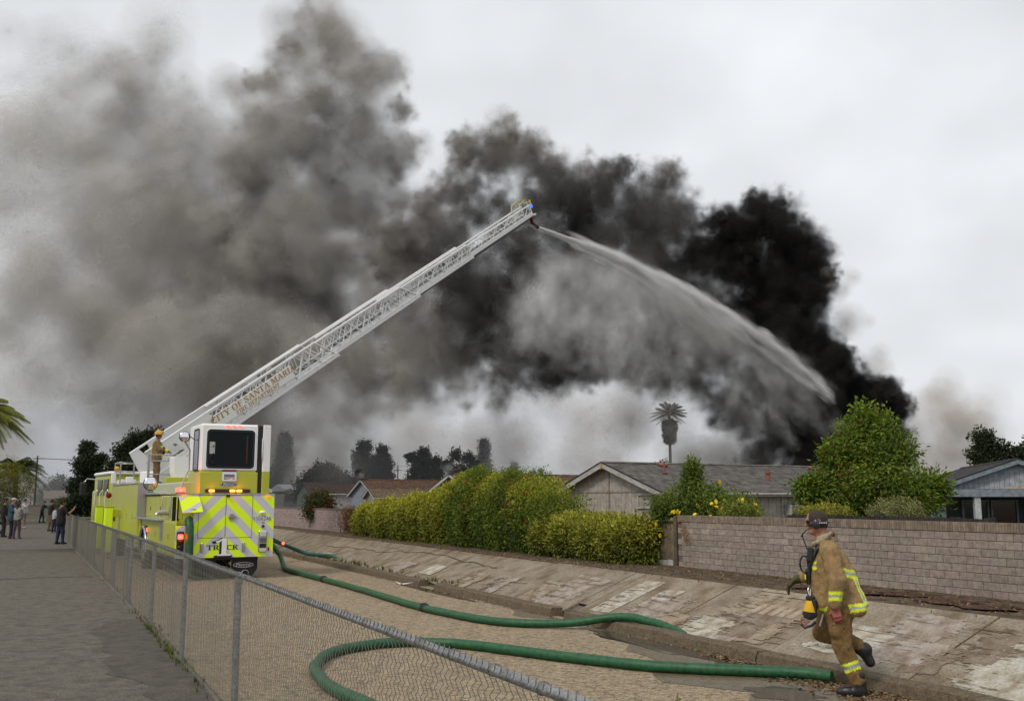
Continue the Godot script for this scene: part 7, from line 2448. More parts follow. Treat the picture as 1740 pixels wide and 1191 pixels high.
	for s in [-1.0, 1.0]:
		b = MB.new()
		b.ball(hp + Vector3(0.004, -0.012, 0.102 * s), Vector3(0.044, 0.056, 0.03), 14, 8)
		obj("ear_cup", b, plain(0.02, 0.025, 0.035, 0.3), hs)
	b = MB.new()
	for k in 4: b.box(hp + Vector3(-0.03 - 0.022 * k, 0.0, -0.118 + 0.010 * k), Vector3(0.013, 0.012, 0.006), Basis(Vector3.UP, 0.6))
	stuff(obj("headset_print", b, plain(0.6, 0.62, 0.65, 0.4), hs))
	b = MB.new()
	b.tube([hp + Vector3(0.03, -0.03, -0.11), hp + Vector3(0.1, -0.07, -0.09), hp + Vector3(0.15, -0.12, -0.05), hp + Vector3(0.155, -0.145, -0.03)], [0.005, 0.005, 0.006, 0.014], 6)
	obj("microphone_boom", b, blk, hs)
	b = MB.new()
	b.box(hp + Vector3(0.085, 0.01, 0), Vector3(0.05, 0.04, 0.15), Basis(), 0.014)
	obj("dark_glasses", b, M.dark_glass, o)
	b = MB.new()
	b.tube([Vector3(0.17, 1.6, -0.06), Vector3(0.15, 1.63, -0.03), Vector3(0.14, 1.59, 0.0)], 0.018, 7)
	obj("hood_tab", b, plain(0.18, 0.12, 0.04, 0.9), o)
	# radio harness: strap, radio with aerial, looped cord, chest flashlight
	b = MB.new()
	b.tube([Vector3(0.22, 1.53, -0.1), Vector3(0.32, 1.45, -0.14), Vector3(0.39, 1.3, -0.12), Vector3(0.42, 1.1, -0.08)], 0.02, 6)
	var st := obj("radio_strap", b, blk, o)
	b = MB.new()
	b.box(Vector3(0.385, 1.4, -0.12), Vector3(0.065, 0.15, 0.07), Basis(Vector3.BACK, 0.15), 0.012)
	b.tube([Vector3(0.41, 1.45, -0.11), Vector3(0.45, 1.57, -0.11)], 0.007, 6)
	obj("radio", b, blk, st)
	b = MB.new()
	pts = []
	for k in 17: pts.append(Vector3(0.445 + cos(TAU * k / 16.0) * 0.045, 1.3 + sin(TAU * k / 16.0) * 0.085, -0.10 + 0.01 * sin(k * 1.0)))
	b.tube(pts, 0.011, 6, false)
	b.tube([Vector3(0.42, 1.38, -0.1), Vector3(0.4, 1.2, -0.12), Vector3(0.42, 1.0, -0.1), Vector3(0.4, 0.9, -0.11)], 0.011, 6)
	obj("radio_cord", b, blk, st)
	b = MB.new()
	b.box(Vector3(0.415, 1.2, -0.05), Vector3(0.06, 0.11, 0.09), Basis(), 0.015)
	obj("chest_pouch", b, plain(0.05, 0.04, 0.02, 0.8), o)
	b = MB.new()
	b.box(Vector3(0.44, 1.17, -0.1), Vector3(0.012, 0.05, 0.12), Basis(), 0.004)
	obj("chest_band", b, yel, o)
	# yellow and black face mask with strap and clip swinging from the belt
	b = MB.new()
	b.tube([Vector3(0.4, 0.93, -0.17), Vector3(0.405, 0.88, -0.18), Vector3(0.41, 0.83, -0.18)], [0.045, 0.062, 0.075], 12)
	var mk := obj("breathing_mask", b, plain(0.72, 0.42, 0.01, 0.4), o)
	b = MB.new()
	b.tube([Vector3(0.41, 0.83, -0.18), Vector3(0.415, 0.79, -0.18), Vector3(0.42, 0.765, -0.17)], [0.07, 0.075, 0.045], 12)
	b.box(Vector3(0.36, 0.87, -0.2), Vector3(0.05, 0.17, 0.06), Basis(), 0.012)
	b.box(Vector3(0.4, 0.965, -0.17), Vector3(0.09, 0.05, 0.08), Basis(), 0.015)
	obj("mask_fitting", b, blk, mk)
	b = MB.new()
	b.tube([Vector3(0.405, 0.98, -0.16), Vector3(0.42, 1.04, -0.15), Vector3(0.41, 1.09, -0.13), Vector3(0.395, 1.04, -0.14), Vector3(0.4, 0.98, -0.16)], 0.008, 6)
	obj("wire_clip", b, M.chrome, mk)
	b = MB.new()
	b.tube([Vector3(0.43, 0.79, -0.18), Vector3(0.49, 0.77, -0.18), Vector3(0.51, 0.72, -0.18), Vector3(0.47, 0.69, -0.18), Vector3(0.42, 0.73, -0.18)], 0.006, 6)
	obj("red_cord", b, plain(0.4, 0.04, 0.05, 0.6), mk)
	b = MB.new()
	b.tube([Vector3(0.5, 0.7, -0.18), Vector3(0.47, 0.665, -0.18), Vector3(0.4, 0.69, -0.19), Vector3(0.36, 0.73, -0.2)], 0.014, 7)
	obj("strap_buckle", b, blk, mk)
	b = MB.new()
	b.box(Vector3(0.3, 0.75, -0.21), Vector3(0.02, 0.13, 0.02), Basis(Vector3.BACK, 0.3), 0.005)
	obj("belt_tool", b, M.alu, o)
	# seams of the trousers: knee panels and flap
	b = MB.new()
	b.box(Vector3(0.14, 0.70, -0.228), Vector3(0.13, 0.035, 0.012), Basis(Vector3.BACK, 0.05), 0.005)
	obj("pocket_flap", b, tan2, o)

func atlas_point(s: float, t: float) -> Vector3:
	return ch(s, t, FLOOR_Y)

# ------------------------------------------------------------------ the onlookers
# joints in metres, figure facing +x, +z on its right; arms given as [elbow, wrist]
func onlooker(label: String, at: Vector3, yaw: float, tall: float, q: Dictionary) -> Node3D:
	var o := thing("person", label, "person", Transform3D(Basis(Vector3.UP, yaw).scaled(Vector3.ONE * tall / 1.76), at), q.get("group", ""))
	var fl := Flesh.new()
	fl.k = 0.05
	var gd: float = q.get("girth", 1.0)
	var sh: String = q.get("top_name", "shirt")
	var short: bool = q.get("short", false)
	var sw: float = 0.165 * lerpf(1.0, gd, 0.5)
	var ln: Vector3 = q.get("lean", Vector3.ZERO)
	fl.mirror(Vector3(0, 0.98, 0.06 * gd), Vector3(0, 1.32, 0.085) + ln * 0.7, 0.125 * gd, 0.125 * gd, sh)
	fl.add(Vector3(0.05 * (gd - 0.8), 1.05, 0), Vector3(0.02, 1.25, 0) + ln * 0.6, 0.13 * gd, 0.12 * gd, sh)
	fl.add(Vector3(0, 1.43, sw) + ln, Vector3(0, 1.43, -sw) + ln, 0.066, 0.066, sh)
	fl.add(Vector3(0, 1.44, 0) + ln, Vector3(0.015, 1.56, 0) + ln, 0.07, 0.052, "body")
	var wear: String = q.get("leg_name", "trousers")
	for s in [-1.0, 1.0]:
		var sx: float = q.get("stride", 0.04) * s
		var hip := Vector3(0, 0.93, 0.085 * s * lerpf(1, gd, 0.6))
		var knee := Vector3(sx + 0.02, 0.5, 0.10 * s)
		var foot := Vector3(sx * 1.6, 0.08, 0.11 * s)
		fl.add(hip, knee, 0.105 * gd, 0.072 * lerpf(1, gd, 0.5), wear)
		var shin := "body" if q.get("bare_shin", false) else wear
		fl.add(knee, foot, 0.07 * lerpf(1, gd, 0.5), 0.055 if shin == wear else 0.043, shin)
		fl.add(foot + Vector3(-0.03, -0.035, 0), foot + Vector3(0.13, -0.04, 0.02 * s), 0.046, 0.04, "shoe")
		var arm: Array = q["arm_r"] if s > 0 else q["arm_l"]
		var shp := Vector3(0, 1.42, (sw + 0.02) * s) + ln
		fl.add(shp, arm[0], 0.062 * lerpf(1, gd, 0.4), 0.05, sh)
		fl.add(arm[0], arm[1], 0.045 if not short else 0.043, 0.034, "body" if short else sh)
	if q.get("long_top", false): fl.mirror(Vector3(0, 0.86, 0.07 * gd), Vector3(0, 1.0, 0.07 * gd), 0.135 * gd, 0.13 * gd, sh)
	var parts := {}
	fl.build(0.019, parts, null, 0.008)
	fl = Flesh.new()
	fl.k = 0.02
	var hp := Vector3(0.035, 1.655, 0) + ln * 1.15
	var turn := Basis(Vector3.UP, q.get("look", 0.0))
	head(fl, hp, turn, "body", "hair", 1.0)
	if q.get("long_hair", false):
		fl.add(hp + Vector3(-0.06, 0.0, 0), hp + Vector3(-0.07, -0.2, 0), 0.07, 0.06, "hair")
	var cap: bool = q.get("cap", false)
	var hr := func(p: Vector3, c: String) -> String:
		var v := turn.inverse() * (p - hp)
		if cap and v.y > 0.03 and c != "cap": return "cap"
		if c == "hair" and (v.x > 0.088 - v.y * 0.15 or (v.y < -0.01 and v.x > 0.0)): return "body"
		return c
	if cap:
		fl.add(hp + turn * Vector3(0.06, 0.05, -0.03), hp + turn * Vector3(0.15, 0.035, -0.02), 0.022, 0.014, "cap")
		fl.add(hp + turn * Vector3(0.06, 0.05, 0.03), hp + turn * Vector3(0.15, 0.035, 0.02), 0.022, 0.014, "cap")
	fl.build(0.011, parts, hr)
	for s in [-1.0, 1.0]:
		var arm: Array = q["arm_r"] if s > 0 else q["arm_l"]
		var dir: Vector3 = (arm[1] - arm[0]).normalized()
		fl = Flesh.new()
		fl.k = 0.012
		if arm.size() > 2: dir = Vector3(0.25, 1, 0)
		fl.add(arm[1] - dir * 0.02, arm[1] + dir * 0.01, 0.03, 0.028, "body")
		hand(fl, arm[1], dir, Vector3(1, 0, -s * 0.4) if arm.size() > 2 else Vector3(0, -0.2, -s), Vector3(0, 0.3, -s), 0.75 if arm.size() > 2 else 0.4, "body", 1.0)
		fl.build(0.008, parts)
		if arm.size() > 2:
			var pb := MB.new()
			pb.box(arm[1] + Vector3(0.05, 0.09, -s * 0.01), Vector3(0.012, 0.14, 0.075), Basis(), 0.004)
			obj("phone", pb, M.black, o)
	var looks := {"body": plain(q.skin[0], q.skin[1], q.skin[2], 0.6)}
	for c in ["hair", "shoe", "cap", sh, wear]:
		if parts.has(c):
			var k: Array = q.get(c + "_c", [0.02, 0.015, 0.012])
			looks[c] = grained(plain(k[0], k[1], k[2], 0.9), M.soft, 5.0, M.blotch, 2.0, null, 0, false)
	dress(o, parts, looks)
	face(o, hp, turn)
	return o

func make_people() -> void:
	make_runner()
	var to_fire := -0.25           # most look along the channel and up to the right
	onlooker("person in black t-shirt and blue jeans at the fence holding up a phone", ch(1.0, 46.0), 0.75, 1.80, {"skin": [0.28, 0.14, 0.09], "girth": 1.16, "short": true, "long_top": true, "shirt_c": [0.012, 0.012, 0.013], "trousers_c": [0.015, 0.03, 0.10], "hair_c": [0.01, 0.008, 0.007], "shoe_c": [0.05, 0.05, 0.055], "stride": 0.05,
		"arm_r": [Vector3(0.16, 1.2, 0.33), Vector3(0.36, 1.4, 0.36), 1], "arm_l": [Vector3(-0.03, 1.15, -0.26), Vector3(0.1, 0.92, -0.26)]})
	onlooker("person in a black cap, dark jacket and khaki trousers at the fence, one hand raised", ch(0.86, 64.8), 0.7, 1.82, {"skin": [0.26, 0.13, 0.09], "girth": 1.1, "cap": true, "cap_c": [0.012, 0.012, 0.015], "top_name": "jacket", "jacket_c": [0.013, 0.013, 0.02], "trousers_c": [0.20, 0.14, 0.07], "hair_c": [0.012, 0.01, 0.008], "shoe_c": [0.015, 0.013, 0.012],
		"arm_r": [Vector3(0.2, 1.3, 0.28), Vector3(0.38, 1.48, 0.28), 1], "arm_l": [Vector3(0.02, 1.16, -0.24), Vector3(0.2, 1.02, -0.2)]})
	onlooker("smaller person in white top and navy trousers between two dark-clad onlookers", ch(1.0, 61.8), 0.7, 1.42, {"skin": [0.28, 0.15, 0.1], "shirt_c": [0.62, 0.63, 0.66], "trousers_c": [0.012, 0.02, 0.06], "hair_c": [0.01, 0.008, 0.007], "shoe_c": [0.4, 0.4, 0.42],
		"arm_r": [Vector3(0.03, 1.17, 0.25), Vector3(0.14, 0.95, 0.24)], "arm_l": [Vector3(0.0, 1.16, -0.24), Vector3(0.12, 0.95, -0.22)]})
	onlooker("person in dark teal leaning on the fence, farthest along it", ch(0.5, 88.0), 0.62, 1.74, {"skin": [0.3, 0.16, 0.11], "lean": Vector3(0.13, -0.03, 0), "top_name": "hoodie", "hoodie_c": [0.012, 0.045, 0.05], "trousers_c": [0.012, 0.02, 0.03], "hair_c": [0.09, 0.06, 0.04], "shoe_c": [0.06, 0.03, 0.02], "stride": 0.08,
		"arm_r": [Vector3(0.3, 1.2, 0.22), Vector3(0.5, 1.17, 0.12)], "arm_l": [Vector3(0.3, 1.2, -0.2), Vector3(0.5, 1.17, -0.08)]})
	onlooker("tall person in denim-blue shirt and white cap hugging the one in plaid trousers", ch(-0.97, 53.2), 0.1, 1.90, {"skin": [0.36, 0.2, 0.14], "girth": 1.08, "cap": true, "cap_c": [0.6, 0.6, 0.62], "long_top": true, "shirt_c": [0.045, 0.10, 0.16], "trousers_c": [0.010, 0.015, 0.028], "hair_c": [0.05, 0.03, 0.02], "shoe_c": [0.10, 0.06, 0.035],
		"arm_r": [Vector3(0.1, 1.2, 0.28), Vector3(0.22, 1.1, 0.18)], "arm_l": [Vector3(-0.02, 1.15, -0.25), Vector3(0.12, 0.95, -0.22)], "look": -0.3})
	onlooker("person in plaid trousers with brown hair hugging the one in the denim-blue shirt", ch(-0.73, 52.9), 1.4, 1.70, {"skin": [0.42, 0.24, 0.17], "girth": 0.92, "short": true, "long_hair": true, "shirt_c": [0.4, 0.38, 0.36], "trousers_c": [0.10, 0.075, 0.085], "hair_c": [0.06, 0.03, 0.018], "shoe_c": [0.3, 0.2, 0.14],
		"arm_r": [Vector3(0.12, 1.2, 0.24), Vector3(0.2, 1.02, 0.1)], "arm_l": [Vector3(0.15, 1.2, -0.2), Vector3(0.26, 1.05, -0.02)]})
	onlooker("black-haired person in dark clothes, mostly hidden behind the one in denim-blue", ch(-1.35, 55.5), 0.2, 1.86, {"skin": [0.25, 0.13, 0.09], "shirt_c": [0.02, 0.02, 0.022], "trousers_c": [0.015, 0.015, 0.018], "hair_c": [0.008, 0.007, 0.006], "shoe_c": [0.02, 0.02, 0.02],
		"arm_r": [Vector3(0.03, 1.15, 0.25), Vector3(0.14, 0.95, 0.24)], "arm_l": [Vector3(0.0, 1.15, -0.25), Vector3(0.13, 0.95, -0.24)]})
	onlooker("person in a navy t-shirt and grey shorts standing close beside the one in white", ch(-0.93, 69.5), 0.3, 1.76, {"skin": [0.3, 0.15, 0.1], "short": true, "bare_shin": true, "leg_name": "shorts", "shirt_c": [0.012, 0.016, 0.04], "shorts_c": [0.07, 0.075, 0.08], "hair_c": [0.012, 0.01, 0.008], "shoe_c": [0.5, 0.5, 0.52],
		"arm_r": [Vector3(0.1, 1.18, 0.25), Vector3(0.3, 1.2, 0.2)], "arm_l": [Vector3(0.1, 1.16, -0.24), Vector3(0.3, 1.2, -0.15)]})
	onlooker("person in white long-sleeved shirt and shorts holding a phone at arm's length", ch(-0.62, 72.0), -0.1, 1.86, {"skin": [0.28, 0.14, 0.1], "girth": 1.1, "bare_shin": true, "leg_name": "shorts", "shirt_c": [0.62, 0.63, 0.68], "shorts_c": [0.26, 0.25, 0.22], "hair_c": [0.012, 0.01, 0.008], "shoe_c": [0.5, 0.5, 0.52],
		"arm_r": [Vector3(0.2, 1.28, 0.25), Vector3(0.48, 1.44, 0.27), 1], "arm_l": [Vector3(0.0, 1.15, -0.25), Vector3(0.08, 0.93, -0.25)]})
	# firefighter at the ladder controls
	var T := Transform3D(Basis(Vector3.UP, deg_to_rad(28.0)), Vector3(-7.139, FLOOR_Y, -25.138))
	var p := T * Vector3(-0.28, 2.46, -9.75)
	var o := onlooker("person in tan firefighter's gear and yellow helmet at the truck's ladder controls", p, 0.25, 1.74, {"skin": [0.25, 0.12, 0.08], "girth": 1.22, "long_top": true, "top_name": "turnout_jacket", "leg_name": "turnout_trousers", "turnout_jacket_c": [0.33, 0.2, 0.09], "turnout_trousers_c": [0.27, 0.155, 0.06], "shoe_c": [0.02, 0.02, 0.02], "hair_c": [0.03, 0.02, 0.015], "look": -0.3,
		"arm_r": [Vector3(0.12, 1.16, 0.3), Vector3(0.34, 1.12, 0.2)], "arm_l": [Vector3(0.12, 1.16, -0.29), Vector3(0.34, 1.1, -0.16)]})
	var ym := plain(0.66, 0.36, 0.015, 0.35)
	var b := MB.new()
	b.ball(Vector3(0.03, 1.7, 0), Vector3(0.135, 0.14, 0.12), 18, 8, Basis(), 0, 0.55)
	b.tube([Vector3(0.03, 1.675, 0), Vector3(0.03, 1.69, 0)], [0.19, 0.15], 20)
	b.tube([Vector3(-0.1, 1.74, 0), Vector3(0, 1.845, 0), Vector3(0.12, 1.79, 0)], 0.016, 6)
	var hm := obj("helmet", b, ym, o)
	b = MB.new()
	b.prism(PackedVector2Array([Vector2(-0.05, 1.7), Vector2(0.05, 1.7), Vector2(0.045, 1.8), Vector2(0, 1.83), Vector2(-0.045, 1.8)]), 0, 0.012, Transform3D(Basis(Vector3(0, 0, -1), Vector3.UP, Vector3(1, 0, 0)), Vector3(0.165, 0, 0)))
	obj("helmet_shield", b, M.black, hm)
	b = MB.new()
	b.tube([Vector3(-0.02, 1.765, 0.118), Vector3(-0.02, 1.765, 0.126)], 0.035, 12)
	obj("helmet_badge", b, plain(0.5, 0.5, 0.5, 0.5), hm)
	var yl := plain(0.62, 0.72, 0.03, 0.6)
	for y in [0.94, 1.26]:
		b = MB.new()
		var r1 := PackedVector2Array()
		var pts := []
		for k in 25: pts.append(Vector3(cos(TAU * k / 24) * 0.185 + 0.01, y, sin(TAU * k / 24) * 0.235))
		for k in 24:
			var u := Vector3(0, 0.045, 0)
			b.quad(pts[k + 1] - u, pts[k] - u, pts[k] + u, pts[k + 1] + u)
		obj("reflective_band", b, yl, o)
	for s in [-1.0, 1.0]:
		b = MB.new()
		b.tube([Vector3(0.28, 1.13, 0.235 * s), Vector3(0.34, 1.125, 0.2 * s)], 0.062, 12)
		obj("cuff_band", b, yl, o)
		b = MB.new()
		b.box(Vector3(-0.17, 1.1, 0.06 * s), Vector3(0.02, 0.32, 0.045), Basis(), 0.004)
		obj("back_stripe", b, yl, o)
	# the wheel of a motorcycle parked at the left edge
	var mc := thing("motorcycle", "dark motorcycle parked at the path's left edge behind the onlookers", "motorcycle", Transform3D(Basis(Vector3.UP, 1.0), ch(-1.75, 60.5)))
	for x in [0.0, -1.4]:
		b = MB.new()
		var ring := []
		for k in 25: ring.append(Vector3(x + cos(TAU * k / 24) * 0.3, 0.33 + sin(TAU * k / 24) * 0.3, 0))
		b.tube(ring, 0.06, 8, false)
		var wh := obj("wheel", b, M.rubber, mc)
		b = MB.new()
		for k in 10: b.tube([Vector3(x, 0.33, 0), Vector3(x + cos(TAU * k / 10) * 0.26, 0.33 + sin(TAU * k / 10) * 0.26, 0)], 0.008, 4, false)
		b.tube([Vector3(x, 0.33, -0.08), Vector3(x, 0.33, 0.08)], 0.05, 10)
		obj("spokes", b, M.chrome, wh)
	b = MB.new()
	for s in [-1.0, 1.0]: b.tube([Vector3(0, 0.33, 0.09 * s), Vector3(-0.25, 0.95, 0.09 * s)], 0.025, 7)
	stuff(obj("fork", b, M.chrome, mc))
	b = MB.new()
	b.ball(Vector3(-0.55, 0.8, 0), Vector3(0.3, 0.14, 0.14), 12, 8)
	obj("tank", b, M.black, mc)
	b = MB.new()
	b.box(Vector3(-0.75, 0.48, 0), Vector3(0.6, 0.35, 0.25), Basis(), 0.06)
	obj("engine", b, M.rubber, mc)
	b = MB.new()
	b.box(Vector3(-1.05, 0.78, 0), Vector3(0.6, 0.1, 0.24), Basis(), 0.04)
	obj("seat", b, M.black, mc)
	b = MB.new()
	b.tube([Vector3(-0.35, 1.05, -0.36), Vector3(-0.25, 1.0, -0.1), Vector3(-0.25, 1.0, 0.1), Vector3(-0.35, 1.05, 0.36)], 0.016, 6)
	obj("handlebar", b, M.chrome, mc)
	b = MB.new()
	b.ball(Vector3(-0.16, 0.9, 0), Vector3(0.08, 0.1, 0.1), 12, 8)
	obj("headlamp", b, M.chrome, mc)

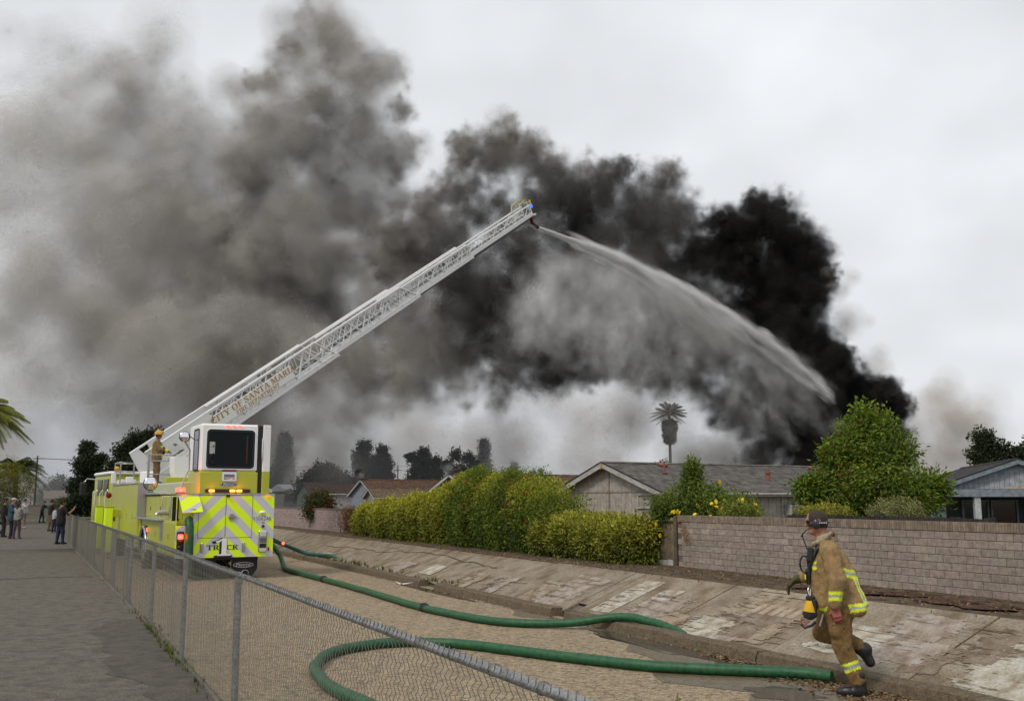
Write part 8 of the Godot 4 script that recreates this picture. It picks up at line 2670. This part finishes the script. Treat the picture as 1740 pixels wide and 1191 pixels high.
# ------------------------------------------------------------------ smoke and spray
# Smoke is soot: clumps of millions of tiny flecks, lit and shaded like anything else.
# Billows: [x, y, z, radius, thickness, soot, how crisp its lobes are]; soot picks the tint below.
const SMOKE := [
	[24.3,27.8,-92.8,3.3,3.6,0,2], [22.5,28,-97.1,3,3.24,0,2], [27.9,27.3,-96.6,2.9,3.6,0,2], [23.7,30.3,-93.5,1.6,2.16,0,2], [26.1,30.3,-95,1.5,2.16,0,2], [28.8,25,-94.7,2.9,3.6,0,2],
	[22.6,24.1,-95.9,3.5,3.24,0,2], [26.6,23.1,-96.7,4.2,4.32,0,2], [28.8,21.1,-92.6,2.2,3.6,0,2], [29.8,22.7,-92.2,1.5,2.16,0,2], [24.5,19.6,-97,3.5,3.6,0,2], [27.8,18.6,-94.6,3.1,3.6,0,2],
	[30.3,16.6,-96.6,2.4,3.6,0,2], [30.8,15.1,-92,1.5,2.88,0,2], [26.3,15.5,-94.7,3.4,3.6,0,2], [31.3,13.7,-96.3,2.5,3.6,0,2], [28.1,12.2,-93.4,3.2,3.6,0,2], [33.7,12.7,-97.7,2.4,3.6,0,2],
	[35.6,11.9,-97.4,2.3,3.6,0,2], [35.1,11.8,-92.2,1.5,2.88,0,2], [36.2,10.4,-92.2,1.4,2.88,0,2], [35.6,10.1,-95.2,2.1,3.6,0,2], [32.1,10.3,-97.6,3.5,4.32,0,2], [27.9,9.2,-94.3,3.4,3.6,0,2],
	[33.1,8,-93.3,2.9,4.32,0,2], [29.3,7,-94.5,2.9,4.32,0,2], [25.2,10.4,-92.2,2.9,2.88,0,2], [31.3,5.5,-93.3,3.5,4.32,0,2], [20.2,28.6,-94.6,2.1,2.16,0,2], [19.3,25.7,-95,2.4,2.16,0,2],
	[28,5,-93.4,2.9,3.6,0,2], [35.9,7.7,-93.4,2,2.16,0,2], [2.1,31.1,-96.2,3.3,1.77,1,1], [5.7,32.8,-98.6,3.5,1.77,1,1], [9.8,33.5,-96.9,3,1.5,1,1], [11,34.1,-94.2,1.7,1.09,1,1],
	[14.4,33.3,-102.4,3.5,1.77,1,1], [17,30.6,-99.6,3.3,1.77,1,1], [10.4,29.6,-100.4,4.8,2.04,1,1], [14.6,27.1,-95.9,4.3,2.04,1,1], [19.9,27.9,-103.9,3.5,2.04,1,1], [5.6,28.9,-102.6,4.9,2.04,1,1],
	[0.6,26.3,-95.2,4.1,1.77,1,1], [-3,31.2,-97.3,3.6,1.5,1,1], [8,32.3,-101.2,2.8,1.77,1,1], [-5.5,24.7,-101.1,4.8,1.77,1,1], [-1.2,23.3,-103.4,5.6,2.04,1,1], [3.5,21,-98.2,5.3,2.04,1,1],
	[9.3,23.1,-102.3,5.6,2.04,1,1], [14.6,23.4,-100.7,4.8,2.04,1,1], [18.7,22,-97,4,2.04,1,1], [1.8,17.1,-99.9,5.3,1.9,1,1], [-3.1,18.8,-102.8,4.6,1.63,1,1], [6.1,17.2,-102.5,4.5,1.9,1,1],
	[10.7,17.3,-99.1,4.3,1.9,1,1], [15.5,17.1,-99.9,4.4,1.9,1,1], [19.5,16.3,-94.3,3.7,1.9,1,1], [-0.6,13.7,-96.4,2.8,1.09,1,1], [4.3,14.2,-102,2.4,1.09,1,1], [8.2,13.9,-98.1,2.3,1.09,1,1],
	[13.7,13.6,-95.7,2.9,1.36,1,1], [18.4,13.2,-99.5,3.1,1.63,1,1], [21.3,11.2,-101,2.7,1.63,1,1], [24.9,13.6,-100.7,3.8,2.04,1,1], [22.9,9.5,-97.7,2.7,1.77,1,1], [26.1,7.8,-98.4,2.9,2.04,1,1],
	[25.1,5.8,-99.1,3,1.63,1,1], [22.6,19.3,-101.8,4.2,2.04,1,1], [17.9,18.8,-99.2,4.1,2.04,1,1], [-4.4,38,-102.7,3.2,1.8,2,1], [-1.3,39.4,-103.9,3.7,2,2,1], [2.1,37,-98.4,2.8,1.8,2,1],
	[0,39.4,-98.5,2,1.2,2,1], [-5.9,41,-106.4,1.9,1,2,1], [4.1,39.1,-109.8,3.1,1.8,2,1], [-7.7,30.2,-105.1,4.3,2,2,1], [-10.9,28.3,-102.7,3.9,2,2,1], [-12.8,29.2,-100,2.5,1.4,2,1],
	[-9.5,33.2,-104,2.5,1.3,2,1], [-13.6,28,-109.8,3.1,1.6,2,1], [-7.2,35.5,-107.2,3.1,1.4,2,1], [8.3,36.6,-104.5,2.8,1.3,2,1], [18,37.2,-108.3,2.9,0.9,2,1], [16.7,36.1,-100.8,2.1,0.8,2,1],
	[-12.4,30.5,-120.2,4.5,1.02,3,0], [-17.8,33,-127.2,4.4,0.85,3,0], [-10.9,19.6,-121.2,4.5,1.02,3,0], [-7.9,25.2,-119.3,3.7,0.85,3,0], [-19,28.9,-116.3,4.3,0.85,3,0], [-12.7,45.9,-120.8,3,0.51,3,0],
	[-24.8,65.9,-127.3,5.5,0.42,3,0], [-18.9,51.5,-112.1,6.3,0.42,3,0], [-28.5,49.7,-124.5,7.7,0.42,3,0], [-19.2,43.5,-125.1,7,0.42,3,0], [-32.2,33.5,-126.2,8.6,0.51,3,0], [-25.7,63.7,-123.8,3.8,1.02,3,0],
	[-29,60.9,-124.9,4.5,1.19,3,0], [-22.2,57.9,-120.3,4.9,1.27,3,0], [-17.4,55.9,-121,3.8,1.1,3,0], [-30.2,53.7,-118.8,3.4,1.02,3,0], [-23.2,48.9,-112.9,5.5,1.44,3,0], [-19.1,51.5,-125.9,5.5,1.36,3,0],
	[-13.9,51.2,-121.1,2.7,0.94,3,0], [-27.8,44.6,-115.2,5.4,1.44,3,0], [-21.8,44.1,-120.1,5.8,1.53,3,0], [-15.1,44,-119.8,3.9,1.19,3,0], [-31.1,39.9,-117.7,5.4,1.44,3,0], [-25.2,37.3,-117.5,5.7,1.7,3,0],
	[-19.2,37.4,-120.6,5.2,1.53,3,0], [-13.8,39.4,-122,3,0.94,3,0], [-33.4,55,-121.8,2.3,0.77,3,0], [-31.8,48.5,-119.3,3.4,1.02,3,0], [-31.1,40.7,-112.4,4.2,1.27,3,0], [-28.1,31.6,-115.7,5.7,1.87,3,0],
	[-21.6,30,-114.8,5.3,1.7,3,0], [-35.5,35.3,-121.4,5.7,1.44,3,0], [-35.8,30.3,-125.8,6.3,1.7,3,0], [-29.4,27.8,-124.8,6.5,1.87,3,0], [-43.6,41,-124.8,5.4,0.77,3,0], [-23.3,24.8,-125.1,6.5,1.7,3,0],
	[-16.1,23.8,-116.1,5,1.53,3,0], [-12.8,26.4,-125.5,4.7,1.36,3,0], [-9.6,22.8,-122.8,5,1.53,3,0], [-29.2,20.5,-113.3,6.1,1.78,3,0], [-35,21,-112.3,5.9,1.27,3,0], [-23.5,17,-112.2,6,1.61,3,0],
	[-32.5,16.3,-124.1,6.2,1.36,3,0], [-18,17.5,-116,5.8,1.53,3,0], [-12.2,17.2,-113.8,5.2,1.53,3,0], [-7.3,19,-122,4.5,1.53,3,0], [-46.2,17,-195.2,10.2,1.19,3,0], [-35.1,18.4,-191,9.5,1.02,3,0],
	[-26.3,19.7,-192.4,8.4,0.94,3,0], [-10.7,14.5,-120.4,4,0.85,3,0], [-5.5,14.9,-114.7,3.1,0.85,3,0], [-2.1,14,-116.4,2.9,0.68,3,0], [-46.1,9.8,-200.7,8.7,1.02,3,0], [-60.7,42.8,-130.4,9,0.38,4,0],
	[-59.5,49.6,-128.5,7.9,0.3,4,0], [-61.9,34.6,-130.6,9,0.38,4,0], [-56.8,23.9,-124.3,8.6,0.45,4,0], [-54.1,59.2,-129.4,6,0.3,4,0], [-57.6,60.3,-129.9,5,0.22,4,0], [-48.2,58.8,-126.6,4.9,0.26,4,0],
	[-42.1,54.2,-125.5,5.8,0.3,4,0], [-42.2,52.6,-136.6,7.4,0.52,4,0], [-38.4,57.4,-131.1,5,0.38,4,0], [-46.9,17.4,-126.9,8.8,0.45,4,0], [-56.6,14.1,-132.5,9.2,0.38,4,0], [-44.1,28.3,-135.4,9.4,0.45,4,0],
	[-49.3,36.9,-124.3,8.6,0.38,4,0], [-53.3,53.2,-124.3,5.9,0.41,4,0], [-50.7,56.9,-126.1,4.5,0.3,4,0], [-52.4,55.1,-134.1,6.8,0.49,4,0], [-44.5,49.6,-126.2,6.4,0.49,4,0], [-59.5,50.7,-133.9,6.4,0.41,4,0],
	[-52.5,47.2,-133.5,7.8,0.6,4,0], [-45.3,45.7,-131.6,7.5,0.64,4,0], [-54.4,40.1,-127.1,7.4,0.52,4,0], [-51.2,39.8,-137.7,8.9,0.75,4,0], [-43.1,44.3,-135.2,7.3,0.6,4,0], [-42.2,34,-131.2,8.1,0.83,4,0],
	[-57.1,33.8,-127.1,5.9,0.45,4,0], [-53.1,31.9,-133.1,8.6,0.71,4,0], [-44.5,28.7,-129.5,8.6,0.9,4,0], [-58.1,27.7,-132.1,6.1,0.52,4,0], [-47.8,23.8,-128.5,7.9,0.75,4,0], [-54.8,21.3,-132.8,8.2,0.45,4,0],
	[-42.4,17.2,-124.8,8.1,0.68,4,0], [-38.3,19.1,-128.2,8.3,0.83,4,0], [-40,13.8,-137.6,8,0.68,4,0], [-46.8,13.7,-136.3,9.4,0.52,4,0], [-72,45.7,-131.7,11.1,0.26,5,0], [-75.4,34.8,-138.3,11.7,0.3,5,0],
	[-67.7,21.2,-131.7,11.1,0.3,5,0], [-77,59,-139.3,11.8,0.19,5,0], [-68.9,58,-136.9,9.5,0.19,5,0], [-64.8,61.7,-133,7.2,0.15,5,0], [-65.8,10.1,-131,10.1,0.3,5,0], [-58.8,17.6,-128.1,8.9,0.26,5,0],
	[-52.6,13.9,-138.5,9.6,0.3,5,0], [-64,23.8,-128.5,8.9,0.22,5,0], [-67.7,35.6,-137.8,10.6,0.26,5,0], [-69.4,48.3,-139.5,10.7,0.19,5,0], [-58.6,57.2,-134.8,9.3,0.19,5,0], [-46.4,62.1,-130.1,8,0.15,5,0],
	[-61.5,25.5,-138.4,8.5,0.22,5,0], [-67.2,15.6,-139.7,9.7,0.22,5,0], [-70,30.2,-136.4,8.4,0.19,5,0], [-69.6,41.4,-134.1,9.3,0.15,5,0], [-68.2,54.5,-132.5,9.2,0.11,5,0], [-37.5,10.2,-132.2,8.1,0.38,5,0],
	[-43.1,8.5,-130.5,7,0.38,5,0], [-10.8,11.4,-167,11.4,0.4,6,0], [0.9,13.6,-157.3,9.8,0.32,6,0], [9.6,12,-147.8,10.1,0.36,6,0], [14,10.3,-112.7,6.3,0.36,6,0], [20.3,8.2,-111,5.5,0.5,6,0],
	[25,7.1,-114.7,4.3,0.58,6,0], [-17.6,8.8,-176,8.7,0.43,6,0], [-0.8,6.6,-140.7,7.9,0.29,6,0], [11.3,6.8,-148,8.3,0.32,6,0], [-24.3,7,-153.1,7.6,0.58,6,0], [-34.8,6.9,-179.5,6.7,0.65,6,0],
	[39.5,7.8,-94.3,4.1,0.63,7,0], [41.3,8.6,-90.7,3.4,0.45,7,0], [38.9,10.7,-89.7,2.8,0.27,7,0], [38.5,5,-93.4,3.5,0.72,7,0], [43.5,6.2,-94.7,3.5,0.54,7,0], [32.7,18.2,-95.5,2.4,0.32,7,0],
	[30.7,21.8,-90.8,1.7,0.23,7,0], [34.6,14.6,-95.1,2.1,0.32,7,0], [44,5,-93.5,2.9,0.54,7,0],
]

func soot_clump(n: int, lobes: int, size: float, seed_: int) -> ArrayMesh:
	var r := RandomNumberGenerator.new()
	r.seed = seed_
	var cs := []
	if lobes == 0: cs.append([Vector3.ZERO, 1.0])
	for i in lobes:
		var d := Vector3(r.randfn(), r.randfn(), r.randfn()).normalized()
		var q := r.randf_range(0.16, 0.42)
		cs.append([d * pow(r.randf(), 0.5) * (0.95 - q), q])
	var wsum := 0.0
	for c in cs: wsum += c[1] * c[1]
	var v := PackedVector3Array()
	var nn := PackedVector3Array()
	for c in cs:
		var m := int(n * c[1] * c[1] / wsum)
		for i in m:
			var out := Vector3(r.randfn(), r.randfn(), r.randfn()).normalized()
			var p: Vector3 = c[0] + out * pow(r.randf(), 0.45 if lobes else 0.46) * c[1]
			var a := Vector3(r.randfn(), r.randfn(), r.randfn()).normalized()
			var b := a.cross(Vector3(r.randfn(), r.randfn(), r.randfn())).normalized()
			if a.cross(b).dot(out) < 0.0: b = -b                # soot is turned to the outside of its lobe, so a lobe shades as a rounded billow
			var s := size * r.randf_range(0.7, 1.3)
			v.append(p + a * s); v.append(p - (b * 0.87 + a * 0.5) * s); v.append(p + (b * 0.87 - a * 0.5) * s)
			for k in 3: nn.append(out)
	var arr := []
	arr.resize(Mesh.ARRAY_MAX)
	arr[Mesh.ARRAY_VERTEX] = v
	arr[Mesh.ARRAY_NORMAL] = nn
	var m := ArrayMesh.new()
	m.add_surface_from_arrays(Mesh.PRIMITIVE_TRIANGLES, arr)
	return m

func make_smoke() -> void:
	var r := RandomNumberGenerator.new()
	r.seed = 88
	var N := 12000
	var size := 0.0062
	var per := N * 1.3 * size * size * 0.5 / 2.2        # optical depth through one clump
	var shapes := []
	for i in 3: shapes.append(soot_clump(N, 30, size, 500 + i))
	for i in 3: shapes.append(soot_clump(N * 4, 0, size * 0.563, 600 + i))
	var tint := [Color(0.042, 0.041, 0.041), Color(0.15, 0.148, 0.147), Color(0.39, 0.378, 0.365), Color(0.58, 0.567, 0.548), Color(0.70, 0.685, 0.665), Color(0.76, 0.75, 0.73), Color(0.80, 0.76, 0.72), Color(0.76, 0.70, 0.64)]
	var names := ["black_smoke", "grey_smoke", "brown_smoke", "pale_smoke"]
	var labels := ["thick black smoke boiling up from the fire behind the large round tree", "dark grey smoke arching from the black column over the ladder's tip", "brown smoke rising in a tall tower behind the truck's ladder", "thin pale smoke drifting low behind the houses and far trees"]
	var places := []
	var tints := []
	for i in 24:
		places.append([])
		tints.append([])
	for q in SMOKE:
		var R: float = q[3]
		var c := Vector3(q[0], q[1], q[2])
		var f: float = [0.5, 0.5, 0.42][q[6]]              # size of the clumps against the billow
		var n := maxi(2, int(round(q[4] / (per * (1.2 if q[6] == 0 else 1.0)) / (f * f))))
		var g: int = [0, 1, 1, 2, 2, 3, 3, 3][q[5]]
		for i in n:
			var d := Vector3(r.randfn(), r.randfn(), r.randfn()).normalized() * pow(r.randf(), 0.55)
			var s: float = R * f * r.randf_range(0.7, 1.35)
			var p := c + d * R * (1.12 - f * 0.5)
			p.z += r.randfn() * R * 0.4
			if p.y < s * 0.4: p.y = s * 0.4
			var k := r.randi() % 3 + (3 if q[6] == 0 and (q[5] != 3 or r.randf() < 0.55) else 0)
			places[g * 6 + k].append(Transform3D(Basis.from_euler(Vector3(r.randf() * TAU, r.randf() * TAU, r.randf() * TAU)).scaled(Vector3.ONE * s), p))
			var w := r.randf_range(0.85, 1.15)
			var t: Color = tint[q[5]]
			tints[g * 6 + k].append(Color(t.r * w, t.g * w * r.randf_range(0.98, 1.01), t.b * w * r.randf_range(0.96, 1.02)))
	var total := 0
	for g in 4:
		var o := Node3D.new()
		o.name = names[g]
		add_child(o)
		tag(o, labels[g], "smoke", "", "stuff")
		for k in 6:
			if places[g * 6 + k].is_empty(): continue
			total += places[g * 6 + k].size()
			stuff(copies("soot", shapes[k], M.puff, places[g * 6 + k], o, tints[g * 6 + k]))
	# thin drifting haze between the houses and the far trees, and the air in front of the hills
	haze("low_smoke_haze", "thin grey smoke haze veiling the far trees behind the houses", Vector3(-22, 0, -150), Vector3(170, 46, 78), 0.0045, Color(0.93, 0.93, 0.94))
	haze("distant_air", "pale distant haze in front of the hills", Vector3(-700, 0, -1350), Vector3(840, 260, 1000), 0.0012, Color(0.92, 0.95, 1.0))

func haze(called: String, label: String, at: Vector3, size: Vector3, density: float, c: Color) -> void:
	var f := FogVolume.new()
	f.name = called
	f.shape = RenderingServer.FOG_VOLUME_SHAPE_ELLIPSOID
	f.size = size
	f.position = at
	var m := FogMaterial.new()
	m.albedo = c
	m.density = density
	f.material = m
	add_child(f)
	tag(f, label, "haze", "", "stuff")

func stream_at(u: float) -> Vector3:                     # the top edge of the jet from nozzle to fire
	var n := Vector3(1.36, 16.43, -52.3)
	var e := Vector3(25.1, 10.9, -80.0)
	return Vector3(lerpf(n.x, e.x, u), n.y - 0.617 * u - 4.93 * u * u, lerpf(n.z, e.z, u))

func make_spray() -> void:
	var r := RandomNumberGenerator.new()
	r.seed = 19
	# a wisp of droplets, drawn out along its own x
	var shapes := []
	for j in 6:
		var v := PackedVector3Array()
		var nn := PackedVector3Array()
		for i in (6000 if j < 3 else 3600):
			var d := Vector3(r.randfn(), r.randfn(), r.randfn()).normalized() * pow(r.randf(), 0.5)
			var l := r.randf_range(0.016, 0.045)
			var w := 0.0024 if j < 3 else 0.0010
			if j > 2: l *= 0.65
			var a := Vector3(1, r.randfn() * 0.04, r.randfn() * 0.04) * l
			var b := Vector3(0, r.randfn(), r.randfn()).normalized() * w
			if a.cross(b).dot(d + Vector3(0, 0.5, 0.8)) < 0.0: b = -b   # drops catch the light of the open sky on their outer side
			v.append(d + a); v.append(d - a - b); v.append(d - a + b)
			for k in 3: nn.append((d * 0.5 + Vector3(0, 0.75, 0.55)).normalized())
		var arr := []
		arr.resize(Mesh.ARRAY_MAX)
		arr[Mesh.ARRAY_VERTEX] = v
		arr[Mesh.ARRAY_NORMAL] = nn
		var m := ArrayMesh.new()
		m.add_surface_from_arrays(Mesh.PRIMITIVE_TRIANGLES, arr)
		shapes.append(m)
	var places := [[], [], [], [], [], []]
	var nz := FastNoiseLite.new()
	nz.seed = 6
	nz.frequency = 0.35
	var put := func(p: Vector3, dir: Vector3, lx: float, ly: float, fine := 0) -> void:
		var x := dir.normalized()
		var y := Vector3(r.randfn(), r.randfn(), r.randfn()).cross(x).normalized()
		places[r.randi() % 3 + fine].append(Transform3D(Basis(x * lx, y * ly, x.cross(y) * ly), p))
	# every droplet leaves the nozzle alike; the finer it is, the sooner the air stops it and the more it drifts down as mist
	var n0 := stream_at(0.0)
	var run := Vector3(25.1, 0, -80.0) - Vector3(n0.x, 0, n0.z)
	var flow := func(reach: float, tau: float) -> Vector3:
		var h := reach * (1.0 - exp(-tau / reach))
		var drop := 0.617 * h + 4.93 * tau * tau / (1.0 + tau / (0.9 * (reach + 0.3)))
		return n0 + run * (h - 0.035 * tau * maxf(0.0, 1.0 - reach)) + Vector3(0, -drop, 0)
	for i in 1250:                                         # the solid jet along the top
		var u := pow(r.randf(), 0.9) * r.randf_range(0.8, 1.05)
		var w := 0.05 + 0.34 * u
		var d: Vector3 = flow.call(99.0, u + 0.01) - flow.call(99.0, u)
		put.call(flow.call(99.0, u) + Vector3(r.randfn() * 0.3, -absf(r.randfn()) * 1.1, r.randfn() * 0.5) * w, d, 0.7 + 0.7 * u, (0.10 + 0.17 * u) * (1.0 - 0.7 * smoothstep(0.82, 1.04, u)))
	for i in 90:                                           # the tight jet as it leaves the nozzle
		var u := 0.14 * r.randf()
		var d: Vector3 = flow.call(99.0, u + 0.01) - flow.call(99.0, u)
		put.call(flow.call(99.0, u) + Vector3(r.randfn(), r.randfn() - 0.5, r.randfn()) * (0.02 + 0.35 * u), d, 0.6, 0.06 + 0.5 * u)
	for i in 2600:                                         # sheets of drops shed from it
		var reach := 0.4 + 9.0 * pow(r.randf(), 2.6)
		var tau := r.randf_range(0.12, 1.12) * (1.0 if r.randf() < 0.7 else 0.8)
		var k := nz.get_noise_2d(reach * 9.0, tau * 5.0)
		if k < -0.02 and r.randf() < 0.7: continue
		var p: Vector3 = flow.call(reach, tau)
		var d: Vector3 = flow.call(reach, tau + 0.02) - p
		put.call(p + Vector3(r.randfn() * 0.2, r.randfn() * 0.15, r.randfn() * (0.3 + 0.6 * tau)), d, r.randf_range(0.8, 1.8), 0.10 + 0.24 * tau, 0 if i % 4 == 0 else 3)
	for i in 2700:                                         # mist hanging and sinking below
		var reach := 0.06 + 1.8 * pow(r.randf(), 1.25)
		var tau := r.randf_range(0.25, 3.4)
		var p: Vector3 = flow.call(reach, tau)
		if p.y < 6.4 + 2.0 * r.randf() or r.randf() < 0.8 * smoothstep(13.0, 7.5, p.y): continue
		var k := nz.get_noise_2d(p.x * 2.0 - p.y * 0.4, p.y * 0.7)
		if k < 0.0 and r.randf() < 0.6: continue
		var d: Vector3 = flow.call(reach, tau + 0.03) - p
		var l := r.randf_range(0.8, 1.8)
		put.call(p + Vector3(r.randfn() * 0.6, -absf(r.randfn()) * 0.4 - 0.45 * l, r.randfn() * 1.2), d + Vector3(r.randfn() * 0.05, 0, 0), l, r.randf_range(0.3, 0.8), 3)
	for i in 95:                                           # bright strands that hold together in the fan
		var reach := 0.45 + 7.0 * pow(r.randf(), 2.0)
		var t0 := r.randf_range(0.1, 0.75)
		var ln := r.randf_range(0.2, 0.5)
		var side := r.randfn() * 0.5
		for k in 14:
			var tau := t0 + ln * k / 14.0
			if tau > 1.12: continue
			var p: Vector3 = flow.call(reach, tau)
			var d: Vector3 = flow.call(reach, tau + 0.02) - p
			put.call(p + Vector3(0, 0.08 * sin(k * 1.3 + i), side), d, 0.75, (0.05 + 0.08 * tau) * sin(PI * (k + 1.0) / 15.0))
	for i in 46:                                           # tongues at the far end
		var reach := r.randf_range(0.9, 3.2)
		var t0 := r.randf_range(0.85, 1.0)
		for k in 7:
			var p: Vector3 = flow.call(reach, t0 + k * 0.022)
			var d: Vector3 = flow.call(reach, t0 + k * 0.022 + 0.02) - p
			put.call(p + Vector3(0, 0, sin(i * 2.0)), d, 0.55, 0.2 * (1.1 - k / 7.0))
	var o := Node3D.new()
	o.name = "water_spray"
	add_child(o)
	tag(o, "white arc of water from the ladder's tip falling as spray onto the fire", "water spray", "", "stuff")
	var m := plain(0.97, 0.975, 0.985, 0.85)
	m.metallic_specular = 0.2
	m.backlight_enabled = true
	m.backlight = lin(0.5, 0.5, 0.5)
	for j in 6: stuff(copies("droplets", shapes[j], m, places[j], o))

func _ready() -> void:
	make_camera_and_light()
	make_materials()
	make_ground()
	make_walls()
	make_fence()
	make_hoses()
	make_hedges()
	make_garden_trees()
	make_far_trees()
	make_houses()
	make_truck()
	make_people()
	make_smoke()
	make_spray()
